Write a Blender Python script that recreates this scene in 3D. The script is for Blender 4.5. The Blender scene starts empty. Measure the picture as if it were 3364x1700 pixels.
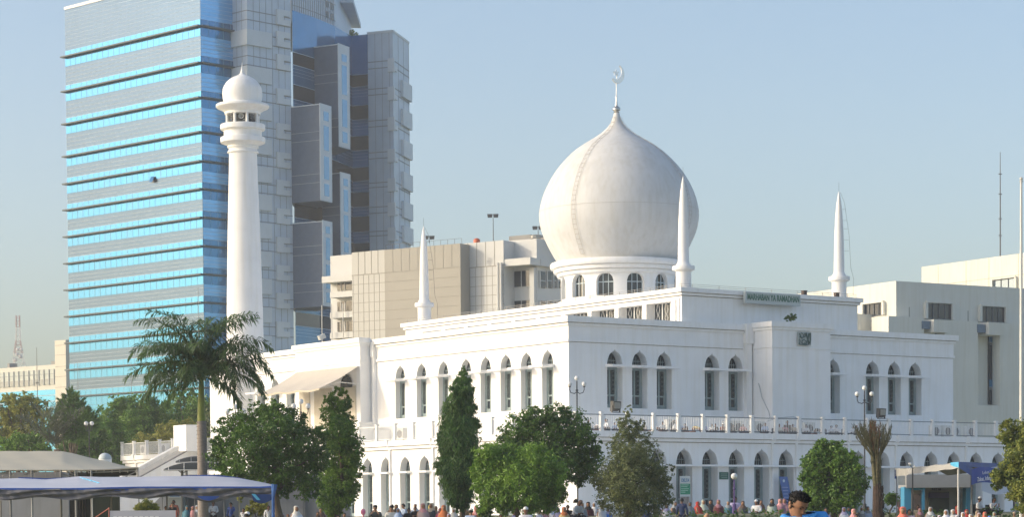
import bpy, math, random
from mathutils import Vector, Matrix
R = math.radians
random.seed(7)
scene = bpy.context.scene
COL = scene.collection

# ------------------------------------------------------------------ camera
FOC = 7930.0; PWID = 3364.0; PCX = 1682.0
PITCH = R(-2.0); ROLL = R(0.43)
PROW = 1702 - FOC * math.tan(PITCH)
_f = Vector((0, math.cos(PITCH), math.sin(PITCH))); _r = Vector((1, 0, 0)); _u = _r.cross(_f)
_c, _s = math.cos(ROLL), math.sin(ROLL)
CR = _c * _r - _s * _u; CU = _s * _r + _c * _u; CF = _f
cam_data = bpy.data.cameras.new('camera'); cam = bpy.data.objects.new('camera', cam_data); COL.objects.link(cam)
cam.matrix_world = Matrix(((CR.x, CU.x, -CF.x, 0), (CR.y, CU.y, -CF.y, 0), (CR.z, CU.z, -CF.z, 0), (0, 0, 0, 1)))
cam_data.sensor_width = 36; cam_data.lens = FOC / PWID * 36
cam_data.shift_y = (PROW - 850) / PWID
cam_data.clip_start = 0.5; cam_data.clip_end = 9000
scene.camera = cam

# ------------------------------------------------------------------ world, sun, exposure
SUN_EL = 21.0
SUN_DIR = Vector((-0.992, -0.125, 0)).normalized() * math.cos(R(SUN_EL)) + Vector((0, 0, math.sin(R(SUN_EL))))
world = bpy.data.worlds.new('World'); scene.world = world; world.use_nodes = True
wn = world.node_tree; wn.nodes.clear()
sky = wn.nodes.new('ShaderNodeTexSky'); sky.sky_type = 'NISHITA'; sky.sun_disc = False
sky.sun_elevation = R(SUN_EL); sky.sun_rotation = math.atan2(SUN_DIR.x, SUN_DIR.y)
sky.air_density = 0.95; sky.dust_density = 3.1; sky.ozone_density = 1.2; sky.altitude = 0
bg = wn.nodes.new('ShaderNodeBackground'); bg.inputs['Strength'].default_value = 0.15
wo = wn.nodes.new('ShaderNodeOutputWorld')
wn.links.new(sky.outputs[0], bg.inputs[0]); wn.links.new(bg.outputs[0], wo.inputs[0])
sl = bpy.data.lights.new('sun', 'SUN'); sl.energy = 1.25; sl.angle = R(0.6); sl.color = (1.0, 0.89, 0.70)
sun = bpy.data.objects.new('sun', sl); COL.objects.link(sun)
sun.rotation_euler = (-SUN_DIR).to_track_quat('-Z', 'Y').to_euler(); sun.location = (-80, -30, 60)
scene.view_settings.view_transform = 'Standard'; scene.view_settings.look = 'None'
scene.view_settings.exposure = 0.66; scene.view_settings.gamma = 1.0
scene.render.engine = 'CYCLES'
scene.cycles.max_bounces = 5; scene.cycles.transparent_max_bounces = 8
scene.cycles.use_denoising = True

# ------------------------------------------------------------------ helpers
def ray(px, py): return CF + CR * ((px - PCX) / FOC) + CU * ((PROW - py) / FOC)
def at(px, py, Y):
    d = ray(px, py); return d * (Y / d.y)
def sm(t): t = max(0.0, min(1.0, t)); return t * t * (3 - 2 * t)
def ground(x, y):
    return -0.65 + 0.75 * sm((y - 112) / 14.0) * sm((x / max(y, 1) + 0.095) / 0.035)
def lin(c): return tuple((v / 12.92 if v <= .04045 else ((v + .055) / 1.055) ** 2.4) for v in c)

MATS = {}
def M(name, col, rough=0.7, var=0.08, scale=1.5, streak=0.0, bump=0.0, metal=0.0, spec=0.4, col2=None, stretch=(1, 1, 1), alpha=None):
    if name in MATS: return MATS[name]
    m = bpy.data.materials.new(name); m.use_nodes = True; nt = m.node_tree; N = nt.nodes; L = nt.links
    b = N['Principled BSDF']; b.inputs['Roughness'].default_value = rough; b.inputs['Metallic'].default_value = metal
    b.inputs['Specular IOR Level'].default_value = spec
    tc = N.new('ShaderNodeTexCoord'); mp = N.new('ShaderNodeMapping'); mp.inputs['Scale'].default_value = stretch
    L.new(tc.outputs['Object'], mp.inputs[0])
    nz = N.new('ShaderNodeTexNoise'); nz.inputs['Scale'].default_value = scale; nz.inputs['Detail'].default_value = 6; nz.inputs['Roughness'].default_value = .6
    L.new(mp.outputs[0], nz.inputs['Vector'])
    cr = N.new('ShaderNodeValToRGB'); cr.color_ramp.elements[0].position = .3; cr.color_ramp.elements[1].position = .7
    c2 = col2 if col2 else tuple(v * (1 - var) for v in col)
    c1 = col if col2 else tuple(min(1, v * (1 + var * .5)) for v in col)
    cr.color_ramp.elements[0].color = (*c2, 1); cr.color_ramp.elements[1].color = (*c1, 1)
    L.new(nz.outputs['Fac'], cr.inputs[0]); out = cr.outputs[0]
    if streak:
        mp2 = N.new('ShaderNodeMapping'); mp2.inputs['Scale'].default_value = (2.2, 2.2, .16); L.new(tc.outputs['Object'], mp2.inputs[0])
        n2 = N.new('ShaderNodeTexNoise'); n2.inputs['Scale'].default_value = 1.3; n2.inputs['Detail'].default_value = 8; L.new(mp2.outputs[0], n2.inputs['Vector'])
        r2 = N.new('ShaderNodeValToRGB'); r2.color_ramp.elements[0].position = .32; r2.color_ramp.elements[1].position = .55
        d = 1 - streak; r2.color_ramp.elements[0].color = (d, d * .99, d * .96, 1); r2.color_ramp.elements[1].color = (1, 1, 1, 1)
        L.new(n2.outputs['Fac'], r2.inputs[0])
        mx = N.new('ShaderNodeMix'); mx.data_type = 'RGBA'; mx.blend_type = 'MULTIPLY'; mx.inputs[0].default_value = 1
        L.new(out, mx.inputs[6]); L.new(r2.outputs[0], mx.inputs[7]); out = mx.outputs[2]
    L.new(out, b.inputs['Base Color'])
    if bump:
        bp = N.new('ShaderNodeBump'); bp.inputs['Strength'].default_value = bump; bp.inputs['Distance'].default_value = .05
        L.new(nz.outputs['Fac'], bp.inputs['Height']); L.new(bp.outputs[0], b.inputs['Normal'])
    MATS[name] = m; return m

def leaf_mat(name, dark, light, scale=.8, trans=.35):
    if name in MATS: return MATS[name]
    m = bpy.data.materials.new(name); m.use_nodes = True; nt = m.node_tree; N = nt.nodes; L = nt.links
    N.clear(); out = N.new('ShaderNodeOutputMaterial')
    tc = N.new('ShaderNodeTexCoord'); nz = N.new('ShaderNodeTexNoise'); nz.inputs['Scale'].default_value = scale; nz.inputs['Detail'].default_value = 3
    L.new(tc.outputs['Object'], nz.inputs['Vector'])
    nf = N.new('ShaderNodeTexNoise'); nf.inputs['Scale'].default_value = 9; nf.inputs['Detail'].default_value = 1; L.new(tc.outputs['Object'], nf.inputs['Vector'])
    ad = N.new('ShaderNodeMath'); ad.operation = 'ADD'; L.new(nz.outputs['Fac'], ad.inputs[0]); L.new(nf.outputs['Fac'], ad.inputs[1])
    hf = N.new('ShaderNodeMath'); hf.operation = 'MULTIPLY'; hf.inputs[1].default_value = .5; L.new(ad.outputs[0], hf.inputs[0])
    cr = N.new('ShaderNodeValToRGB'); cr.color_ramp.elements[0].position = .36; cr.color_ramp.elements[1].position = .64
    cr.color_ramp.elements[0].color = (*dark, 1); cr.color_ramp.elements[1].color = (*light, 1); L.new(hf.outputs[0], cr.inputs[0])
    d = N.new('ShaderNodeBsdfPrincipled'); d.inputs['Roughness'].default_value = .5; d.inputs['Specular IOR Level'].default_value = .35
    L.new(cr.outputs[0], d.inputs['Base Color'])
    t = N.new('ShaderNodeBsdfTranslucent'); L.new(cr.outputs[0], t.inputs['Color'])
    mx = N.new('ShaderNodeMixShader'); mx.inputs[0].default_value = trans
    L.new(d.outputs[0], mx.inputs[1]); L.new(t.outputs[0], mx.inputs[2]); L.new(mx.outputs[0], out.inputs[0])
    MATS[name] = m; return m

def tag(o, label=None, cat=None, group=None, kind=None):
    if label: o['label'] = label
    if cat: o['category'] = cat
    if group: o['group'] = group
    if kind: o['kind'] = kind
    return o
def thing(name, label, cat, loc=(0, 0, 0), rotz=0.0, group=None, kind=None):
    o = bpy.data.objects.new(name, None); COL.objects.link(o)
    o.location = loc; o.rotation_euler = (0, 0, rotz); o.empty_display_size = .3
    return tag(o, label, cat, group, kind)
def rootmat(o):
    while o.parent: o = o.parent
    return Matrix.Translation(o.location) @ Matrix.Rotation(o.rotation_euler.z, 4, 'Z')
def dup_tree(o, parent=None):
    c = o.copy(); COL.objects.link(c)
    if parent is not None: c.parent = parent
    for ch in list(o.children): dup_tree(ch, c)
    return c

class MB:
    def __init__(s): s.v = []; s.f = []; s.m = []; s.mi = 0
    def add(s, vs, fs):
        n = len(s.v); s.v += [tuple(p) for p in vs]; s.f += [tuple(i + n for i in f) for f in fs]; s.m += [s.mi] * len(fs); return s
    def quad(s, a, b, c, d): return s.add([a, b, c, d], [(0, 1, 2, 3)])
    def box(s, x0, x1, y0, y1, z0, z1):
        x0, x1 = min(x0, x1), max(x0, x1); y0, y1 = min(y0, y1), max(y0, y1); z0, z1 = min(z0, z1), max(z0, z1)
        return s.add([(x0, y0, z0), (x1, y0, z0), (x1, y1, z0), (x0, y1, z0), (x0, y0, z1), (x1, y0, z1), (x1, y1, z1), (x0, y1, z1)],
                     [(3, 2, 1, 0), (4, 5, 6, 7), (0, 1, 5, 4), (1, 2, 6, 5), (2, 3, 7, 6), (3, 0, 4, 7)])
    def hexa(s, p):   # 8 points: bottom 4, top 4
        return s.add(p, [(3, 2, 1, 0), (4, 5, 6, 7), (0, 1, 5, 4), (1, 2, 6, 5), (2, 3, 7, 6), (3, 0, 4, 7)])
    def prism(s, pts, z0, z1):
        n = len(pts); return s.add([(x, y, z0) for x, y in pts] + [(x, y, z1) for x, y in pts],
            [tuple(range(n - 1, -1, -1)), tuple(range(n, 2 * n))] + [(i, (i + 1) % n, n + (i + 1) % n, n + i) for i in range(n)])
    def lathe(s, prof, seg=32, c=(0, 0), cap=True, a0=0, sx=None):
        vs = []; fs = []; k = len(prof)
        for r_, z in prof:
            dx = sx(z) if sx else 0
            for j in range(seg):
                a = a0 + 2 * math.pi * j / seg; vs.append((c[0] + dx + r_ * math.cos(a), c[1] + r_ * math.sin(a), z))
        for i in range(k - 1):
            for j in range(seg):
                fs.append((i * seg + j, i * seg + (j + 1) % seg, (i + 1) * seg + (j + 1) % seg, (i + 1) * seg + j))
        if cap: fs += [tuple(range(seg - 1, -1, -1)), tuple((k - 1) * seg + j for j in range(seg))]
        return s.add(vs, fs)
    def tube(s, pts, rad, seg=6, cap=True):
        pts = [Vector(p) for p in pts]; n = len(pts)
        if not isinstance(rad, (list, tuple)): rad = [rad] * n
        vs = []; fs = []; prev = None
        for i, p in enumerate(pts):
            t = (pts[min(i + 1, n - 1)] - pts[max(i - 1, 0)]).normalized()
            if prev is None:
                a = Vector((0, 0, 1)) if abs(t.z) < .9 else Vector((1, 0, 0)); e = t.cross(a).normalized()
            else:
                e = (prev - t * prev.dot(t)); e = e.normalized() if e.length > 1e-6 else t.orthogonal().normalized()
            prev = e; g = t.cross(e)
            for j in range(seg):
                a = 2 * math.pi * j / seg; vs.append(p + (e * math.cos(a) + g * math.sin(a)) * rad[i])
        for i in range(n - 1):
            for j in range(seg):
                fs.append((i * seg + j, i * seg + (j + 1) % seg, (i + 1) * seg + (j + 1) % seg, (i + 1) * seg + j))
        if cap: fs += [tuple(range(seg - 1, -1, -1)), tuple((n - 1) * seg + j for j in range(seg))]
        return s.add(vs, fs)
    def ball(s, c, r_, seg=10, rings=6):
        rx, ry, rz = r_ if isinstance(r_, (tuple, list)) else (r_, r_, r_)
        vs = [(c[0], c[1], c[2] - rz)]; fs = []
        for i in range(1, rings):
            t = math.pi * i / rings
            for j in range(seg):
                a = 2 * math.pi * j / seg; vs.append((c[0] + rx * math.sin(t) * math.cos(a), c[1] + ry * math.sin(t) * math.sin(a), c[2] - rz * math.cos(t)))
        vs.append((c[0], c[1], c[2] + rz)); e = len(vs) - 1
        for j in range(seg):
            fs.append((0, 1 + (j + 1) % seg, 1 + j)); fs.append((e, e - seg + j, e - seg + (j + 1) % seg))
        for i in range(rings - 2):
            for j in range(seg):
                a = 1 + i * seg; fs.append((a + j, a + (j + 1) % seg, a + seg + (j + 1) % seg, a + seg + j))
        return s.add(vs, fs)
    def build(s, name, mat, parent=None, world=False, smooth=False, label=None):
        me = bpy.data.meshes.new(name); vs = s.v
        if world and parent is not None:
            im = rootmat(parent).inverted(); vs = [tuple(im @ Vector(p)) for p in vs]
        me.from_pydata(vs, [], s.f)
        for m in (mat if isinstance(mat, (list, tuple)) else [mat]): me.materials.append(m)
        if any(s.m): me.polygons.foreach_set('material_index', s.m)
        if smooth:
            me.polygons.foreach_set('use_smooth', [True] * len(s.f))
            try: me.set_sharp_from_angle(angle=R(40))
            except Exception: pass
        me.update()
        o = bpy.data.objects.new(name, me); COL.objects.link(o)
        if parent is not None: o.parent = parent
        if label: o['label'] = label
        return o

class Pl:
    """a vertical facade plane: origin o (x,y), horizontal direction d, outward normal n; pixels are measured onto it"""
    def __init__(s, ox, oy, ang, side=1):
        # ang: degrees from forward(+y); positive to the right
        a = R(ang); s.o = Vector((ox, oy, 0)); s.d = Vector((math.sin(a), math.cos(a), 0)); s.n = Vector((s.d.y, -s.d.x, 0))
        if s.n.dot(s.o) > 0: s.n = -s.n
    def shift(s, along=0, out=0):
        p = Pl.__new__(Pl); p.o = s.o + s.d * along + s.n * out; p.d = s.d; p.n = s.n; return p
    def sz(s, px, py):
        r_ = ray(px, py); t = s.o.dot(s.n) / r_.dot(s.n); p = r_ * t; return (p - s.o).dot(s.d), p.z
    def s(s, px, py=1300): return s.sz(px, py)[0]
    def pt(s, a, z, out=0.0): q = s.o + s.d * a + s.n * out; return Vector((q.x, q.y, z))
    def box(s, mb, a0, a1, z0, z1, o0, o1):
        return mb.hexa([s.pt(a0, z0, o0), s.pt(a1, z0, o0), s.pt(a1, z0, o1), s.pt(a0, z0, o1), s.pt(a0, z1, o0), s.pt(a1, z1, o0), s.pt(a1, z1, o1), s.pt(a0, z1, o1)])
    def pbox(s, mb, px0, px1, py0, py1, o0, o1):
        # rectangle of the facade seen between these pixels (rows read at the middle column)
        pm = (px0 + px1) / 2; pj = (py0 + py1) / 2
        return s.box(mb, s.s(px0, pj), s.s(px1, pj), s.sz(pm, py1)[1], s.sz(pm, py0)[1], o0, o1)
    def grid(s, mb, a0, a1, z0, z1, step_a, step_z, w, out):
        if step_z:
            z = z0 + step_z
            while z < z1 - .01: s.box(mb, a0, a1, z - w / 2, z + w / 2, 0.002, out); z += step_z
        if step_a:
            a = min(a0, a1) + step_a
            while a < max(a0, a1) - .01: s.box(mb, a - w / 2, a + w / 2, z0, z1, 0.002, out * .97); a += step_a

# ------------------------------------------------------------------ ground
C0 = at(1871.8, 1700, 160.0); TH = 34.9
MV = Vector((math.cos(R(TH)), math.sin(R(TH)), 0)); MU = Vector((-math.sin(R(TH)), math.cos(R(TH)), 0))
def ml(v, u, z=0): q = Vector((C0.x, C0.y, 0)) + MV * v + MU * u; q.z = z; return q
g = MB(); ys = [-60, 0, 20, 40, 60, 80, 95, 105, 112, 115, 118, 120, 122, 124, 126, 130, 140, 160, 200, 260, 400, 800, 2500, 7000]
ts = [-1.2, -.6, -.3, -.2, -.15, -.12, -.1, -.095, -.088, -.08, -.072, -.065, -.06, -.05, -.02, .02, .1, .2, .3, .6, 1.2]
nx = len(ts)
g.v = [((t * max(y, 50) if y > 0 else t * 120), y, ground(t * max(y, 50), y)) for y in ys for t in ts]
g.f = [(j * nx + i, j * nx + i + 1, (j + 1) * nx + i + 1, (j + 1) * nx + i) for j in range(len(ys) - 1) for i in range(nx - 1)]; g.m = [0] * len(g.f)
tag(g.build('ground', M('field', (.17, .20, .08), .95, scale=.6, col2=(.26, .22, .14), bump=.3), smooth=True), kind='structure')
pv_ = MB(); pv_.v = [tuple(ml(v, u, .112)) for v, u in ((-26, -26), (62, -26), (62, 66), (-26, 66))]; pv_.f = [(0, 1, 2, 3)]; pv_.m = [0]
tag(pv_.build('bounce_paving', M('pale_bounce', (.60, .58, .54), .9, var=.15, scale=.8)), kind='structure')  # pale forecourt added to bounce light up onto the shaded facade
# ================================================================== mosque
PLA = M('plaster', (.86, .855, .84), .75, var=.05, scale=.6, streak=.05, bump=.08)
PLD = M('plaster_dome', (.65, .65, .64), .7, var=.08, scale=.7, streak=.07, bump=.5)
LINE_GB = M('line_grey_brown', (.30, .27, .22), .9, var=.4, scale=2.5)  # thin grey-brown strips drawn just below the moulding steps
FRM = M('window_frame_paint', (.27, .34, .34), .5, var=.15, scale=3)
GRL = M('grille_metal', (.10, .13, .135), .5, var=.2, scale=4)
GLS = M('dark_glass', (.035, .045, .055), .15, var=.4, scale=1.2, spec=.7)
mosque = thing('mosque', 'large white mosque with onion dome, arched windows and a railed terrace', 'mosque', (C0.x, C0.y, 0), R(TH))
OG = [(0, .012), (.05, .025), (.11, .06), (.17, .13), (.25, .29), (.35, .41), (.5, .51), (.65, .57), (.82, .62), (1.0, .645), (1.15, .65)]
def fmap(kind, off):
    return (lambda s, d, z: (s, off + d, z)) if kind == 'R' else (lambda s, d, z: (off + d, s, z))
def facade(mb, mp, s0, s1, z0, z1, cs, zb, za, half=.65, depth=.7, back=True):
    """wall with ogee openings centred at cs, from zb up to the apex za"""
    prof = [(za - dz, w * half / .65) for dz, w in OG] + [(zb, half)]
    q = lambda a, b, c, d: mb.quad(mp(*a), mp(*b), mp(*c), mp(*d))
    if z1 > za: q((s0, 0, za), (s1, 0, za), (s1, 0, z1), (s0, 0, z1))
    if zb > z0: q((s0, 0, z0), (s1, 0, z0), (s1, 0, zb), (s0, 0, zb))
    cs = sorted(cs); ed = [s0] + [(a + b) / 2 for a, b in zip(cs, cs[1:])] + [s1]
    if not cs: q((s0, 0, zb), (s1, 0, zb), (s1, 0, za), (s0, 0, za)); return
    for c, a, b in zip(cs, ed, ed[1:]):
        for (zh, wh), (zl, wl) in zip(prof, prof[1:]):
            q((a, 0, zl), (c - wl, 0, zl), (c - wh, 0, zh), (a, 0, zh)); q((c + wl, 0, zl), (b, 0, zl), (b, 0, zh), (c + wh, 0, zh))
            for sg in (-1, 1):
                q((c + sg * wl, 0, zl), (c + sg * wl, depth, zl), (c + sg * wh, depth, zh), (c + sg * wh, 0, zh))
        q((c - half, 0, zb), (c + half, 0, zb), (c + half, depth, zb), (c - half, depth, zb))
def window_proto(h, half, depth, slabz, bot, door=False):
    """window with its sill at z=0, apex at z=h; slab at slabz"""
    w = MB()
    y0 = depth
    for x0, x1 in ((-half, -half + .24), (half - .24, half), (-.07, .07)): w.box(x0, x1, y0 - .10, y0, 0, slabz)
    for z0, z1 in ((0, .28), (slabz * .30, slabz * .34), (slabz - .14, slabz)): w.box(-half + .24, half - .24, y0 - .095, y0 - .005, z0, z1)
    w.box(-half, half, y0 - .1, y0, slabz, slabz + .1)
    for k in range(-3, 4): w.box(k * .18 - .012, k * .18 + .012, y0 - .06, y0 - .03, slabz + .1, min(h - .12, slabz + 1.02 - abs(k) * .2))
    w.box(-half, half, y0 - .065, y0 - .032, slabz + .48, slabz + .52)
    fr = w.build('window', FRM)
    gmb = MB()
    for sx in (-half / 2 + .07, half / 2 - .07):           # scroll grille of each leaf
        z = slabz * .37
        while z < slabz - .3:
            for a in range(8):
                t0, t1 = a * math.pi / 4, (a + 1) * math.pi / 4
                gmb.tube([(sx + .11 * math.cos(t0), y0 - .12, z + .13 + .13 * math.sin(t0)), (sx + .11 * math.cos(t1), y0 - .12, z + .13 + .13 * math.sin(t1))], .014, 4, False)
            gmb.box(sx - .15, sx + .15, y0 - .13, y0 - .115, z + .27, z + .29); z += .30
        for k in (-.14, 0, .14): gmb.box(sx + k - .01, sx + k + .01, y0 - .128, y0 - .112, slabz * .36, slabz - .15)
    gr = gmb.build('grille', GRL, fr)
    p = MB(); p.quad((-half, y0 - .02, 0), (half, y0 - .02, 0), (half, y0 - .02, h), (-half, y0 - .02, h)); pn = p.build('pane', GLS, fr)
    sh = MB(); ov = .26
    if not door:
        sh.hexa([(-half - .16, -.8, slabz), (half + .16, -.8, slabz), (half + .16, .12, slabz), (-half - .16, .12, slabz),
                 (-half - .16, -.8, slabz + .14), (half + .16, -.8, slabz + .14), (half + .16, .12, slabz + .2), (-half - .16, .12, slabz + .2)])
        s_ = sh.build('sun_shade', PLA, fr)
    return fr
WB, WA = 7.3, 11.25
wproto = window_proto(WA - WB, .65, .7, 2.72, WB); wproto.parent = mosque
winR = [3.83, 5.94, 8.05, 12.26, 14.38, 21.6, 23.5, 27.33, 29.5, 31.6]
winL = [2.4, 4.87, 7.3, 9.75, 12.2, 15.1, 17.98, 20.85, 37.0, 39.45, 41.75]
first = True
for kind, cs in (('R', winR), ('L', winL)):
    for c in cs:
        o = wproto if first else dup_tree(wproto, mosque); first = False
        o.location = (c, 0, WB) if kind == 'R' else (-.2, c, WB); o.rotation_euler.z = 0 if kind == 'R' else -math.pi / 2
# upper walls
w = MB(); mr = fmap('R', 0.0); mlf = fmap('L', 0.0)
facade(w, mr, 0, 35.5, 5.4, 13.25, winR, WB, WA); facade(w, mlf, 0, 43.4, 5.4, 13.25, winL, WB, WA, depth=.5)
w.quad((35.5, 0, 5.4), (35.5, 48, 5.4), (35.5, 48, 13.25), (35.5, 0, 13.25)); w.quad((0, 48, 5.4), (35.5, 48, 5.4), (35.5, 48, 13.25), (0, 48, 13.25))
w.quad((0, 0, 13.2), (35.5, 0, 13.2), (35.5, 48, 13.2), (0, 48, 13.2))
w.box(.9, 34.6, .9, 47, 5.4, 13.0)
w.build('upper_wall', PLA, mosque)
def band(mb, path, z0, z1, out):
    """moulding following the axis aligned outline [(v,u)...] seen from outside, standing `out` proud"""
    for (a, b), (nx_, ny_), e0, e1 in path:
        (x0, y0), (x1, y1) = a, b
        dx, dy = x1 - x0, y1 - y0; L_ = math.hypot(dx, dy); dx /= L_; dy /= L_
        x0 -= dx * e0 * out; y0 -= dy * e0 * out; x1 += dx * e1 * out; y1 += dy * e1 * out
        mb.box(min(x0, x1 , x0 + nx_ * out, x1 + nx_ * out), max(x0, x1, x0 + nx_ * out, x1 + nx_ * out), min(y0, y1, y0 + ny_ * out, y1 + ny_ * out), max(y0, y1, y0 + ny_ * out, y1 + ny_ * out), z0, z1)
def cornice(name, path, top, steps=((.0, .40, .30), (.40, .60, .15)), parent=mosque):
    mb = MB()
    for a, b, o in steps: band(mb, path, top - b, top - a, o)
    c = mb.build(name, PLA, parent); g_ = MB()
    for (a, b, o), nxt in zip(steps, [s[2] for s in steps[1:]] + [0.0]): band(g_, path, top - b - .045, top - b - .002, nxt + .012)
    g_.build('under_line', LINE_GB, c); return c
pR1 = [(((-.0, 0), (15.04, 0)), (0, -1), 1, 0)]
pR2 = [(((21.2, 0), (35.5, 0)), (0, -1), 0, 1)]
pL1 = [(((0, 0), (0, 24.25)), (-1, 0), 0, 0)]
pL2 = [(((0, 34.0), (0, 43.4)), (-1, 0), 0, 0)]
for i, p in enumerate((pR1, pR2, pL1, pL2)):
    cornice('cornice', p, 13.3)
    mb = MB(); band(mb, p, 11.62, 11.80, .10); band(mb, p, 11.80, 12.70, .03); sc_ = mb.build('string_course', PLA, mosque); g_ = MB(); band(g_, p, 11.585, 11.618, .012); g_.build('under_line', LINE_GB, sc_)
# parapet back (thin upstand seen from other sides)
mb = MB(); mb.box(-.0, 35.5, .02, .3, 13.2, 13.29); mb.box(.02, .3, .3, 43.4, 13.2, 13.285); mb.build('parapet', PLA, mosque)
# front portal projecting on the right facade and left facade
def portal(a0, a1, kind, proj, top=13.32, name='portal'):
    mb = MB()
    if kind == 'R': bx = (a0, a1, -proj, -.004)
    else: bx = (-proj, -.004, a0, a1)
    mb.box(*bx, 5.42, top - .02)
    o = mb.build(name, PLA, mosque)
    x0, x1, y0, y1 = bx
    if kind == 'R': pth = [(((x0, y0), (x1, y0)), (0, -1), 1, 1), (((x0, y0), (x0, -.31)), (-1, 0), 0, 0), (((x1, y0), (x1, -.31)), (1, 0), 0, 0)]
    else: pth = [(((x0, y0), (x0, y1)), (-1, 0), 1, 1), (((x0, y0), (-.31, y0)), (0, -1), 0, 0), (((x0, y1), (-.31, y1)), (0, 1), 0, 0)]
    m2 = MB()
    for a, b, ov in ((0, .36, .22), (.36, .56, .11)): band(m2, pth, top + .1 - b, top + .1 - a, ov)
    band(m2, pth, 11.62, 11.74, .06)
    m2.build('cornice', PLA, o)
    return o
portal(15.75, 21.15, 'R', 2.28)
mb = MB(); mb.box(15.04, 15.7, -.42, -.002, 11.98, 13.36); mb.box(15.12, 15.62, -.30, -.003, 5.4, 11.98); mb.build('pier', PLA, mosque)
lp = portal(24.6, 34.2, 'L', 1.13)
mb = MB(); mb.box(-.33, -.002, 24.05, 24.5, 12.0, 13.1); mb.box(-.26, -.003, 24.1, 24.4, 6.2, 12.0); mb.build('pier', PLA, mosque)
# recesses of the left portal (big openings with jambs)
mb = MB()
for a0, a1 in ((25.2, 27.9), (28.7, 31.3), (32.0, 33.6)): mb.box(-1.19, -1.134, a0, a1, 5.6, 9.9)
mb.build('door', M('door_cream', (.55, .50, .40), .6, var=.1), lp)
mb = MB()
for c in (26.5,):
    pr = [(10.9 - dz * .95, w_ * 1.35) for dz, w_ in OG]
    for (zh, wh), (zl, wl) in zip(pr, pr[1:]): mb.quad((-1.20, c - wl, zl), (-1.20, c + wl, zl), (-1.20, c + wh, zh), (-1.20, c - wh, zh))
mb.build('fanlight', GLS, lp)
# end block by the minaret
portal(43.4, 48.0, 'L', 1.3, top=12.9, name='end_block')
# plinth box and ledge in front of left portal
mb = MB(); mb.box(-2.2, -1.0, 23.0, 26.0, 5.5, 7.0); mb.box(-2.3, -.9, 22.9, 26.1, 7.0, 7.12); mb.box(-1.0, -.01, 22.2, 24.6, 5.5, 6.5); mb.build('plinth', PLA, mosque)
# terrace and lower storey
A, B = -3.9, -6.0; LV, LU = A + .3, B + .3
archR = [3.0 - 2.2 * 0, 5.14, 7.32, 9.59, 11.81, 13.98, 16.2, 18.4, 20.6, 22.9, 25.2, 27.57, 29.81, 32.05, 34.3, 36.5, 38.8, 41.0, 43.3]
archR = [0.8] + archR
archL = [-2.9 + 2.45 * k for k in range(2)] + [2.1, 4.6, 7.1, 9.6] + [12.12, 14.62, 17.19, 19.68, 22.2, 24.7, 27.2, 29.7, 32.2, 34.7, 37.2]
w = MB(); mr2 = fmap('R', LU); ml2 = fmap('L', LV)
facade(w, mr2, LV, 55, -.3, 5.3, archR, .12, 4.5, half=.67, depth=.8)
facade(w, ml2, LU, 59.2, -.3, 5.3, archL, .12, 4.42, half=.67, depth=.55)
w.quad((LV, 59.2, -.3), (10, 59.2, -.3), (10, 59.2, 5.3), (LV, 59.2, 5.3)); w.quad((55, LU, -.3), (55, 20, -.3), (55, 20, 5.3), (55, LU, 5.3))
w.build('lower_wall', PLA, mosque)
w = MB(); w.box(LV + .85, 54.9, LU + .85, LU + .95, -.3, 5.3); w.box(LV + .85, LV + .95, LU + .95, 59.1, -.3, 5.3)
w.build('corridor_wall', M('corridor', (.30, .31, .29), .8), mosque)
dproto = window_proto(4.3, .67, .8, 3.12, 0, door=True); dproto.name = 'arched_door'; dproto.parent = mosque
first = True
for kind, cs in (('R', archR), ('L', archL)):
    for c in cs:
        o = dproto if first else dup_tree(dproto, mosque); first = False
        o.location = (c, LU, .12) if kind == 'R' else (LV - .25, c, .12); o.rotation_euler.z = 0 if kind == 'R' else -math.pi / 2
# shade slab running over the arches of the lower storey
mb = MB(); mb.box(LV - .0, 55, LU - .42, LU - .003, 3.26, 3.38); mb.build('shade_ledge', PLA, mosque)
sproto = None
for c in archL:
    mb = MB()
    if sproto is None:
        mb.box(-.42, -.003, -.85, .85, 0, .13); sproto = mb.build('shade_ledge', PLA, mosque); o = sproto
    else: o = sproto.copy(); COL.objects.link(o); o.parent = mosque
    o.location = (LV, c, 3.16)
# terrace slab + fascia
mb = MB()
mb.box(A, 55.2, B, 0, 5.10, 5.50); mb.box(A, 0, 0, 59.5, 5.10, 5.499)
mb.box(A + .15, 55.1, B + .15, 0, 4.86, 5.10); mb.box(A + .15, -.2, 0, 59.4, 4.86, 5.10)
mb.box(35.5, 55.1, 0, 22, 4.9, 5.49)
ts_ = mb.build('terrace_slab', PLA, mosque)
g_ = MB(); g_.box(A + .13, 55, B + .135, B + .16, 5.06, 5.097); g_.box(A + .135, A + .16, B + .16, 59.3, 5.06, 5.097); g_.box(LV - .015, 55, LU - .015, LU + .01, 4.81, 4.857); g_.box(LV - .015, LV + .01, LU + .01, 59.2, 4.81, 4.857); g_.build('under_line', LINE_GB, ts_)
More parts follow.
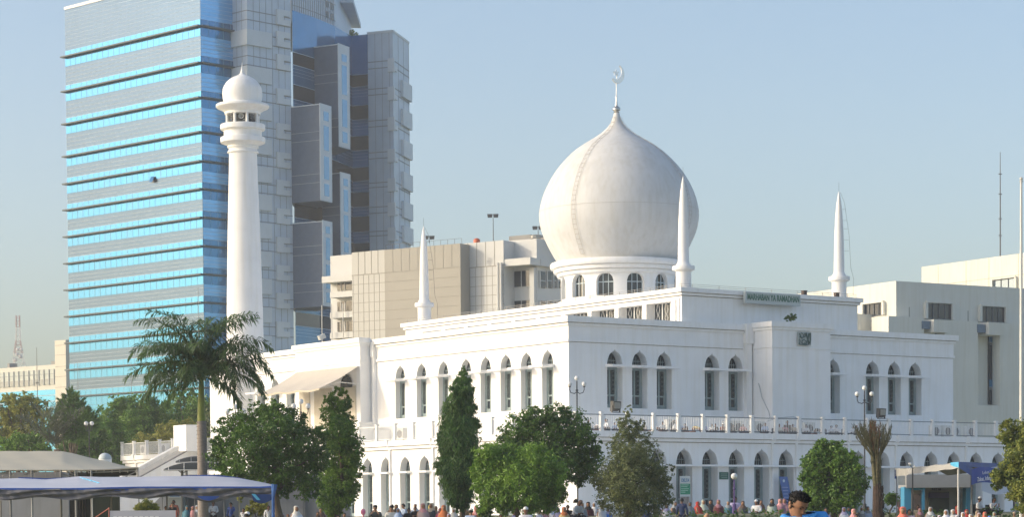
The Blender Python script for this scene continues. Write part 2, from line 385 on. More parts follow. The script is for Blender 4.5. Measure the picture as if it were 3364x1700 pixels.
# railings
RAILM = M('rail_paint', (.78, .78, .76), .5, var=.05)
RAILD = M('rail_grey', (.16, .18, .19), .4, var=.1)
postR = [-1.76, .35, 2.47, 4.54, 6.61, 8.7, 10.79, 12.91, 15.0, 17.12, 19.2, 21.28, 23.3, 25.45, 27.53, 29.68, 31.79, 33.9, 36.0, 38.1, 40.2, 42.3, 44.4]
postL = [-3.7, -1.3, 1.12, 3.51, 5.9, 8.3, 10.73, 13.18, 15.57, 18.01, 20.4, 22.8, 25.2, 27.6, 30.0, 32.4, 34.8, 37.2, 39.6, 42.0, 44.4]
postL2 = [47.54, 49.94, 52.31, 54.7, 57.09, 59.4]
pp = MB(); pp.box(-.10, .10, -.10, .10, 0, 1.12); pp.box(-.13, .13, -.13, .13, 1.12, 1.20); pp.box(-.12, .12, -.12, .12, 0, .08)
pproto = pp.build('railing_post', RAILM, mosque); used = False
def put_post(x, y):
    global used
    o = pproto if not used else pproto.copy()
    if used: COL.objects.link(o); o.parent = mosque
    used = True; o.location = (x, y, 5.5)
def rail_panel(L_):
    m = MB(); h = L_ / 2 - .1
    m.mi = 1; m.box(-h, h, -.03, .03, 1.00, 1.05); m.box(-h, h, -.02, .02, .07, .12); m.mi = 0
    n = int(L_ / .155)
    for k in range(1, n):
        x = -h + 2 * h * k / n; m.box(x - .013, x + .013, -.013, .013, .14, 1.0)
    return m
cache = {}
def put_panel(x, y, L_, rot):
    k = (round(L_, 1))
    if k not in cache: o = cache[k] = rail_panel(L_).build('rail_panel', [RAILM, RAILD if rot == 0 else RAILM], mosque)
    else: o = cache[k].copy(); COL.objects.link(o); o.parent = mosque
    o.location = (x, y, 5.5); o.rotation_euler.z = rot; o.scale.x = L_ / k
put_post(A + .12, B + .12)
pr_ = [A + .12] + postR
for x in postR: put_post(x, B + .12)
for a, b in zip(pr_, pr_[1:]): put_panel((a + b) / 2, B + .12, b - a, 0)
cache.clear()
pl_ = [B + .12] + postL
for y in postL: put_post(A + .12, y)
for a, b in zip(pl_, pl_[1:]): put_panel(A + .12, (a + b) / 2, b - a, math.pi / 2)
for y in postL2: put_post(A + .12, y)
for a, b in zip(postL2, postL2[1:]): put_panel(A + .12, (a + b) / 2, b - a, math.pi / 2)
# rain spouts with downpipes on the fascia
def spout(kind, s):
    m = MB()
    m.hexa([(-.14, -.02, -.42), (.14, -.02, -.42), (.14, .3, -.62), (-.14, .3, -.62), (-.14, -.14, .02), (.14, -.14, .02), (.14, .0, .02), (-.14, .0, .02)])
    m.box(-.07, .07, .16, .298, -5.1, -.5)
    o = m.build('downpipe', PLA, mosque)
    o.location = (s, B, 5.52) if kind == 'R' else (A, s, 5.52); o.rotation_euler.z = 0 if kind == 'R' else -math.pi / 2
for s in (12.7, 14.85, 19.6, 24.1, 31.0, 38.5): spout('R', s)
for s in (-1.0, 5.2, 10.9, 16.5, 30.0, 50.5, 57.0): spout('L', s)
# ---- clerestory tier
TX0, TX1, TY0, TY1 = 9.85, 26.15, .3, 35.55
mb = MB(); zt0, zt1 = 13.2, 15.58
mb.quad((TX0, TY0, zt0), (TX1, TY0, zt0), (TX1, TY0, zt1), (TX0, TY0, zt1))
mb.quad((TX1, TY0, zt0), (TX1, TY1, zt0), (TX1, TY1, zt1), (TX1, TY0, zt1)); mb.quad((TX0, TY1, zt0), (TX1, TY1, zt0), (TX1, TY1, zt1), (TX0, TY1, zt1))
mb.quad((TX0, TY0, zt1), (TX1, TY0, zt1), (TX1, TY1, zt1), (TX0, TY1, zt1))
op = [(1.5, 4.24)] + [(4.68 + 3.2 * k, 7.44 + 3.2 * k) for k in range(9)]
zo0, zo1 = 13.45, 14.82; pz = TY0
for a, b in op:
    mb.quad((TX0, pz, zt0), (TX0, a, zt0), (TX0, a, zt1), (TX0, pz, zt1))
    mb.quad((TX0, a, zt0), (TX0, b, zt0), (TX0, b, zo0), (TX0, a, zo0)); mb.quad((TX0, a, zo1), (TX0, b, zo1), (TX0, b, zt1), (TX0, a, zt1))
    for e in (a, b): mb.quad((TX0, e, zo0), (TX0 + .8, e, zo0), (TX0 + .8, e, zo1), (TX0, e, zo1))
    for z in (zo0, zo1): mb.quad((TX0, a, z), (TX0, b, z), (TX0 + .8, b, z), (TX0 + .8, a, z))
    pz = b
mb.quad((TX0, pz, zt0), (TX0, TY1, zt0), (TX0, TY1, zt1), (TX0, pz, zt1))
mb.box(TX0 - .07, TX0 - .002, .55, .75, 13.3, 14.98); mb.box(TX0 - .1, TX0 - .002, .9, 1.15, 13.3, 14.9)
cl = mb.build('clerestory', PLA, mosque)
for a, b in op:
    f = MB(); f.quad((TX0 + .78, a, zo0), (TX0 + .78, b, zo0), (TX0 + .78, b, zo1), (TX0 + .78, a, zo1)); pn = f.build('clerestory_window', GLS, mosque)
    f = MB()
    for k in range(4): y = a + (b - a) * k / 3; f.box(TX0 + .70, TX0 + .76, y - .04, y + .04, zo0, zo1)
    for k in range(3):
        yc = a + (b - a) * (k + .5) / 3
        for sg in (-1, 1):
            pts = [(TX0 + .70, yc + sg * .05, zo0), (TX0 + .70, yc + sg * .16, zo0 + .35), (TX0 + .70, yc + sg * .05, zo0 + .6), (TX0 + .70, yc + sg * .17, zo0 + .95), (TX0 + .70, yc + sg * .05, zo1)]
            f.tube(pts, .022, 4)
    f.build('grille', RAILM, pn)
pt = [(((TX0, TY0), (TX1, TY0)), (0, -1), 1, 1), (((TX0, TY0), (TX0, TY1)), (-1, 0), 0, 1), (((TX1, TY0), (TX1, TY1)), (1, 0), 0, 1)]
cornice('cornice', pt, 15.66, ((0, .30, .30), (.30, .50, .15)))
# thin guard rail round the clerestory roof
mb = MB()
for y in [TY0 + .1 + k * 1.75 for k in range(21)]: mb.box(TX0 + .08, TX0 + .11, y - .015, y + .015, 15.66, 15.95)
for z in (15.8, 15.93): mb.box(TX0 + .085, TX0 + .105, TY0, TY1, z, z + .02); mb.box(TX0, TX1, TY0 + .085, TY0 + .105, z, z + .02)
for x in [TX0 + 1 + k * 2.4 for k in range(7)]: mb.box(x - .012, x + .012, TY0 + .08, TY0 + .11, 15.66, 15.95)
mb.build('guard_rail', M('thin_wire', (.35, .34, .32), .6), mosque)
# ---- drum and dome
DC = (17.75, 17.6)
seg = 96; dz0, dz1 = 15.9, 18.25; wz0, wz1 = 16.5, 18.25
mb = MB(); mb.lathe([(4.95, 15.58), (4.95, 16.0), (4.7, 16.02), (4.7, 16.3)], 64, DC); mb.build('drum_base', PLA, mosque, smooth=True)
A0 = R(-90 + 13.3 - TH)     # local angle of the first window (facing the viewer)
mb = MB(); RD = 4.45; WW = R(8.6)      # half angle of opening
cols = []
for k in range(12):
    c = A0 + k * R(30)
    xs = [-15, -12, -9.5] + [-8.6, -7.4, -5.5, -2.8, 0, 2.8, 5.5, 7.4, 8.6] + [9.5, 12]
    for d in xs: cols.append((c + R(d), k, d))
def arch_h(d): return wz1 - .68 + .62 * math.sqrt(max(0, 1 - (d / 8.6) ** 2))
n = len(cols)
P = lambda a, z, r_=RD: (DC[0] + r_ * math.cos(a), DC[1] + r_ * math.sin(a), z)
for i in range(n):
    a, k, d = cols[i]; a2, k2, d2 = cols[(i + 1) % n]
    inside = abs(d) <= 8.6 and abs(d2) <= 8.6 and k == k2
    if not inside: mb.quad(P(a, 16.2), P(a2, 16.2), P(a2, 18.75), P(a, 18.75))
    else:
        mb.quad(P(a, 16.2), P(a2, 16.2), P(a2, wz0), P(a, wz0)); mb.quad(P(a, arch_h(d)), P(a2, arch_h(d2)), P(a2, 18.75), P(a, 18.75))
        mb.quad(P(a, arch_h(d)), P(a2, arch_h(d2)), P(a2, arch_h(d2), RD - .38), P(a, arch_h(d), RD - .38))
        if d == -8.6: mb.quad(P(a, wz0), P(a, arch_h(d)), P(a, arch_h(d), RD - .38), P(a, wz0, RD - .38))
        if d2 == 8.6: mb.quad(P(a2, wz0), P(a2, arch_h(d2)), P(a2, arch_h(d2), RD - .38), P(a2, wz0, RD - .38))
drum = mb.build('drum', PLA, mosque)
for k in range(12):
    c = A0 + k * R(30); f = MB(); r0 = RD - .36
    for a, b in ((-8.6, -7.9), (-3.2, -2.5), (2.5, 3.2), (7.9, 8.6)):
        f.hexa([P(c + R(a), wz0, r0), P(c + R(b), wz0, r0), P(c + R(b), wz0, r0 + .06), P(c + R(a), wz0, r0 + .06), P(c + R(a), arch_h(a), r0), P(c + R(b), arch_h(b), r0), P(c + R(b), arch_h(b), r0 + .06), P(c + R(a), arch_h(a), r0 + .06)])
    f.hexa([P(c - WW, 17.5, r0), P(c + WW, 17.5, r0), P(c + WW, 17.5, r0 + .07), P(c - WW, 17.5, r0 + .07), P(c - WW, 17.57, r0), P(c + WW, 17.57, r0), P(c + WW, 17.57, r0 + .07), P(c - WW, 17.57, r0 + .07)])
    fo = f.build('drum_window', M('pale_frame', (.50, .58, .62), .5), mosque)
    f = MB(); f.quad(P(c - WW, wz0, r0), P(c + WW, wz0, r0), P(c + WW, wz1, r0), P(c - WW, wz1, r0)); f.build('pane', GLS, fo)
mb = MB()
def roundp(r_, z0, z1, t=.08): return [(r_ - t * 1.6, z0), (r_ - t * .5, z0 + t * .25), (r_, z0 + t), (r_, z1 - t), (r_ - t * .5, z1 - t * .2), (r_ - t * 1.6, z1)]
mb.lathe([(4.3, 18.15)] + roundp(4.76, 18.22, 18.5) + roundp(5.0, 18.5, 18.82) + roundp(5.27, 18.82, 19.28, .12) + [(4.6, 19.35)], 96, DC)
mb.build('ring_cornice', PLA, drum, smooth=True)
ltop = 30.6
prof = [(4.6, 19.2), (4.66, 19.35), (4.85, 19.6), (5.17, 20.14), (5.59, 20.97), (5.92, 21.78), (6.05, 22.44), (6.09, 22.93), (6.04, 23.43), (5.85, 24.26), (5.52, 25.07), (5.07, 25.89), (4.47, 26.71), (3.66, 27.53), (3.16, 27.94), (2.53, 28.35), (1.95, 28.68), (1.31, 29.09), (0.8, 29.5), (0.42, 30.0), (0.15, 30.82)]
def smooth_prof(p, it=2):
    for _ in range(it):
        q = [p[0]]
        for a, b in zip(p, p[1:]): q += [(a[0] * .75 + b[0] * .25, a[1] * .75 + b[1] * .25), (a[0] * .25 + b[0] * .75, a[1] * .25 + b[1] * .75)]
        p = q + [p[-1]]
    return p
lean = lambda z: -.16 * sm((z - 25) / 6)
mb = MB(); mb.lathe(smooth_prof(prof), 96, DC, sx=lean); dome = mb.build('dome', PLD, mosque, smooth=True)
mb = MB(); mb.lathe([(6.075, 23.16), (6.085, 23.18), (6.075, 23.20)], 96, DC, cap=False); mb.build('seam', M('seam_grey', (.56, .55, .53), .8), dome)
# two ladders climbing the dome
def rprof(z):
    for (r0, z0), (r1, z1) in zip(prof, prof[1:]):
        if z0 <= z <= z1: return r0 + (r1 - r0) * (z - z0) / (z1 - z0)
    return .2
for ang, lo in ((R(-90 - 36 - TH), 19.6), (R(-90 + 58 - TH), 21.0)):
    mb = MB(); zs = [lo + (30.3 - lo) * k / 60 for k in range(61)]
    for o in (-.16, .16):
        pts = []
        for z in zs:
            r_ = rprof(z) + .07; a = ang
            pts.append((DC[0] + lean(z) + r_ * math.cos(a) - o * math.sin(a), DC[1] + r_ * math.sin(a) + o * math.cos(a), z))
        mb.tube(pts, .013, 4)
    for z in zs[::2]:
        r_ = rprof(z) + .07; a = ang; c_ = (DC[0] + lean(z) + r_ * math.cos(a), DC[1] + r_ * math.sin(a))
        mb.tube([(c_[0] - .16 * -math.sin(a), c_[1] - .16 * math.cos(a), z), (c_[0] + .16 * -math.sin(a), c_[1] + .16 * math.cos(a), z)], .013, 4)
    mb.build('ladder', M('ladder_rust', (.48, .43, .38), .7, var=.2, scale=5), dome)
mb = MB(); cx, cy = DC[0] - .17, DC[1]
mb.lathe([(.2, 30.68), (.24, 30.75), (.14, 30.8), (.3, 30.9), (.31, 30.98), (.27, 31.08), (.12, 31.2), (.06, 31.6), (.055, 31.95), (.035, 32.0), (.03, 33.0)], 16, (cx, cy))
fin = mb.build('finial', M('steel', (.55, .54, .50), .3, metal=.8), dome, smooth=True)
# crescent, in a vertical plane, tilted
mb = MB(); c0 = Vector((cx + .12, cy, 33.62)); K = 22
ax = Vector((math.cos(R(-TH + 22)), math.sin(R(-TH + 22)), 0)); th_ = Vector((-ax.y, ax.x, 0)) * .07
ring = []
for k in range(K + 1):
    t = R(-145) + R(215) * k / K
    wv = .04 + .34 * math.sin(math.pi * min(1, .12 + .86 * k / K)); ro = .68; ri = ro - wv
    for rr in (ro, ri):
        ring.append(c0 + ax * (rr * math.cos(t) * .8) + Vector((0, 0, rr * math.sin(t) * 1.05)))
vs = [p - th_ for p in ring] + [p + th_ for p in ring]; m_ = len(ring); fs = []
for k in range(K):
    a, b, c, d = 2 * k, 2 * k + 1, 2 * k + 3, 2 * k + 2
    fs += [(a, b, c, d), (a + m_, d + m_, c + m_, b + m_), (a, d, d + m_, a + m_), (b, b + m_, c + m_, c)]
mb.add(vs, fs)
st = []
for k in range(10):
    rr = .27 if k % 2 == 0 else .13; t = R(90 + 36 * k); st.append(c0 + ax * (-.12 + rr * math.cos(t)) + Vector((0, 0, .1 + rr * math.sin(t))))
mb.add([p - th_ * .6 for p in st] + [p + th_ * .6 for p in st], [tuple(range(10)), tuple(range(19, 9, -1))] + [(i, (i + 1) % 10, 10 + (i + 1) % 10, 10 + i) for i in range(10)])
mb.tube([c0 + Vector((0, 0, -.62)), c0 + ax * -.1 + Vector((0, 0, -.05))], .025, 5)
mb.build('crescent', M('polished_metal', (.95, .93, .88), .25, metal=.6), fin)
# ---- corner spires
def spire_prof(b):
    return [(.53, b), (.53, b + 1.15), (.60, b + 1.17), (.60, b + 1.22), (.75, b + 1.24), (.77, b + 1.28), (.77, b + 1.5), (.74, b + 1.54), (.50, b + 1.56), (.49, b + 1.68), (.44, b + 1.74), (.385, b + 1.85), (.375, b + 2.6),
            (.35, b + 3.8), (.32, b + 4.8), (.275, b + 5.7), (.21, b + 6.5), (.13, b + 7.15), (.06, b + 7.5), (.012, b + 7.7)]
for i, (x, y) in enumerate(((10.75, 1.2), (25.2, 1.2), (10.85, 34.3), (25.2, 34.3))):
    mb = MB(); b = 15.72; mb.box(x - .7, x + .7, y - .7, y + .7, 15.58, b + .02); mb.lathe(spire_prof(b), 28, (x, y))
    sp = mb.build('spire', PLA, mosque, smooth=True)
    mb = MB(); mb.tube([(x, y, b + 7.6), (x, y, b + 8.35)], .012, 4)
    if i: 
        pts = [(x + .05, y - .1, b + 7.6), (x + .35, y - .2, b + 6.9), (x + .62, y - .4, b + 4.5), (x + .72, y - .45, b + 2.2), (x + .95, y - .5, b + 1.4), (x + .9, y - .5, b + .2)]
        mb.tube(pts, .013, 4)
        for p, q in ((0.3, 6.4), (.42, 5.6), (.5, 5.0), (.55, 4.2), (.6, 3.4)): mb.tube([(x + .2, y - .1, b + q), (x + p + .1, y - .3, b + q)], .009, 4)
    mb.build('lightning_rod', M('cable_dark', (.12, .12, .12), .6), sp)
# ================================================================== minaret
MD = 204.6
mloc = at(812, 1700, MD); mz = lambda py: at(805, py, MD).z
minaret = thing('minaret', 'tall round white minaret with a small onion dome and loudspeaker gallery', 'minaret', (mloc.x, mloc.y, 0))
k_ = 4.068 * FOC / MD
def mp_(rows): return [(w / k_, mz(200 + y / 4.068)) for y, w in rows]
mb = MB()
mb.lathe([(1.72, -.6), (1.66, mz(1250)), (1.57, mz(1150)), (1.5, mz(992)), (1.36, mz(750)), (1.2, mz(560)), (1.17, mz(507))] + mp_([(1240, 186), (1236, 205), (1222, 208), (1208, 200), (1205, 188), (1172, 190), (1168, 206), (1152, 208), (1140, 200), (1136, 212),
         (1122, 232), (1105, 280), (1098, 295), (1040, 297), (1028, 292), (1020, 252), (935, 250), (930, 285), (920, 295), (865, 297), (855, 290), (850, 215), (848, 150)]), 48)
mb.build('shaft', PLA, minaret, smooth=True)
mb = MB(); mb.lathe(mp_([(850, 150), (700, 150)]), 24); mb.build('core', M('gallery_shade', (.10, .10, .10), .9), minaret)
mb = MB(); mb.lathe(mp_([(722, 205), (720, 236), (690, 238), (685, 245), (650, 300), (635, 340), (620, 354), (600, 352), (585, 340), (575, 262), (560, 246)]), 48)
mb.build('brim', PLA, minaret, smooth=True)
mb = MB(); mb.lathe(smooth_prof(mp_([(575, 240), (560, 246), (500, 260), (430, 265), (370, 258), (330, 238), (285, 208), (245, 165), (215, 112), (190, 52), (170, 30), (130, 17), (90, 8), (20, 2)]), 2), 48)
mb.build('dome', PLA, minaret, smooth=True)
for k in range(8):
    a = R(22 + 45 * k); mb = MB(); r_ = 212 / k_
    mb.tube([(r_ * math.cos(a), r_ * math.sin(a), mz(200 + 848 / 4.068)), (r_ * math.cos(a), r_ * math.sin(a), mz(200 + 716 / 4.068))], .12, 8); mb.build('column', PLA, minaret, smooth=True)
    a = R(-90 + 45 * k); z = mz(200 + 765 / 4.068); c_, s_ = math.cos(a), math.sin(a)
    mb = MB(); dv_ = Vector((c_, s_, 0))
    mb.tube([dv_ * .85 + Vector((0, 0, z)), dv_ * 1.0 + Vector((0, 0, z)), dv_ * 1.2 + Vector((0, 0, z))], [.06, .10, .24], 12, cap=False); mb.tube([dv_ * 1.02 + Vector((0, 0, z)), dv_ * 1.16 + Vector((0, 0, z))], .05, 8)
    mb.tube([dv_ * .9 + Vector((.2 * -s_, .2 * c_, z - .35)), dv_ * 1.18 + Vector((.25 * -s_, .25 * c_, z - .35))], [.05, .13], 10, cap=False)
    mb.build('loudspeaker', M('horn_grey', (.30, .30, .30), .5, var=.3, scale=3) if k % 2 else M('horn_white', (.6, .6, .58), .5), minaret, smooth=True)

# ================================================================== glass tower
GC = M('cyan_glass', (.024, .18, .36), .16, var=.22, scale=.35, metal=.75, spec=.8, col2=(.035, .165, .33), stretch=(1.5, 1.5, .25))
SP = M('spandrel_glass', (.045, .083, .14), .22, var=.06, scale=.15, metal=.8, spec=.7)
SPL = M('pale_mullion', (.32, .39, .45), .5)
FIN = M('dark_fin', (.045, .07, .08), .5)
CLD = M('aluminium_cladding', (.50, .59, .69), .45, var=.08, scale=.5, metal=.1)
CLL = M('light_cladding', (.60, .66, .71), .5, var=.05, scale=.8)
CDK = M('dark_cladding', (.09, .13, .20), .5, var=.15, scale=1.2)
JNT = M('joint_dark', (.25, .28, .32), .7)
BGL = M('blue_glass', (.04, .19, .38), .15, var=.2, scale=.2, metal=.5, spec=.8)
DWN = M('black_window', (.02, .025, .035), .1, var=.3, scale=.4, spec=.6)
TA = at(666, 700, 360.0)
tower = thing('office_tower', 'tall blue glass office tower with grey clad wings behind the minaret', 'office tower', (TA.x, TA.y, ground(TA.x, TA.y)))
PL = Pl(TA.x, TA.y, -45.8); PR = Pl(TA.x, TA.y, 44.2)
LW = PL.s(222, 700); RW = PR.s(771, 700)
fins = [PL.sz(669, y)[1] for y in (82, 204, 319, 433, 529, 621, 715, 809, 902, 995, 1088, 1182, 1276)]
ZT = PL.sz(214, 30)[1] ; ZB = PL.sz(450, 1330)[1]
# body
mb = MB(); b0 = PL.pt(0, 0); b1 = PL.pt(LW, 0); b2 = PL.pt(LW, 0) + PR.d * 17; b3 = PR.pt(17, 0)
mb.prism([(p.x, p.y) for p in (b0, b1, b2, b3)], 0, ZT - .1); mb.build('tower_body', SP, tower, True)
mb = MB(); PR.box(mb, .04, RW, 2, ZT - .12, .0, .004); mb.build('side_reflection', M('sky_reflection_blue', (.16, .46, .80), .2, var=.12, scale=.2, metal=.5, spec=.7), tower, True)  # same glass as the left face; reflected blue sky put into the base colour
mb = MB(); PL.box(mb, -.05, LW + .05, ZT - .1, ZT + .35, -.5, .12); PR.box(mb, -.1, RW, ZT - .1, ZT + .35, -.5, .12); mb.build('parapet', M('white_coping', (.8, .8, .78), .5), tower, True)
prevb = ZT
for i, z in enumerate(fins):
    mb = MB(); PL.box(mb, -.3, LW + .35, z - .11, z + .10, -.1, .8); mb.build('sun_shade', FIN, tower, True)
    mb = MB(); PR.box(mb, 0.0, RW, z - .12, z + .14, -.1, .5); mb.build('sun_shade', FIN, tower, True)
    for P_, W_, nm in ((PL, LW, 'L'), (PR, RW, 'R')):
        mb = MB(); P_.box(mb, 0.0 if nm == 'L' else .06, W_, z - 1.45, z - .14, .005, .05); P_.box(mb, 0.0 if nm == 'L' else .06, W_, z + .14, z + 1.0, .005, .05)
        mb.mi = 1; st = 1.42; a = st
        while a < W_: P_.box(mb, a - .025, a + .025, z - 1.43, z - .15, .045, .07); P_.box(mb, a - .025, a + .025, z + .15, z + .99, .045, .07); a += st
        mb.build('window_band', [GC, M('glass_joint', (.16, .34, .44), .4)], tower, True)
        # white lines of the spandrel above this window band
        mb = MB(); za = z + 1.0; zb = prevb - 1.45 if i else ZT
        n = max(3, int((zb - za) / .56)) if i else 11
        for k in range(n + 1):
            zz = za + (zb - za) * k / n
            if i == 0:
                P_.box(mb, 0, W_, zz, zz + .04, .0, .01)
            else: P_.box(mb, 0, W_, zz, zz + (.09 if k in (0, n) else .065), .0, .02 if nm == 'L' else .012)
        mb.build('spandrel_trim', SPL, tower, True)
    prevb = z
mb = MB(); PL.box(mb, 0, LW, fins[-1] - 3.6, fins[-1] - 1.5, .005, .06); mb.build('window_band', GC, tower, True)
mb = MB(); PL.box(mb, -.2, LW, fins[-1] - 4.6, fins[-1] - 3.6, .0, 1.4); mb.build('base_canopy', FIN, tower, True)
mb = MB(); PL.box(mb, -.2, LW, fins[-1] - 7.6, fins[-1] - 4.6, .0, 1.0); mb.build('base_wall', M('cream_stone', (.50, .47, .40), .7), tower, True)
# one tilted open window
a0_, zq = PL.sz(505, 582); mb = MB(); mb.hexa([PL.pt(a0_ - .42, zq, .25), PL.pt(a0_ + .42, zq, .25), PL.pt(a0_ + .42, zq + .05, .2), PL.pt(a0_ - .42, zq + .05, .2), PL.pt(a0_ - .42, zq - .8, .6), PL.pt(a0_ + .42, zq - .8, .6), PL.pt(a0_ + .42, zq - .8, .55), PL.pt(a0_ - .42, zq - .8, .55)])
mb.build('open_window', GC, tower, True); mb = MB(); PL.box(mb, a0_ - .42, a0_ + .42, zq - .8, zq, .055, .1); mb.build('window_gap', DWN, tower, True)
# clad pier
q = PR.pt(RW, 0); PS = Pl(q.x, q.y, -45.8); sfr = PS.s(816, 500)
q2 = PS.pt(sfr, 0); PF = Pl(q2.x, q2.y, 44.2); FW = PF.s(960, 600)
ZP = 92.0
mb = MB(); a = PS.pt(0, 0) ; b = PS.pt(sfr, 0); c = PF.pt(FW, 0); d = PF.pt(FW, 0) - PF.n * 14; e = PS.pt(0, 0) - PF.n * 10
mb.prism([(p.x, p.y) for p in (e, a, b, c, d)], 0, ZP); mb.build('clad_pier', CLD, tower, True)
mb = MB(); PF.grid(mb, 0, FW, 4, ZP, 1.22, 0, .05, .03); PS.grid(mb, sfr, 0, 4, ZP, 1.2, 0, .05, .03)
fy = [58, 130, 205, 318, 432, 527, 618, 712, 806, 898, 990, 1084]
for y in fy:
    z = PF.sz(905, y)[1]
    for zz in (z + .35, z - 1.0): PF.box(mb, 0, FW, zz - .06, zz + .06, .0, .05); PS.box(mb, sfr, 0, zz - .06, zz + .06, .0, .05)
mb.build('panel_joint', JNT, tower, True)
for i, y in enumerate(fy):
    z = PF.sz(925, y)[1]; s0, s1 = PF.s(906, y), PF.s(948, y); dz = 1.15
    mb = MB(); m_ = (s0 + s1) / 2
    PF.box(mb, s0, m_, z - dz, z + dz, 0, .4); PF.box(mb, m_, s1, z + .25, z + dz, 0, .38); PF.box(mb, m_, s1, z - dz, z - .3, 0, .38)
    mb.build('facade_panel', CLL, tower, True)
for y in (126, 246, 366, 480, 572, 664, 757, 850, 940, 1034, 1128):
    z = PF.sz(840, y)[1]; s1 = PF.s(889, y)
    mb = MB(); PF.box(mb, -.35, s1, z - 1.15, z + 1.15, 0, .35); PS.box(mb, sfr - .0, -.0, z - 1.15, z + 1.15, 0, .35); mb.build('facade_box', CLL, tower, True)
# recessed curved wing
def onz(px, py, z): r_ = ray(px, py); return r_ * (z / r_.z)
HT = PF.sz(960, 33)[1]
cv = [onz(x, y, HT) for x, y in ((960, 33), (1000, 45.5), (1040, 59.6), (1072, 73), (1101, 86), (1127, 101), (1155, 117.5), (1209, 111.5))]
back = [Vector((cv[-1].x + 2, cv[-1].y + 25, 0)), Vector((cv[0].x - 3, cv[0].y + 32, 0))]
mb = MB(); mb.prism([(p.x, p.y) for p in cv + back], 0, HT); mb.build('curved_wing', BGL, tower, True)
def strip(mb, pts, z0, z1, out):
    for p, q in zip(pts, pts[1:]):
        d = Vector((q.x - p.x, q.y - p.y, 0)).normalized(); n = Vector((d.y, -d.x, 0)) * out
        mb.quad((p.x + n.x, p.y + n.y, z0), (q.x + n.x, q.y + n.y, z0), (q.x + n.x, q.y + n.y, z1), (p.x + n.x, p.y + n.y, z1))
PQ = Pl(cv[6].x, cv[6].y, math.degrees(math.atan2(cv[7].x - cv[6].x, cv[7].y - cv[6].y)))
dk = [(246, 284), (347, 392), (448, 494), (551, 595), (633, 680), (712, 762), (800, 845), (885, 930), (970, 1015), (1060, 1100)]
for y0, y1 in dk:
    z1, z0 = PQ.sz(1180, y0)[1], PQ.sz(1180, y1)[1]
    mb = MB(); strip(mb, cv, z0, z1, .03); mb.mi = 1; strip(mb, cv, z1, z1 + .1, .08); strip(mb, cv, z0 - .1, z0, .08)
    for k in range(1, 4): strip(mb, cv, z0 - .1 - k * .5, z0 - .07 - k * .5, .05)
    mb.build('window_band', [DWN, M('blue_trim', (.30, .42, .55), .4)], tower, True)
# upper stone storey set back above the curve
up = [Vector((p.x, p.y, 0)) for p in cv[:5]]
mb = MB(); mb.prism([(p.x, p.y + .8) for p in up] + [(up[-1].x + 1, up[-1].y + 24), (up[0].x - 4, up[0].y + 26)], HT - 1, 90); us = mb.build('upper_storey', CLD, tower, True)
mb = MB(); strip(mb, [Vector((p.x, p.y + .8, 0)) for p in up], HT + .9, HT + 1.0, .05); strip(mb, [Vector((p.x, p.y + .8, 0)) for p in up], HT + 3.4, HT + 3.5, .05)
for t in range(1, 22):
    s_ = t / 22 * 4; i = min(3, int(s_)); f = s_ - i; p = up[i].lerp(up[i + 1], f); mb.box(p.x - .04, p.x + .04, p.y + .70, p.y + .80, HT, 90)
mb.build('panel_joint', JNT, us, True)
for r_ in range(3):
    for t in (2.9, 3.45):
        i = int(t); p = up[i].lerp(up[i + 1], t - i); q = up[i].lerp(up[i + 1], t - i + .28)
        mb = MB(); strip(mb, [Vector((p.x, p.y + .8, 0)), Vector((q.x, q.y + .8, 0))], HT + .9 + r_ * 1.6, HT + 1.9 + r_ * 1.6, .12); mb.build('window', DWN, us, True)
mb = MB(); e0 = onz(1062, 6, 82.5); e1 = onz(1160, 6, 82.5); mb.hexa([(e0.x, e0.y, 82.4), (e1.x, e1.y, 82.4), (e1.x, e1.y + 20, 82.4), (e0.x, e0.y + 20, 82.4), (e0.x, e0.y, 83.2), (e1.x, e1.y, 83.2), (e1.x, e1.y + 20, 83.2), (e0.x, e0.y + 20, 83.2)]); mb.build('roof_overhang', CLD, tower, True)
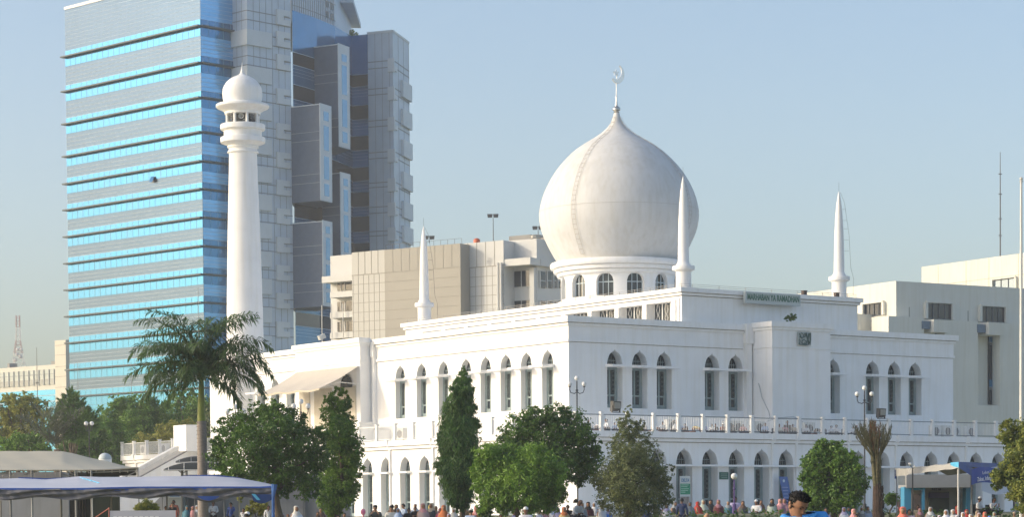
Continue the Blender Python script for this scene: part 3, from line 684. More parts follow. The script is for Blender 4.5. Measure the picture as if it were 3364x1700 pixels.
# projecting dark boxes with pale window strips
for (xl, xc, xr, D_, y0, y1, wins) in ((955, 1050, 1088, 365.5, 343, 660, ((368, 398), (415, 495), (515, 590), (605, 645))),
                                   (1022, 1112, 1147, 371.5, 146, 483, ((180, 204), (216, 312), (328, 418), (434, 470))),
                                   (1060, 1115, 1151, 371.5, 570, 960, ((588, 612), (624, 696), (708, 780), (796, 830), (850, 900))),
                                   (955, 1055, 1091, 365.5, 729, 1008, ((745, 768), (782, 855), (870, 950), (962, 995)))):
    cpt = at(xc, 500, D_); P1 = Pl(cpt.x, cpt.y, -60); P2 = Pl(cpt.x, cpt.y, 25)
    s1 = P1.s(xl, (y0 + y1) / 2); s2 = P2.s(xr, (y0 + y1) / 2); z1 = P1.sz(xc, y0)[1]; z0 = P1.sz(xc, y1)[1]
    p0, p1, p2 = P1.pt(s1, 0), P1.pt(0, 0), P2.pt(s2, 0)
    mb = MB(); mb.prism([(p0.x, p0.y), (p1.x, p1.y), (p2.x, p2.y), (p2.x - 4, p2.y + 8), (p0.x, p0.y + 8)], z0, z1); bx = mb.build('projecting_box', CDK, tower, True)
    mb = MB(); P2.box(mb, .0, s2, z0 + .1, z1 + .25, .01, .12); P1.box(mb, 0, s1, z1 - .02, z1 + .12, .0, .06); mb.build('pale_strip', CLL, bx, True)
    mb = MB()
    for k in (.28, .72): zz = z0 + (z1 - z0) * k; P1.box(mb, 0, s1, zz, zz + .06, 0, .03); P1.box(mb, 0, s1, zz - 1.3, zz - 1.24, 0, .03)
    mb.build('panel_joint', SPL, bx, True)
    for a, b in wins:
        za, zb = P2.sz((xc + xr) / 2, a)[1], P2.sz((xc + xr) / 2, b)[1]; mb = MB(); P2.box(mb, s2 * .30, s2 * .74, zb, za, .12, .15); mb.build('window', M('strip_window', (.10, .30, .52), .15, metal=.3, spec=.8), bx, True)
# far right clad wing
H2 = HT - .5
w0, w1, w2 = onz(1208, 111.5, H2), onz(1290, 103.5, H2), onz(1343, 143, H2)
mb = MB(); mb.prism([(p.x, p.y) for p in (w0, w1, w2, Vector((w2.x - 14, w2.y + 6, 0)), Vector((w0.x - 1, w0.y + 14, 0)))], 0, H2); mb.build('clad_wing', CLD, tower, True)
PA = Pl(w0.x, w0.y, math.degrees(math.atan2(w1.x - w0.x, w1.y - w0.y))); PB = Pl(w1.x, w1.y, math.degrees(math.atan2(w2.x - w1.x, w2.y - w1.y)))
WA_, WB_ = (w1 - w0).length, (w2 - w1).length
mb = MB(); PA.grid(mb, 0, WA_, 4, H2, 1.25, 0, .05, .03); PB.grid(mb, 0, WB_, 4, H2, 3.2, 0, .06, .03)
yy = [201, 223, 290, 310, 395, 415, 500, 520, 600, 615, 680, 700, 760, 775, 840]
for y in yy: z = PA.sz(1250, y)[1]; PA.box(mb, 0, WA_, z - .06, z + .06, 0, .06); PB.box(mb, 0, WB_, z - .06, z + .06, 0, .06)
mb.build('panel_joint', JNT, tower, True)
mb = MB(); PA.box(mb, -.1, WA_ + .1, H2 - .05, H2 + .3, -.3, .1); PB.box(mb, 0, WB_, H2 - .05, H2 + .3, -.3, .1); mb.build('parapet', CLL, tower, True)
for i, y in enumerate((214, 307, 407, 512, 608, 688, 770, 845)):
    z = PA.sz(1275, y)[1]; s0, s1 = PA.s(1276, y), WA_
    mb = MB(); PA.box(mb, s0, s1 + .3, z - 1.1, z + 1.0, 0, .3); PB.box(mb, 0, WB_ * .16, z - .9, z - .2, 0, .3); mb.build('facade_panel', CLL, tower, True)
    z = PB.sz(1325, y + 82)[1]; mb = MB(); PB.box(mb, WB_ * .45, WB_ * 1.02, z - 1.3, z + 1.3, 0, .45); mb.build('facade_box', CLL, tower, True)
# ================================================================== middle cream building
CRM = M('cream_panel', (.50, .49, .45), .6, var=.04, scale=.3)
TAN = M('tan_panel', (.35, .33, .285), .6, var=.05, scale=.3)
GRW = M('grey_white_panel', (.58, .58, .56), .6, var=.05, scale=.4)
JN2 = M('thin_joint', (.33, .31, .27), .8)
ORG = at(1655, 900, 262.0)
mid = thing('cream_office_block', 'cream and tan panelled office block standing between the glass tower and the white dome', 'building', (ORG.x, ORG.y, ground(ORG.x, ORG.y)))
PM = Pl(ORG.x, ORG.y, -55.5)
def sec(px0, px1, ytop, out, mat, name='wall', depth=22, z0=0.0):
    s0, s1 = PM.shift(0, out).s(px0, 950), PM.shift(0, out).s(px1, 950); Pn = PM.shift(0, out)
    z1 = Pn.sz((px0 + px1) / 2, ytop)[1]; mb = MB(); Pn.box(mb, s0, s1, z0, z1, -depth, 0); mb.build(name, mat, mid, True); return Pn, s0, s1, z1
PA_, a0, a1, az = sec(1086, 1160, 839, -2.6, GRW)
PB_, b0, b1, bz = sec(1156.5, 1264, 826, 0, CRM)
PC_, c0, c1, cz = sec(1264, 1513, 811, .25, TAN)
PD_, d0, d1, dz_ = sec(1509, 1655, 796, -1.5, GRW)
PE_, e0, e1, ez = sec(1650, 1764, 789, -3.6, GRW)
mb = MB()
zc = PB_.sz(1210, 902)[1]
for P_, s0, s1, zt, nv in ((PB_, b0, b1, bz, 5), (PC_, c0, c1, cz, 9), (PD_, d0, d1, dz_, 5)):
    lo, hi = min(s0, s1), max(s0, s1)
    P_.box(mb, lo, hi, zc - .04, zc + .05, 0, .03)
    for k in range(1, nv): a = lo + (hi - lo) * k / nv; P_.box(mb, a - .035, a + .035, zc, zt, 0, .02)
    z = zc - 1.05
    while z > 6: P_.box(mb, lo, hi, z - .025, z + .025, 0, .02); z -= 1.05
    if P_ is not PC_:
        k = lo + .75
        while k < hi: P_.box(mb, k - .02, k + .02, 6, zc, 0, .019); k += .75
mb.build('panel_joint', JN2, mid, True)
mb = MB(); PK_ = PA_.shift(0, 1.6); PK_.box(mb, PK_.s(1057, 915), PK_.s(1159, 915), PK_.sz(1105, 927)[1], PK_.sz(1105, 906)[1], -4, 0)
mb.build('canopy', GRW, mid, True)
for y0, y1 in ((959, 977), (1026, 1045), (1093, 1112)):
    mb = MB(); PK_ = PA_.shift(0, 1.2); PK_.pbox(mb, 1084, 1160, y0, y1, -1.18, 0); mb.build('balcony', GRW, mid, True)
for y0, y1 in ((929, 955), (992, 1023), (1058, 1090), (1122, 1150)):
    mb = MB(); PA_.pbox(mb, 1110, 1160, y0, y1, .01, .1); wb = mb.build('window', DWN, mid, True)
    mb = MB(); PA_.pbox(mb, 1134, 1137, y0, y1, .1, .16); PA_.pbox(mb, 1122, 1124, y0, y1, .1, .16); mb.build('frame', GRW, wb, True)
mb = MB()
for x in (1086, 1118, 1155): p = PA_.pt(PA_.s(x, 1000), 0, 1.6); mb.tube([(p.x, p.y, 8), (p.x, p.y, 24.5)], .06, 6)
mb.build('drain_pipe', GRW, mid, True)
mb = MB()
for x in (1641, 1651): p = PD_.pt(PD_.s(x, 1000), 0, .25); mb.tube([(p.x, p.y, 8), (p.x, p.y, PD_.sz(1648, 864)[1])], .16, 8)
mb.build('drain_pipe', GRW, mid, True)
# right-hand portion
ce = PE_.pt(PE_.s(1763.5, 950), 0); PT = Pl(ce.x, ce.y, 34.5)
mb = MB(); zc1, zc0 = PE_.sz(1750, 853)[1], PE_.sz(1750, 876)[1]; PE_.box(mb, PE_.s(1776, 870), PE_.s(1660, 870), zc0, zc1, .01, 2.0); PT.box(mb, 0, 12, zc0, zc1, .0, .6); mb.build('canopy', GRW, mid, True)
for y0, y1 in ((891, 945), (989, 1020)):
    mb = MB(); PE_.pbox(mb, 1686, 1744, y0, y1, .01, .06); wb = mb.build('window', DWN, mid, True); mb = MB(); PE_.pbox(mb, 1686, 1744, y1 - 2, y1, .06, .14); PE_.pbox(mb, 1713, 1715, y0, y1, .06, .1); mb.build('frame', GRW, wb, True)
    mb = MB(); PE_.pbox(mb, 1660, 1680, y0 - 8, y1 + 30, .01, .25); mb.build('pilaster', GRW, mid, True)
mb = MB(); PE_.pbox(mb, 1748, 1763, 880, 1060, .0, .5); mb.build('column', GRW, mid, True)
for y0, y1 in ((893, 948), (990, 1020)):
    for x0, x1 in ((1770, 1790), (1794, 1811), (1815, 1825), (1829, 1845)):
        mb = MB(); PT.pbox(mb, x0, x1, y0, y1, .01, .08); wb = mb.build('window', DWN, mid, True); mb = MB(); PT.pbox(mb, x0 - 1, x0 + 1, y0 - 3, y1, .08, .2); PT.pbox(mb, x0, x1, (y0 + y1) / 2 + 2, (y0 + y1) / 2 + 4, .08, .15); mb.build('frame', GRW, wb, True)
# roof plant
mb = MB(); PE_.shift(0, -2).pbox(mb, 1672, 1743, 774, 800, -6, 0); PE_.shift(0, -2).pbox(mb, 1743, 1790, 780, 800, -6, -.5)
mb.build('roof_plant', M('plant_grey', (.30, .29, .27), .8), mid, True)
mb = MB(); p = PE_.pt(PE_.s(1711, 780), 0, -3); mb.lathe([(1.0, p.z + PE_.sz(1711, 778)[1]), (1.0, PE_.sz(1711, 768)[1]), (.5, PE_.sz(1711, 764)[1])], 16, (p.x, p.y))
for k in range(7): p2 = PE_.pt(PE_.s(1735 + k * 9, 775), 0, -3.2); z = PE_.sz(1740 + k * 9, 772 + k * 1.6)[1]; mb.box(p2.x - .4, p2.x + .4, p2.y - .4, p2.y + .4, z - .8, z)
mb.build('roof_tank', M('tank_steel', (.38, .37, .33), .5, metal=.3), mid, True)
mb = MB(); lo, hi = min(c0, c1), max(c0, c1)
for k in range(12): a = lo + (hi - lo) * k / 11; PC_.box(mb, a - .015, a + .015, cz, cz + .6, -.3, -.27)
PC_.box(mb, lo, hi, cz + .57, cz + .6, -.3, -.27); mb.build('roof_railing', M('rail_dark', (.12, .12, .12), .6), mid, True)
p = PD_.pt(PD_.s(1532, 800), 0, -2); tk = thing('water_tank', 'small orange water tank on the roof edge of the cream block', 'water tank', (p.x, p.y, dz_))
mb = MB(); mb.lathe([(.36, 0), (.37, .2), (.36, .6), (.2, .72), (.08, .75)], 16); mb.build('tank', M('orange_plastic', (.55, .13, .06), .5), tk, smooth=True)
def flood(px, ytop, D, zb, label, h=.0):
    p = at(px, ytop, D); t = thing('floodlight_mast', label, 'floodlight', (p.x, p.y, zb), group='floodlights on masts over the roofs'); H = p.z - zb
    mb = MB(); mb.tube([(0, 0, 0), (0, 0, H)], [.06, .04], 6); mb.build('mast', M('rail_dark', (.12, .12, .12), .6), t)
    for sx in (-.35, .3):
        mb = MB(); mb.hexa([(sx - .25, -.12, H), (sx + .25, -.12, H), (sx + .25, .22, H + .12), (sx - .25, .22, H + .12), (sx - .3, -.22, H + .38), (sx + .3, -.22, H + .38), (sx + .25, .2, H + .45), (sx - .25, .2, H + .45)]); mb.build('lamp_head', M('rail_dark', (.12, .12, .12), .6), t)
flood(1410, 788, 264, cz, 'short floodlight mast behind the left white spire, on the tan roof')
flood(1620, 716, 268, dz_, 'tallest twin floodlight mast on the cream roof, left of the dome')
flood(1768, 756, 268, ez, 'floodlight mast on the roof plant right beside the dome')

# ================================================================== right-hand beige building
BEI = M('beige_concrete', (.70, .69, .62), .8, var=.06, scale=.25, streak=.05, bump=.1)
rc = at(2944, 1000, 236.0)
rb = thing('beige_building', 'beige concrete building with stepped balconies behind the right end of the mosque', 'building', (rc.x, rc.y, ground(rc.x, rc.y)))
QL = Pl(rc.x, rc.y, -31.6); QR = Pl(rc.x, rc.y, 58.4); zt = QL.sz(2943, 924)[1]
mb = MB(); pts = [QL.pt(QL.s(2600, 1000), 0), QL.pt(0, 0), QR.pt(42, 0), QR.pt(42, 0) + QL.d * 30]; mb.prism([(p.x, p.y) for p in pts], 0, zt); mb.build('wall', BEI, rb, True)
def rwin(P_, x0, x1, y0, y1, n, nm='window', par=rb, dark=DWN):
    mb = MB(); P_.pbox(mb, x0, x1, y0, y1, .01, .05); o = mb.build(nm, dark, par, True)
    mb = MB(); s0, s1 = P_.s(x0, (y0 + y1) / 2), P_.s(x1, (y0 + y1) / 2); za, zb = P_.sz((x0 + x1) / 2, y0)[1], P_.sz((x0 + x1) / 2, y1)[1]
    for k in range(n + 1): a = s0 + (s1 - s0) * k / n; P_.box(mb, a - .04, a + .04, zb, za, .05, .12)
    for z in (za - .05, zb + .05): P_.box(mb, s0, s1, z - .04, z + .04, .05, .11)
    mb.build('frame', M('frame_dk', (.10, .115, .13), .5), o, True)
    mb = MB(); P_.box(mb, min(s0, s1) - .15, max(s0, s1) + .15, za, za + .16, .0, .35); P_.box(mb, min(s0, s1) - .3, min(s0, s1), zb, za, .0, .34); P_.box(mb, max(s0, s1), max(s0, s1) + .3, zb, za, .0, .34); mb.build('surround', BEI, o, True)
rwin(QL, 2842, 2904, 998, 1040, 4); rwin(QR, 3042, 3122, 998, 1050, 4); rwin(QR, 3220, 3297, 1009, 1060, 4)
mb = MB(); QL.pbox(mb, 2790, 2868, 1039, 1110, .01, 2.4); QL.pbox(mb, 2884, 2917, 1043, 1110, .01, .8); mb.build('balcony', BEI, rb, True)
sA = QR.s(2925, 1050)
zz = QR.sz(2990, 1047)[1]
QO = QR.shift(0, 1.3)
mb = MB(); QO.box(mb, QO.s(2919, 1050), QO.s(3036, 1060), 0, zz, -1.3, 0); mb.build('lower_wall', BEI, rb, True)
mb = MB(); QO.box(mb, QO.s(3103, 1080), QO.s(3213, 1080), 0, QO.sz(3150, 1055)[1], -1.3, 0); QO.box(mb, QO.s(3284, 1080), 42, 0, QO.sz(3330, 1064)[1], -1.3, 0); mb.build('lower_wall', BEI, rb, True)
for x0, x1, y0, y1 in ((3056, 3104, 1053, 1094), (3237, 3285, 1062, 1103)):
    mb = MB(); QO.pbox(mb, x0, x1, y0, y1, -1.2, .5); mb.build('balcony', BEI, rb, True)
rwin(QR, 3064, 3100, 1096, 1130, 2, dark=BGL)
mb = MB(); QR.pbox(mb, 3244, 3285, 1106, 1331, .05, .25); o = mb.build('tall_window', DWN, rb, True)
mb = MB()
for y in (1128, 1134, 1275, 1281): QR.pbox(mb, 3244, 3285, y - 1.2, y + 1.2, .25, .3)
mb.build('frame', M('frame_mid', (.22, .25, .28), .5), o, True)
mb = MB(); QR.pbox(mb, 3244, 3285, 1108, 1127, .26, .28); QR.pbox(mb, 3244, 3285, 1250, 1275, .26, .28); mb.build('pane', BGL, o, True)
mb = MB(); QO.box(mb, QO.s(3205, 1340), QO.s(3290, 1340), 0, QO.sz(3250, 1333)[1], -1.29, .01); mb.build('lower_wall', BEI, rb, True)
for x in (3041, 3223):
    mb = MB(); QO.pbox(mb, x - 13, x + 13, 1056 if x < 3100 else 1067, 1082 if x < 3100 else 1094, -.6, .1); mb.build('air_conditioner', M('blue_grey_unit', (.15, .21, .28), .6, var=.2, scale=3), rb, True)
for x, y in ((2987, 1010), (3180, 1022)): mb = MB(); QR.pbox(mb, x - 1, x + 1, y, y + 34, .0, .02); mb.build('crack', M('crack_dark', (.25, .24, .2), .9), rb, True)
# upper block behind
uc = at(3028, 950, 300.0); ub = thing('beige_upper_building', 'taller sunlit beige block with one wide window, behind the right beige building', 'building', (uc.x, uc.y, ground(uc.x, uc.y)))
QU = Pl(uc.x, uc.y, 180 - 31.6); zu = QU.sz(3029, 878)[1]
mb = MB(); s1 = QU.s(3600, 950); pts = [QU.pt(0, 0), QU.pt(s1, 0), QU.pt(s1, 0) - QU.n * 30, QU.pt(0, 0) - QU.n * 30]; mb.prism([(p.x, p.y) for p in pts], 0, zu); mb.build('wall', BEI, ub, True)
mb = MB()
for a in (3, 8, 12, 17, 21): QU.box(mb, a, a + .05, 20, zu, 0, .02)
for z in (zu - 2.5, zu - 4.2): QU.box(mb, 2, s1, z, z + .05, 0, .02)
mb.build('panel_joint', M('thin_joint2', (.46, .43, .33), .8), ub, True)
rwin(QU, 3266, 3338, 917, 965, 3, par=ub, dark=M('sky_glass', (.30, .36, .42), .08, metal=.5))
def mast(name, label, px, y0, y1, D, r_, col, base=None, cat='mast', dishes=False):
    p = at(px, y1, D); q = at(px, y0, D); zb = p.z if base is None else base
    t = thing(name, label, cat, (p.x, p.y, zb)); mb = MB(); mb.tube([(0, 0, 0), (0, 0, (q.z - zb) * .6), (0, 0, q.z - zb)], [r_, r_ * .8, r_ * .4], 6)
    if dishes:
        for f in (.25, .4, .62, .8): z = (q.z - zb) * f; mb.box(-r_ * 2.2, r_ * 2.2, -.03, .03, z, z + .12)
    mb.build('pole', col, t); return t
mast('antenna_mast', 'tall thin guyed antenna mast on top of the right beige block', 3286, 500, 842, 296, .09, M('rail_dark', (.12, .12, .12), .6), base=zu - .1, dishes=True)
mast('lightning_pole', 'slim pole with a side bracket in front of the far left cream building', 124, 1143, 1400, 250, .07, M('grey_pole', (.25, .24, .23), .6), base=-.6, dishes=True)
mast('lightning_pole', 'slim pole in front of the left edge of the glass tower', 258, 1188, 1400, 240, .05, M('grey_pole', (.25, .24, .23), .6), base=-.6)
mast('lightning_pole', 'slim pole in front of the glass tower, left of the royal palm fronds', 433, 1190, 1400, 240, .05, M('grey_pole', (.25, .24, .23), .6), base=-.6)
mast('lightning_pole', 'slim pole rising just above the top of the royal palm', 657, 945, 1400, 240, .05, M('grey_pole', (.25, .24, .23), .6), base=-.6)
# ================================================================== far left building and radio mast
lc = at(215, 1200, 480.0); fb = thing('far_cream_building', 'low cream building with a long ribbon of windows at the far left', 'building', (lc.x, lc.y, -.6))
FL = Pl(lc.x, lc.y, -50.0)
mb = MB(); z1 = FL.sz(120, 1203)[1]; s1 = FL.s(-160, 1200); FL.box(mb, 0, s1, 0, z1, -20, 0); mb.build('wall', M('pale_cream', (.62, .60, .52), .7, var=.05), fb, True)
mb = MB(); FL.box(mb, FL.s(233, 1250), FL.s(197, 1250), 0, FL.sz(215, 1120)[1], -8, 1.2); o = mb.build('stair_tower', M('pale_cream2', (.64, .60, .50), .7, var=.05), fb, True)
mb = MB()
for y in (1137, 1169, 1207, 1240, 1275): z = FL.sz(215, y)[1]; FL.box(mb, FL.s(233, 1250), FL.s(197, 1250), z, z + .08, 1.2, 1.24)
mb.build('panel_joint', JN2, o, True)
sq = FL.s(197, 1250); zwa, zwb = FL.sz(100, 1219)[1], FL.sz(100, 1270)[1]; n = 22
mb = MB(); FL.box(mb, sq, s1, zwa - 1.5, zwa, .01, .1); FL.box(mb, sq, s1, zwb, zwa - 1.5, .0, .08); o = mb.build('window_band', M('pale_glass', (.42, .47, .44), .3, var=.15, scale=.3), fb, True)
mb = MB(); FL.box(mb, sq, s1, zwb + .1, zwa - 1.9, .10, .14); mb.build('pane', M('grey_glass', (.26, .29, .29), .2, var=.25, scale=.4), o, True)
mb = MB()
for k in range(n + 1): a = sq + (s1 - sq) * k / n; FL.box(mb, a - .09, a + .09, zwb, zwa, .14, .24)
FL.box(mb, sq, s1, zwa - 1.0, zwa - .9, .14, .2); mb.build('frame', M('frame_mid', (.22, .25, .28), .5), o, True)
mb = MB(); zg = FL.sz(100, 1286)[1]; FL.box(mb, sq, s1, 2, zg, .01, .2); o = mb.build('window_band', GC, fb, True)
mb = MB()
for k in range(4): FL.box(mb, sq, s1, zg - 1.2 * (k + 1), zg - 1.2 * (k + 1) + .15, .2, .26)
mb.build('frame', SPL, o, True)
mb = MB(); FL.box(mb, FL.s(18, 1200), FL.s(11, 1200), z1, z1 + 1.0, -3, -1); FL.box(mb, FL.s(182, 1200), FL.s(155, 1200), z1, z1 + .8, -3, -1); mb.build('roof_plant', M('plant_grey', (.30, .29, .27), .8), fb, True)
rm = at(61, 1200, 560.0); rt = thing('radio_mast', 'red and white lattice radio mast at the far left on the horizon', 'radio mast', (rm.x, rm.y, 0)); zb = at(61, 1215, 560).z
mb = MB(); RED = M('mast_red', (.42, .22, .21), .6); WHT = M('mast_white', (.70, .66, .64), .6)
lv = [(0, 3.2), (zb * .6, 2.2), (at(61, 1196, 560).z, 1.25), (at(61, 1160, 560).z, .9), (at(61, 1120, 560).z, .5), (at(61, 1075, 560).z, .42), (at(61, 1037, 560).z, .4)]
def latt(mb, z0, z1, r0, r1, st):
    n = max(1, int((z1 - z0) / st)); cs = [(-1, -1), (1, -1), (1, 1), (-1, 1)]
    for k in range(n):
        a, b = k / n, (k + 1) / n; za, zb_ = z0 + (z1 - z0) * a, z0 + (z1 - z0) * b; ra, rb_ = r0 + (r1 - r0) * a, r0 + (r1 - r0) * b
        for i in range(4):
            c, d = cs[i], cs[(i + 1) % 4]
            mb.tube([(c[0] * ra, c[1] * ra, za), (c[0] * rb_, c[1] * rb_, zb_)], .05, 4, False); mb.tube([(c[0] * ra, c[1] * ra, za), (d[0] * rb_, d[1] * rb_, zb_)], .03, 4, False); mb.tube([(c[0] * ra, c[1] * ra, za), (d[0] * ra, d[1] * ra, za)], .03, 4, False)
for i, ((z0, r0), (z1_, r1)) in enumerate(zip(lv, lv[1:])):
    mb = MB(); latt(mb, z0, z1_, r0, r1, .9 if i > 1 else 3); mb.build('lattice_section', (WHT, WHT, WHT, RED, WHT, RED)[i], rt)
mb = MB()
for px, py, rr in ((50, 1185, .45), (66, 1172, .5), (58, 1150, .4), (70, 1150, .35), (56, 1166, .4)): p = at(px, py, 559); mb.ball((p.x - rm.x, -1, p.z), (rr, .2, rr), 8, 5)
mb.build('dish', WHT, rt)
# ================================================================== vegetation
BARK = M('bark', (.13, .10, .075), .9, var=.35, scale=6, bump=.5)
def rdir(rn):
    z = rn.uniform(-1, 1); a = rn.uniform(0, 2 * math.pi); s_ = math.sqrt(1 - z * z); return Vector((s_ * math.cos(a), s_ * math.sin(a), z))
DENS = 1.75
def leaves(mb, rn, blobs, n, L_, W_, droop=0.0, clump=.45, up=.3, flat=1.0, spiky=False):
    """blobs: (centre, radius). leaves gather in small tufts over each blob, with gaps between"""
    n = int(n * DENS); tot = sum(r * r for c, r in blobs)
    for c, r in blobs:
        k = max(4, int(n * r * r / tot)); tufts = max(4, int(k / 16))
        for t in range(tufts):
            d = rdir(rn); rr = r * (rn.uniform(.15, 1.0) if rn.random() < .3 else rn.uniform(.6, 1.05)) * (rn.uniform(1.1, 1.32) if rn.random() < .10 else 1); tc = c + Vector((d.x * rr, d.y * rr, d.z * rr * flat)); sg = clump * r * rn.uniform(.25, .6) * .55
            for i in range(int(k / tufts)):
                p = tc + Vector((rn.gauss(0, sg), rn.gauss(0, sg), rn.gauss(0, sg * .8)))
                nn = (d * .7 + rdir(rn) * .9 + Vector((0, 0, up))).normalized()
                ax = nn.cross(rdir(rn)); ax = (ax.normalized() + Vector((0, 0, -droop)) + d * .3).normalized()
                if spiky: ax = (d + Vector((0, 0, .35)) + rdir(rn) * .25).normalized()
                sd = ax.cross(nn)
                if sd.length < .1: continue
                sd.normalize(); l = L_ * rn.uniform(.6, 1.25); w_ = W_ * rn.uniform(.7, 1.2)
                a = p - ax * l * .5; b = p + ax * l * .5
                mb.v += [tuple(a), tuple(p + sd * w_ * .5 - ax * l * .08), tuple(b), tuple(p - sd * w_ * .5 - ax * l * .08)]
                q = len(mb.v) - 4; mb.f.append((q, q + 1, q + 2, q + 3)); mb.m.append(0)
def tree(name, label, D, blobs_px, mat, n=6000, L_=.2, W_=.1, base_px=None, trunk=.18, seed=1, depth=.8, group=None, limbs=7, cat='tree', bark=None, rows=None, **kw):
    rn = random.Random(seed)
    bl = []
    for px, py, pr in blobs_px:
        r_ = pr * 1.06 * D / FOC; p = at(px, py, D + rn.uniform(-1, 1) * r_ * depth); bl.append((p, r_))
    bx = base_px if base_px else sum(b[0] for b in blobs_px) / len(blobs_px)
    b = at(bx, 1700, D); gz = ground(b.x, b.y)
    t = thing(name, label, cat, (b.x, b.y, gz), group=group)
    o = Vector((b.x, b.y, gz)); loc = [(p - o, r_) for p, r_ in bl]
    top = max(loc, key=lambda q: q[0].z)[0]; cen = sum((q[0] for q in loc), Vector()) / len(loc)
    mb = MB(); n_ = 7; pts = []; rad = []
    for i in range(n_ + 1):
        f = i / n_; pts.append(Vector((cen.x * f * .8 + math.sin(f * 5 + seed) * .12, cen.y * f * .8, cen.z * 1.05 * f))); rad.append(trunk * (1.15 - .75 * f) * (1.25 if i == 0 else 1))
    mb.tube(pts, rad, 9); tr = mb.build('trunk', bark or BARK, t, smooth=True)
    mb = MB()
    for j, (p, r_) in enumerate(sorted(loc, key=lambda q: -q[1])[:limbs]):
        f = min(.95, max(.3, (p.z * .55) / max(.1, cen.z * 1.05))); i = f * n_; k = min(n_ - 1, int(i)); s_ = pts[k].lerp(pts[k + 1], i - k)
        mid_ = s_.lerp(p, .5) + Vector((rn.uniform(-.2, .2), rn.uniform(-.2, .2), rn.uniform(-.1, .3)))
        mb.tube([s_, mid_, p], [trunk * .45, trunk * .3, trunk * .1], 6)
        for q in range(3): e = p + rdir(rn) * r_ * .8; mb.tube([mid_.lerp(p, .6), p.lerp(e, .5), e], [trunk * .16, trunk * .1, trunk * .04], 4)
    mb.build('limb', bark or BARK, tr, smooth=True)
    mb = MB(); leaves(mb, rn, loc, n, L_, W_, **kw); mb.build('crown', mat, t)
    return t
LF_DK = leaf_mat('leaf_dark', (0.042, 0.102, 0.022), (0.144, 0.264, 0.042))
LF_MD = leaf_mat('leaf_mid', (0.054, 0.132, 0.024), (0.228, 0.372, 0.054))
LF_BR = leaf_mat('leaf_bright', (.06, .15, .022), (.26, .42, .055))
LF_YE = leaf_mat('leaf_yellowish', (0.120, 0.156, 0.030), (0.456, 0.432, 0.084))
LF_OL = leaf_mat('leaf_olive', (.07, .105, .04), (.30, .33, .13), scale=1.5)
LF_BL = leaf_mat('leaf_bluish', (.05, .09, .05), (.15, .22, .12))
LF_CO = leaf_mat('leaf_column', (0.030, 0.090, 0.022), (0.132, 0.252, 0.048), scale=1.2)
# --- front row
tree('broad_tree', 'broad dark green tree with forked trunk right of the royal palm', 112, [(745, 1440, 46), (728, 1510, 44), (790, 1405, 48), (855, 1368, 42), (912, 1362, 42), (900, 1430, 72), (820, 1480, 72), (962, 1395, 46), (985, 1450, 60), (900, 1520, 75), (980, 1540, 65), (765, 1565, 45), (1040, 1500, 50), (830, 1580, 45), (925, 1595, 45), (1010, 1600, 45), (716, 1460, 24), (730, 1385, 15), (1050, 1430, 30)],
     LF_DK, n=15000, L_=.19, W_=.085, base_px=930, trunk=.2, seed=3, clump=.5, depth=1.1)
tree('conical_tree', 'conical leafy tree pressed against the right side of the broad tree', 117, [(1103, 1283, 13), (1128, 1292, 15), (1085, 1312, 22), (1125, 1330, 28), (1095, 1370, 38), (1130, 1390, 34), (1110, 1430, 52), (1145, 1450, 38), (1120, 1500, 58), (1150, 1535, 42), (1110, 1580, 58), (1155, 1480, 36), (1090, 1640, 45), (1130, 1625, 40), (1095, 1680, 30), (1160, 1600, 26)],
     LF_MD, n=11000, L_=.2, W_=.08, base_px=1110, trunk=.14, seed=5, clump=.5, depth=.9, droop=.5)
tree('columnar_tree', 'tall narrow dark columnar tree with drooping leaves before the lit facade', 115, [(1522, 1214, 7), (1521, 1232, 13), (1518, 1262, 26), (1514, 1300, 36), (1508, 1345, 47), (1508, 1395, 55), (1506, 1445, 60), (1505, 1495, 62), (1506, 1545, 60), (1508, 1595, 52), (1512, 1635, 38), (1515, 1662, 22), (1540, 1290, 18), (1455, 1440, 22), (1560, 1400, 20), (1450, 1540, 22), (1560, 1520, 22), (1556, 1345, 14)],
     LF_CO, n=15000, L_=.30, W_=.055, base_px=1510, trunk=.13, seed=7, clump=.42, depth=.6, droop=1.3, up=.1)
tree('broad_tree', 'large dark spreading tree at the front corner of the mosque', 121, [(1760, 1375, 45), (1828, 1372, 42), (1872, 1400, 55), (1700, 1420, 52), (1780, 1440, 75), (1860, 1470, 75), (1920, 1450, 42), (1935, 1510, 40), (1955, 1490, 24), (1900, 1540, 50), (1820, 1530, 70), (1740, 1500, 65), (1670, 1470, 42), (1690, 1540, 50), (1852, 1348, 14), (1948, 1550, 26), (1905, 1580, 24), (1970, 1470, 16)],
     LF_DK, n=15000, L_=.2, W_=.085, base_px=1800, trunk=.2, seed=11, clump=.5, depth=1.0)
tree('bushy_tree', 'lower bushy light green tree in front of the large dark spreading tree', 108, [(1602, 1500, 40), (1582, 1550, 36), (1640, 1515, 56), (1700, 1525, 58), (1760, 1518, 52), (1800, 1560, 58), (1700, 1600, 75), (1625, 1605, 58), (1780, 1620, 65), (1840, 1615, 30), (1600, 1660, 32), (1655, 1660, 35), (1740, 1668, 30), (1570, 1600, 24), (1590, 1690, 24)],
     LF_BR, n=15000, L_=.24, W_=.06, base_px=1700, trunk=.15, seed=13, clump=.5, depth=.9, droop=.7)
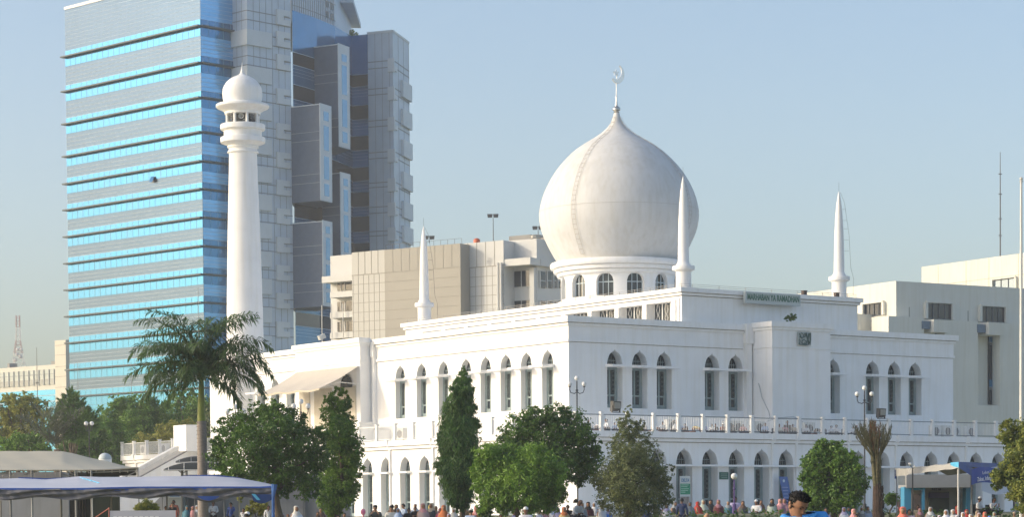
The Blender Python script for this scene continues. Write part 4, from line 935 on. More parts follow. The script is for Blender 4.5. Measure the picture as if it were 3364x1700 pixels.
tree('conifer', 'olive green conical tree with tiered sprays before the shaded facade', 115, [(2068, 1336, 8), (2066, 1358, 16), (2042, 1388, 18), (2100, 1395, 20), (2066, 1410, 38), (2040, 1465, 44), (2100, 1465, 46), (2065, 1520, 62), (2130, 1525, 46), (2015, 1555, 50), (2160, 1568, 46), (2070, 1590, 85), (1972, 1585, 30), (2190, 1590, 24), (2010, 1630, 50), (2130, 1630, 66), (2070, 1660, 50), (2188, 1640, 26), (1950, 1570, 14), (2205, 1540, 12)],
     LF_OL, n=19000, L_=.13, W_=.06, base_px=2068, trunk=.16, seed=17, clump=.38, depth=.9, up=.6)
tree('round_tree', 'round bright green leafy tree before the right part of the facade', 118, [(2700, 1478, 32), (2745, 1480, 30), (2680, 1530, 46), (2750, 1530, 56), (2792, 1508, 30), (2720, 1590, 72), (2662, 1580, 36), (2800, 1570, 46), (2822, 1610, 30), (2760, 1640, 56), (2690, 1640, 46), (2640, 1560, 16)],
     LF_MD, n=12000, L_=.2, W_=.09, base_px=2735, trunk=.15, seed=19, clump=.5, depth=1.0, droop=.4)
tree('leaning_tree', 'loose yellowish green tree at the right edge behind the flagpole', 96, [(3322, 1398, 22), (3305, 1428, 30), (3340, 1450, 40), (3350, 1500, 48), (3325, 1545, 44), (3290, 1568, 36), (3345, 1598, 46), (3275, 1592, 20), (3370, 1650, 36), (3405, 1500, 70), (3405, 1600, 70), (3390, 1420, 45), (3272, 1560, 14)],
     leaf_mat('leaf_mixed', (.05, .10, .025), (.38, .40, .09), scale=2.2), n=9000, L_=.19, W_=.08, base_px=3385, trunk=.14, seed=23, clump=.5, depth=1.0)
tree('round_bush', 'clipped ball shaped bush beside the bound date palm', 121, [(2930, 1642, 22), (2922, 1640, 15), (2938, 1644, 15), (2930, 1636, 14)], LF_MD, n=3500, L_=.07, W_=.04, trunk=.05, seed=29, clump=.3, limbs=2, cat='bush', depth=.3)
tree('small_bush', 'yellow green rounded bush behind the white banner', 96, [(478, 1668, 24), (455, 1680, 18), (502, 1676, 20), (480, 1690, 24)], LF_YE, n=3000, L_=.11, W_=.04, trunk=.04, seed=31, clump=.45, limbs=2, cat='bush')
tree('small_bush', 'sparse yellowing shrub at the foot of the broad tree', 118, [(838, 1655, 16), (858, 1668, 20), (820, 1680, 18), (865, 1690, 16), (790, 1640, 12)], LF_YE, n=1600, L_=.15, W_=.05, trunk=.04, seed=37, clump=.6, limbs=2, cat='bush')
# --- background trees at the left
BG = 'trees growing behind the tents at the left'
bgt = [('yellow green open tree at the far left edge', 215, [(20, 1335, 34), (70, 1328, 40), (130, 1345, 38), (45, 1385, 52), (110, 1400, 52), (0, 1420, 50), (70, 1450, 55)], LF_YE, 5000, .34, 41),
       ('low bright green tree above the beige tent ridge', 205, [(60, 1462, 32), (110, 1455, 30), (20, 1470, 30), (140, 1480, 28), (150, 1440, 24)], LF_BR, 3000, .3, 43),
       ('very dark rounded tree with white lamp globes before it', 208, [(250, 1455, 52), (300, 1430, 52), (340, 1455, 62), (290, 1490, 52), (385, 1480, 56), (235, 1500, 46), (370, 1420, 40)], LF_DK, 6000, .32, 47),
       ('mid green tree directly left of the royal palm fronds', 220, [(388, 1330, 28), (425, 1345, 45), (480, 1335, 36), (525, 1340, 34), (360, 1385, 52), (450, 1395, 66), (520, 1400, 56), (430, 1450, 60)], LF_MD, 7000, .34, 53),
       ('taller thin topped tree seen between palm trunk and bush', 225, [(590, 1312, 22), (622, 1300, 22), (600, 1360, 50), (655, 1350, 45), (640, 1310, 20), (560, 1410, 52), (640, 1430, 62), (690, 1340, 34), (712, 1300, 14)], LF_MD, 6500, .32, 59),
       ('yellow tinged low tree behind the stair railing', 212, [(560, 1430, 42), (610, 1420, 38), (530, 1470, 48), (600, 1480, 52), (660, 1480, 50), (470, 1480, 50)], LF_YE, 5000, .32, 61),
       ('bushy tree just left of the end of the mosque', 222, [(705, 1400, 42), (690, 1450, 45), (725, 1340, 24), (720, 1450, 40)], LF_OL, 3000, .32, 67)]
for lb, D, bl, m_, n, L_, sd in bgt:
    tree('tree', lb, D, bl, m_, n=n, L_=L_, W_=L_ * .5, trunk=.22, seed=sd, clump=.5, group=BG, depth=1.3)
tree('monkey_tail_pine', 'dark spiky tiered pine before the left corner of the tower', 200, [(234, 1282, 8), (233, 1300, 20), (236, 1325, 36), (215, 1345, 30), (262, 1345, 34), (240, 1370, 55), (285, 1385, 40), (200, 1390, 40), (255, 1400, 55)], LF_DK, n=5000, L_=.62, W_=.09, trunk=.18, seed=71, clump=.3, spiky=True, group=BG)
# ---- palms
def frond(mb, o, az, el, L_, droop, rn, ll=.68, lw=.034, n=70, hang=.5, stem=.03):
    d = Vector((math.cos(az), math.sin(az), 0)); p = Vector(o); e = el; pts = [p.copy()]; N = 14
    for i in range(N):
        e -= droop / N * (0.5 + 1.2 * i / N); p = p + (d * math.cos(e) + Vector((0, 0, math.sin(e)))) * (L_ / N); pts.append(p.copy())
    mb.mi = 0; mb.tube(pts, [stem * (1 - .85 * i / N) for i in range(N + 1)], 4)
    mb.mi = 1
    for i in range(int(n * .12), n + 1):
        f = i / n; k = min(N - 1, int(f * N)); q = pts[k].lerp(pts[k + 1], f * N - k); t = (pts[k + 1] - pts[k]).normalized()
        sd = t.cross(Vector((0, 0, 1))); sd = sd.normalized() if sd.length > .05 else Vector((-d.y, d.x, 0))
        l = ll * (.55 + .75 * math.sin(math.pi * min(1, f * .9 + .08))) * rn.uniform(.8, 1.15)
        for sg in (-1, 1):
            a = (sd * sg * rn.uniform(.5, 1.0) + t * rn.uniform(.3, .8) + Vector((0, 0, rn.uniform(-.7, .75)))).normalized()
            m1 = q + a * l * .45; m2 = m1 + (a * (1 - .65 * hang) + Vector((0, 0, -hang))).normalized() * l * .6
            w_ = a.cross(Vector((0, 0, 1))); w_ = w_.normalized() * lw if w_.length > .05 else t * lw
            v = [q - w_ * .4, q + w_ * .4, m1 + w_, m1 - w_, m2]
            mb.add(v, [(0, 1, 2, 3), (3, 2, 4)])
PALM = leaf_mat('palm_leaflet', (.025, .07, .03), (.17, .26, .09), scale=1.5, trans=.3)
RIB = M('palm_rib', (.16, .17, .06), .7, var=.2)
pb = at(664, 1690, 115.0); gz = ground(pb.x, pb.y)
rp = thing('royal_palm', 'royal palm with smooth grey trunk and green crownshaft behind the blue canopy', 'palm tree', (pb.x, pb.y, gz)); o_ = Vector((pb.x, pb.y, gz))
q = lambda px, py: at(px, py, 115.0) - o_
mb = MB(); tp = [q(668, 1720), q(666, 1640), q(665, 1560), q(664, 1480), q(663, 1420), q(662, 1385)]; mb.tube(tp, [.26, .25, .235, .23, .225, .215], 16)
for i in range(26): a = tp[0].lerp(tp[-1], i / 26 + .02); mb.lathe([(.245, a.z), (.252, a.z + .015), (.245, a.z + .03)], 16, (a.x, a.y), cap=False)
mb.build('trunk', M('palm_trunk', (.30, .26, .235), .85, var=.25, scale=4, stretch=(1, 1, 4)), rp, smooth=True)
mb = MB(); mb.tube([q(662, 1387), q(661, 1350), q(661, 1300), q(662, 1265), q(662, 1235)], [.2, .185, .15, .12, .1], 14); mb.build('crownshaft', M('crownshaft_green', (.26, .30, .06), .5, var=.2, scale=2), rp, smooth=True)
rn = random.Random(5); top = q(662, 1240)
spec = []
for i in range(33):
    ring = i % 3; spec.append((2 * math.pi * i / 10.7 + rn.uniform(-.12, .12), (R(84), R(64), R(40))[ring] + rn.uniform(-.1, .1), (4.5, 4.2, 3.6)[ring] * rn.uniform(.86, 1.0), (R(82), R(104), R(104))[ring]))
spec += [(R(183), R(34), 3.9, R(76)), (R(172), R(8), 3.3, R(58)), (R(2), R(44), 3.9, R(96)), (R(-6), R(20), 3.5, R(80)), (R(158), R(78), 4.4, R(98)), (R(198), R(66), 4.3, R(110)), (R(18), R(70), 4.4, R(104)), (R(-15), R(-5), 2.6, R(70)), (R(190), R(-12), 2.4, R(62)), (R(300), R(20), 3.0, R(80)), (R(235), R(20), 3.0, R(80))]
for az, el, L_, dr in spec:
    mb = MB(); frond(mb, top, az, el, L_, dr, rn); mb.build('frond', [RIB, PALM], rp)
# bound date palm
db = at(2886, 1700, 112.0); gz = ground(db.x, db.y); dp = thing('bound_date_palm', 'young date palm with its fronds tied upright in a brown bundle', 'palm tree', (db.x, db.y, gz)); o_ = Vector((db.x, db.y, gz)); q = lambda px, py, dy=0: at(px, py, 112.0 + dy) - o_
mb = MB(); mb.tube([q(2884, 1706), q(2883, 1640), q(2882, 1600), q(2882, 1565)], [.25, .23, .2, .12], 12)
rn = random.Random(8)
for i in range(160): 
    a = rn.uniform(0, 6.28); z = rn.uniform(0, 1.9); r_ = .25 - .04 * z; c_ = Vector((r_ * math.cos(a), r_ * math.sin(a), z)); mb.tube([c_, c_ * 1 + Vector((math.cos(a) * .05, math.sin(a) * .05, .14))], [.05, .015], 4)
mb.build('trunk', M('date_trunk', (.07, .045, .035), .95, var=.4, scale=8), dp)
mb = MB(); mb2 = MB()
for i in range(95):
    a = rn.uniform(0, 6.28); sp = rn.uniform(.0, 1.0); tx = 2867 + 62 * sp * math.cos(a); ty = 1408 + rn.uniform(0, 40) + 10 * sp
    p0 = q(2882 + 12 * math.cos(a), 1600, math.sin(a) * .15); p1 = q(2877 + 18 * sp * math.cos(a), 1500, math.sin(a) * .3 * sp); p2 = q(tx, ty, math.sin(a) * .8 * sp)
    m_ = mb2 if (abs(tx - 2872) < 20 and i % 2) else mb
    m_.tube([p0, p1, p2], [.03, .022, .008], 4)
    for j in range(22):
        f = .25 + .75 * j / 16; c_ = p1.lerp(p2, f) if f > .4 else p0.lerp(p1, f + .4); e = c_ + Vector((rn.uniform(-.12, .12), rn.uniform(-.1, .1), rn.uniform(.12, .34))); w_ = Vector((.02, .008, 0))
        m_.add([c_ - w_, c_ + w_, e], [(0, 1, 2)])
mb.build('frond', leaf_mat('dry_green', (.09, .09, .05), (.24, .22, .12)), dp); mb2.build('dead_frond', leaf_mat('dead_brown', (.13, .06, .03), (.30, .15, .07)), dp)
# feathery grey palm in the background
fb_ = at(188, 1500, 198.0); gz = ground(fb_.x, fb_.y); fp = thing('date_palm', 'pale grey feathery palm with upright fronds above the beige tent', 'palm tree', (fb_.x, fb_.y, gz)); topz = at(188, 1478, 198).z - gz
mb = MB(); mb.tube([(0, 0, 0), (0, 0, topz)], [.35, .3], 10); mb.build('trunk', BARK, fp, smooth=True)
rn = random.Random(12); GP = leaf_mat('grey_palm_leaf', (.09, .11, .07), (.22, .24, .17))
for i in range(20):
    mb = MB(); frond(mb, (0, 0, topz), rn.uniform(0, 6.28), R(rn.uniform(48, 84)), rn.uniform(3.4, 4.4), R(rn.uniform(15, 45)), rn, ll=.7, lw=.05, n=26, hang=.15); mb.build('frond', [RIB, GP], fp)
# plants rooted on the ledges of the mosque
p = ml(18.4, -1.2, 13.4); sp_ = thing('ledge_plant', 'small dark weed growing on the portal ledge under the sign', 'plant', p)
mb = MB(); leaves(mb, random.Random(3), [(Vector((0, 0, .35)), .32), (Vector((.3, 0, .55)), .14), (Vector((-.2, 0, .3)), .2)], 260, .22, .1); mb.build('foliage', LF_DK, sp_); mb = MB(); mb.tube([(0, 0, 0), (.05, 0, .3), (.35, 0, .7)], .02, 4); mb.build('stem', BARK, sp_)
p = onz(1158, 116, HT); sp_ = thing('ledge_plant', 'small bush growing on the roof of the curved tower wing', 'plant', (p.x, p.y + 1, HT - .1))
mb = MB(); leaves(mb, random.Random(4), [(Vector((0, 0, .6)), .6), (Vector((.7, 0, .5)), .4), (Vector((-.3, 0, .4)), .4)], 300, .3, .16); mb.build('foliage', LF_MD, sp_)
# low hedge along the edge of the plaza
for lb, x0, x1, D in (('low clipped hedge in front of the seated crowd at the mosque doors', 2110, 2880, 118.5), ('dark low hedge beneath the clipped ball bush and kiosk', 2885, 3110, 118.5), ('low hedge below the white building corner at the right edge', 3240, 3400, 119.0)):
    a = at(x0, 1700, D); b = at(x1, 1700, D + (2 if x0 < 2300 else 0)); zc = ground(a.x, a.y); h = .62 if x0 < 2300 else .6
    t = thing('hedge', lb, 'hedge', ((a.x + b.x) / 2, (a.y + b.y) / 2, zc), group='low hedges along the plaza edge'); mb = MB(); n = int((b.x - a.x) / (.7 * h))
    bl = [(Vector((a.x + (b.x - a.x) * i / n - (a.x + b.x) / 2, a.y + (b.y - a.y) * i / n - (a.y + b.y) / 2, h * .5)), h * .55) for i in range(n + 1)]
    leaves(mb, random.Random(int(x0)), bl, n * 160, .07, .055, flat=1); mb.build('foliage', LF_MD, t)
# ================================================================== tents, lamps, banners and other things round the mosque
STL = M('pole_grey', (.20, .20, .20), .5, var=.2)
STW = M('pole_white', (.62, .60, .56), .5)
def cloth(mb, fn, nu, nv, thick=.02):
    vs = [fn(i / nu, j / nv) for j in range(nv + 1) for i in range(nu + 1)]
    fs = [(j * (nu + 1) + i, j * (nu + 1) + i + 1, (j + 1) * (nu + 1) + i + 1, (j + 1) * (nu + 1) + i) for j in range(nv) for i in range(nu)]
    mb.add(vs, fs)
def wpt(px, py, D): return at(px, py, D)
# --- long blue and lilac tarpaulin canopy
D0, D1 = 100.0, 106.0
a = at(400, 1700, 103); can = thing('tarpaulin_canopy', 'long lilac and blue tarpaulin canopy on thin poles at the lower left', 'canopy', (a.x, a.y, -.65))
rn = random.Random(2)
def topline(px):  # back edge row
    pts = [(-80, 1577), (60, 1573), (150, 1577), (200, 1573), (258, 1567), (330, 1569), (450, 1569), (560, 1566), (700, 1566), (780, 1572), (850, 1584), (905, 1596)]
    for (x0, y0), (x1, y1) in zip(pts, pts[1:]):
        if x0 <= px <= x1: return y0 + (y1 - y0) * (px - x0) / (x1 - x0)
    return pts[-1][1]
def frontline(px): return 1606 - 5 * sm((px - 200) / 300) + (-3) * sm((px - 850) / 60)
def cloth_top(u, v):
    px = -80 + 985 * u; y0, y1 = frontline(px), topline(px); D = D0 + (D1 - D0) * v; s = .03 * math.sin(px * .03) * math.sin(math.pi * v)
    p = at(px, y0 + (y1 - y0) * v, D); p.z -= .05 * math.sin(math.pi * v) + s * .5; return p
mb = MB(); cloth(mb, cloth_top, 90, 8); LIL = M('lilac_tarpaulin', (.55, .56, .63), .6, var=.1, scale=.7)
mb.build('roof_sheet', LIL, can, True, smooth=True)
BLU = M('blue_tarpaulin', (.02, .075, .33), .5, var=.25, scale=1.5); CYN = M('cyan_tarpaulin', (.10, .45, .72), .5, var=.2, scale=2)
mb = MB()
def edge(u, v):
    px = -80 + 985 * u; h = (4 if px < 200 else 9) + 3 * math.sin(px * .02); p = at(px, frontline(px) - .5 + h * v, D0 - .03 - .03 * v); return p
cloth(mb, edge, 90, 1); cloth(mb, lambda u, v: at(60 + 845 * u, topline(60 + 845 * u) + 2 - 6 * v * max(0, math.sin(u * 9 + 1)), D1 + .02), 60, 1); mb.build('blue_edge', BLU, can, True)
def val(u, v):
    px = -80 + 975 * u; sag = 30 + 5 * math.sin(px * .028 + 1) + 12 * math.exp(-((px - 690) / 60.) ** 2) + 10 * math.exp(-((px - 850) / 45.) ** 2)
    fold = .035 * math.sin(px * .05 + v * 5) + .02 * math.sin(px * .17 - v * 4) + .05 * math.sin(v * 11 + px * .03)
    return at(px, frontline(px) + 5 + sag * v, D0 - .12 + fold)
mb = MB(); cloth(mb, val, 150, 10); mb.build('valance', M('grey_netting', (.13, .13, .145), .8, var=.35, scale=2.5, stretch=(.5, 1, 4)), can, True, smooth=True)
mb = MB(); cloth(mb, lambda u, v: at(650 + 70 * u, 1632 + 12 * v * math.sin(math.pi * u) + 3 * v, D0 - .25), 10, 3); mb.build('loose_flap', BLU, can, True)
mb = MB(); cloth(mb, lambda u, v: at(826 + 66 * u + 6 * v, 1622 + 30 * v * math.sin(math.pi * (.25 + .6 * u)) + 4, D0 - .3 + .1 * u), 10, 5); mb.build('loose_flap', M('navy_tarpaulin', (.02, .06, .22), .5, var=.3, scale=2), can, True)
mb = MB(); cloth(mb, lambda u, v: at(826 + 12 * u + 18 * v, 1625 + 20 * v, D0 - .36), 2, 4); mb.build('cyan_patch', CYN, can, True)
mb = MB(); cloth(mb, lambda u, v: at(262 + 64 * u, 1569 + 18 * u + 3 * v, D1 - 2.9 * u - .4), 8, 1); mb.build('cyan_patch', CYN, can, True)
for i, px in enumerate((2, 34, 104, 200, 250, 303, 366, 456, 533, 548, 640, 736, 786)):
    p = at(px, 1620, D0 + (0 if i % 3 else 2.5)); gz = ground(p.x, p.y); mb = MB(); mb.tube([(p.x, p.y, gz), (p.x, p.y, p.z + .15)], .022 if i % 3 else .035, 6); mb.build('pole', STW if i in (2, 5, 12) else STL, can, True)
p = at(897, 1640, D0 - .2); gz = ground(p.x, p.y); mb = MB(); mb.tube([(p.x, p.y, gz), (p.x, p.y, at(897, 1597, D0 - .2).z)], [.07, .06], 8); mb.tube([(p.x, p.y, at(897, 1640, D0 - .2).z), (p.x + .06, p.y, at(897, 1597, D0 - .2).z + .05)], [.05, .13], 8); mb.build('wrapped_pole', M('blue_wrap', (.035, .12, .36), .6, var=.25, scale=3), can, True)
# --- beige marquee behind it
a = at(200, 1700, 128); mq = thing('beige_marquee', 'large beige fabric marquee with a steel truss frame at the left edge', 'tent', (a.x, a.y, -.65))
BGE = M('beige_canvas', (.50, .46, .36), .8, var=.06, scale=.6)
def roof(u, v):   # u along px, v from eave to ridge
    px = -90 + 545 * u; ye = 1546 - 3 * sm((px - 300) / 100) - 5 * sm((px - 380) / 70); yr = 1484 + max(0, (px - 205)) * .232
    y = ye + (min(yr, ye - 2) - ye) * v; p = at(px, y, 124 + 8 * v); p.z -= .12 * math.sin(math.pi * v) + .012 * math.sin(px * .06 + v * 9); return p
mb = MB(); cloth(mb, roof, 70, 10); mb.build('roof_canvas', BGE, mq, True, smooth=True)
mb = MB(); cloth(mb, lambda u, v: at(-90 + 545 * u, 1546 - 3 * sm((-390 + 545 * u) / 100) - 5 * sm((-470 + 545 * u) / 70) + 2.5 * v, 123.98), 60, 1); mb.build('eave_band', M('beige_band', (.36, .32, .24), .8), mq, True)
mb = MB()
def tb(x0, y0, x1, y1, D=124.2, r_=.035): mb.tube([at(x0, y0, D), at(x1, y1, D)], r_, 5)
for x in range(-60, 260, 35): tb(x, 1549, x, 1570, r_=.02); 
tb(-80, 1549, 290, 1547); tb(-80, 1556, 40, 1558); tb(-20, 1560, 32, 1551); tb(80, 1562, 120, 1549); tb(220, 1552, 255, 1566); tb(200, 1560, 260, 1572)
for x in range(290, 450, 26): tb(x, 1546, x, 1555, 124.1, .03)
tb(290, 1555, 445, 1548, 124.1, .035); tb(286, 1547, 446, 1541, 124.1); tb(452, 1542, 452, 1570, 124.1, .05); tb(410, 1570, 450, 1550, 124.1, .025)
mb.build('truss', M('truss_steel', (.34, .33, .32), .5, metal=.3), mq, True)
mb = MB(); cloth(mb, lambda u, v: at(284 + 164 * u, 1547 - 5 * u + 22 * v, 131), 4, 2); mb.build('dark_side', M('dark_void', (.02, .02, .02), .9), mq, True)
for px in (34, 104, 200, 248, 300):
    p = at(px, 1560, 124); mb = MB(); mb.tube([(p.x, p.y, -.65), (p.x, p.y, p.z + .2)], .06, 6); mb.build('pole', STL, mq, True)
# low building walls behind the marquee
a = at(120, 1700, 136); lw = thing('grey_pavilion', 'low grey walled pavilion with a dark doorway behind the blue canopy', 'building', (a.x, a.y, -.65))
GRY = M('grey_wall', (.36, .37, .40), .85, var=.1, scale=.8, streak=.1)
def wallq(px0, px1, ytop, D, mat, nm, par, thick=.3, ybot=None):
    p0, p1 = at(px0, 1700, D), at(px1, 1700, D); z1 = at((px0 + px1) / 2, ytop, D).z; z0 = -.7 if ybot is None else at((px0 + px1) / 2, ybot, D).z
    mb = MB(); mb.box(p0.x, p1.x, D, D + thick, z0, z1); return mb.build(nm, mat, par, True)
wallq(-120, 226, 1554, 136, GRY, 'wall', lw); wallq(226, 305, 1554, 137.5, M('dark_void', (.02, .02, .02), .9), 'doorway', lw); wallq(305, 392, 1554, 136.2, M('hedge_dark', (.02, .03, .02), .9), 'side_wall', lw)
wallq(1, 207, 1553, 135.9, M('grey_wall2', (.26, .25, .25), .8), 'fascia', lw, ybot=1572); 
for x in (262, 270, 279): wallq(x, x + 1.5, 1600, 137.3, M('door_brown', (.06, .04, .035), .6), 'door_frame', lw)
# white cupola
a = at(345, 1500, 152); cu = thing('cupola', 'small white dome on a round base behind the beige marquee', 'cupola', (a.x, a.y, -.6)); zt_ = at(345, 1510, 152).z + .6; r_ = 21 * 152 / FOC
mb = MB(); mb.lathe([(r_ * 1.02, 0), (r_ * 1.02, zt_)], 28); mb.build('base', PLA, cu, smooth=True)
mb = MB(); mb.lathe([(r_ * 1.05, zt_ - .02), (r_ * 1.05, zt_ + .03)] + [(r_ * math.cos(R(t)), zt_ + .03 + r_ * .88 * math.sin(R(t))) for t in range(0, 90, 10)] + [(.01, zt_ + .03 + r_ * .88)], 28); mb.build('dome', M('dome_pale', (.52, .58, .60), .5), cu, smooth=True)
# --- outdoor stair at the left end (part of the mosque)
mb = MB(); e0, e1 = 45.3, 46.1
def slope(mb, v0, z0, v1, z1, u0, u1, th=None):
    zb0, zb1 = (z0 - th, z1 - th) if th else (-.6, -.6)
    mb.hexa([(v0, u0, zb0), (v1, u0, zb1), (v1, u1, zb1), (v0, u1, zb0), (v0, u0, z0), (v1, u0, z1), (v1, u1, z1), (v0, u1, z0)])
slope(mb, -17.2, -.6, -3.9, 6.05, e0, e1 + 1.0); slope(mb, -17.2, -.55, -3.9, 6.1, 48.6, 49.2)
slope(m9 := MB(), -17.2, -.59, -3.9, 6.09, e0 - .02, e1 + 1.02, .12)
m9.build('stair_coping', M('coping_grey', (.27, .27, .27), .9), mosque)
mb.box(-5.6, -3.92, 44.0, 45.29, 5.5, 7.6); mb.box(-5.6, -3.91, 45.3, 46.2, 5.9, 7.6); st_ = mb.build('stair_wall', PLA, mosque)
mb = MB()
for k in range(34): z = -1.1 + k * .19; mb.box(-17.0 + k * .385, -4.0, 47.15, 48.6, z - .19, z)
mb.build('stair', M('step_stone', (.42, .40, .36), .9), mosque)
# lower stair and wall visible below the canopy
a = at(520, 1700, 134); sw = thing('garden_steps', 'pale steps with a sloped parapet behind the people under the blue canopy', 'steps', (a.x, a.y, -.65))
mb = MB()
for k in range(9): p0, p1 = at(470 + k * 9, 1700, 138), at(560, 1700, 138); mb.box(p0.x, p1.x, 136.5 + k * .3, 140, -.65 + k * .17, -.48 + k * .17)
mb.build('flight', M('step_stone', (.42, .40, .36), .9), sw, True)
pa, pb_ = at(440, 1700, 136), at(545, 1700, 136); mb = MB(); mb.hexa([(pa.x, 136, -.7), (pb_.x, 136, -.7), (pb_.x, 136.3, -.7), (pa.x, 136.3, -.7), (pa.x, 136, -.2), (pb_.x, 136, 1.6), (pb_.x, 136.3, 1.6), (pa.x, 136.3, -.2)]); mb.build('parapet', GRY, sw, True)
a = at(575, 1700, 132); w1_ = thing('white_pillar_wall', 'pale wall end carrying a blue sign, left of the grey wall', 'wall', (a.x, a.y, -.65)); wallq(549, 597, 1600, 132, M('pale_wall', (.56, .57, .53), .8, var=.06), 'wall', w1_, 1.5)
a = at(800, 1700, 133.5); w2_ = thing('grey_wall', 'long grey boundary wall behind the people at the palm', 'wall', (a.x, a.y, -.65)); wallq(597, 1150, 1560, 133.5, M('grey_wall3', (.30, .30, .31), .85, var=.1, scale=.7, streak=.12), 'wall', w2_, .3)
mb = MB()
for px in (640, 736, 1000, 1065): p = at(px, 1700, 133.4); mb.box(p.x - .07, p.x + .07, 133.3, 133.49, -.65, 1.7)
mb.build('buttress', M('grey_dark', (.2, .2, .21), .85), w2_, True)
# --- curved carport shelters
for lb, x0, x1, yt, yb, xp, D in (('front curved dark shelter beside the palm trunk', 537, 740, 1521, 1548, 598, 128.0), ('rear curved dark shelter higher behind the palm trunk', 577, 730, 1502, 1521, 612, 133.0)):
    a = at(xp, 1700, D); t = thing('curved_shelter', lb, 'shelter', (a.x, a.y, -.65), group='curved shelters beside the palm'); mb = MB()
    def sh_(u, v, x0=x0, x1=x1, yt=yt, yb=yb, D=D):
        px = x0 + (x1 - x0) * u; c = (.12 + .88 * math.sin(math.pi * min(.5, u * 1.1)) ** .8) * math.sin(math.pi * min(1, .02 + v)); return at(px + (1 - v) * 0, yb + (yt - yb) * c, D - 1.6 + 3.2 * v)
    cloth(mb, sh_, 24, 10); mb.build('roof', M('shelter_grey', (.045, .05, .05), .95, var=.15, spec=.1), t, True, smooth=True)
    mb = MB()
    for v in (0, .5): mb.tube([sh_(i / 12, v) for i in range(13)], .03, 5)
    for i in range(1, 12, 3): mb.tube([sh_(i / 12, j / 6) for j in range(4)], .02, 4)
    mb.build('rib', STW if D < 130 else STL, t, True)
    mb = MB(); p = at(xp, yt + 6, D); mb.tube([(p.x, D, -.65), (p.x, D, p.z)], .07, 8); mb.tube([(p.x, D, p.z - .5), sh_(.15, .5)], .03, 5); mb.tube([(p.x, D, p.z - .5), sh_(.6, .5)], .03, 5); mb.build('post', STL, t, True)
# --- street lamps with globes
GLB = M('lamp_globe', (.72, .72, .70), .25, var=.03, spec=.6); IRN = M('lamp_iron', (.035, .035, .04), .5)
def lamp(label, px, ytop, D, n, R_=.14, spread=.42, pole=True, zb=None, thin=.045, col=None):
    p = at(px, ytop, D); gz = ground(p.x, p.y) if zb is None else zb; H = p.z - gz; t = thing('street_lamp', label, 'street lamp', (p.x, p.y, gz), group='street lamps with white globes')
    mb = MB(); mb.tube([(0, 0, 0), (0, 0, .5), (0, 0, .55), (0, 0, H - R_ * 2.1)], [.12, .1, thin, thin * .8], 8); mb.lathe([(.04, H - .9), (.09, H - .85), (.05, H - .8)], 8); mb.build('post', col or IRN, t, smooth=True)
    gl = [(0, 0, H - R_)] if n % 2 else []
    for sg in ((-1, 1) if n > 1 else ()):
        mb = MB(); x = sg * spread; z = H - .62
        mb.tube([(0, 0, z - .3), (sg * .15, 0, z - .42), (x * .85, 0, z - .36), (x, 0, z - .2), (x, 0, z - .02)], .028, 6); mb.lathe([(.05, z - .05), (.08, z), (.05, z + .03)], 8, (x, 0)); mb.build('arm', col or IRN, t, smooth=True); gl.append((x, 0, z + R_))
    for c_ in gl: mb = MB(); mb.ball(c_, R_, 14, 9); mb.build('globe', GLB, t, smooth=True)
    return t
lamp('three globe lamp post by the front corner of the mosque', 1895, 1236, 141, 3)
lamp('three globe lamp post rising behind the bound date palm', 2840, 1268, 139, 3)
lamp('three globe lamp just left of the lit end block, over the broad tree', 773, 1330, 152, 3, R_=.17, spread=.5)
lamp('twin globe lamp in front of the cream awning portal', 988, 1312, 152, 3, R_=.17, spread=.45)
lamp('single silver globe lamp before the arched doors', 2412, 1556, 127, 1, R_=.17, col=M('purple_post', (.10, .06, .22), .5))
p = at(2998, 1523, 112); gz = ground(p.x, p.y); t = thing('street_lamp', 'short lamp with two bright bulbs in front of the kiosk', 'street lamp', (p.x, p.y, gz), group='street lamps with white globes'); H = p.z - gz
mb = MB(); mb.tube([(0, 0, 0), (0, 0, H - .25)], [.04, .03], 8); mb.tube([(-.12, 0, H - .1), (0, 0, H - .25), (.1, 0, H - .22)], .02, 5); mb.build('post', IRN, t)
for c_ in ((-.12, 0, H - .05), (.1, 0, H - .17)): mb = MB(); mb.ball(c_, .085, 12, 8); mb.build('globe', GLB, t, smooth=True)
lamp('lamp with white globes before the dark rounded tree', 292, 1374, 190, 2, R_=.17, spread=.22)
# --- banner with lettering, lower left
def text_mesh(s_, size, name, mat, parent, M4, ext=.004, align='CENTER', bold=0.0):
    cu_ = bpy.data.curves.new('t', 'FONT'); cu_.body = s_; cu_.size = size; cu_.extrude = ext; cu_.align_x = align; cu_.align_y = 'CENTER'; cu_.offset = bold
    ob = bpy.data.objects.new('t', cu_); COL.objects.link(ob); dg = bpy.context.evaluated_depsgraph_get(); me = bpy.data.meshes.new_from_object(ob.evaluated_get(dg))
    bpy.data.objects.remove(ob); me.transform(M4); me.materials.clear(); me.materials.append(mat); me.name = name
    o = bpy.data.objects.new(name, me); COL.objects.link(o); o.parent = parent; return o
a, b = at(361, 1685, 62), at(577, 1685, 62); bn = thing('white_banner', 'white banner on a frame at the bottom left, lettering cut off', 'banner', ((a.x + b.x) / 2, 62, -.65)); hw = (b.x - a.x) / 2; zt = at(470, 1679.5, 62).z + .65
mb = MB(); mb.box(-hw, hw, -.006, .006, -.0 + .1, zt); mb.build('sheet', M('banner_white', (.52, .51, .56), .6, var=.04), bn)
for sx in (-1, 1): mb = MB(); mb.tube([(sx * (hw + .02), 0, 0), (sx * (hw + .02), 0, zt + (.09 if sx < 0 else .0))], .018, 6); mb.build('frame_post', M('frame_red', (.32, .09, .07), .5), bn)
mb = MB(); mb.tube([(-hw, 0, zt + .08), (-hw - .55, .6, zt - .22)], .015, 5); mb.build('stay', M('frame_red', (.32, .09, .07), .5), bn)
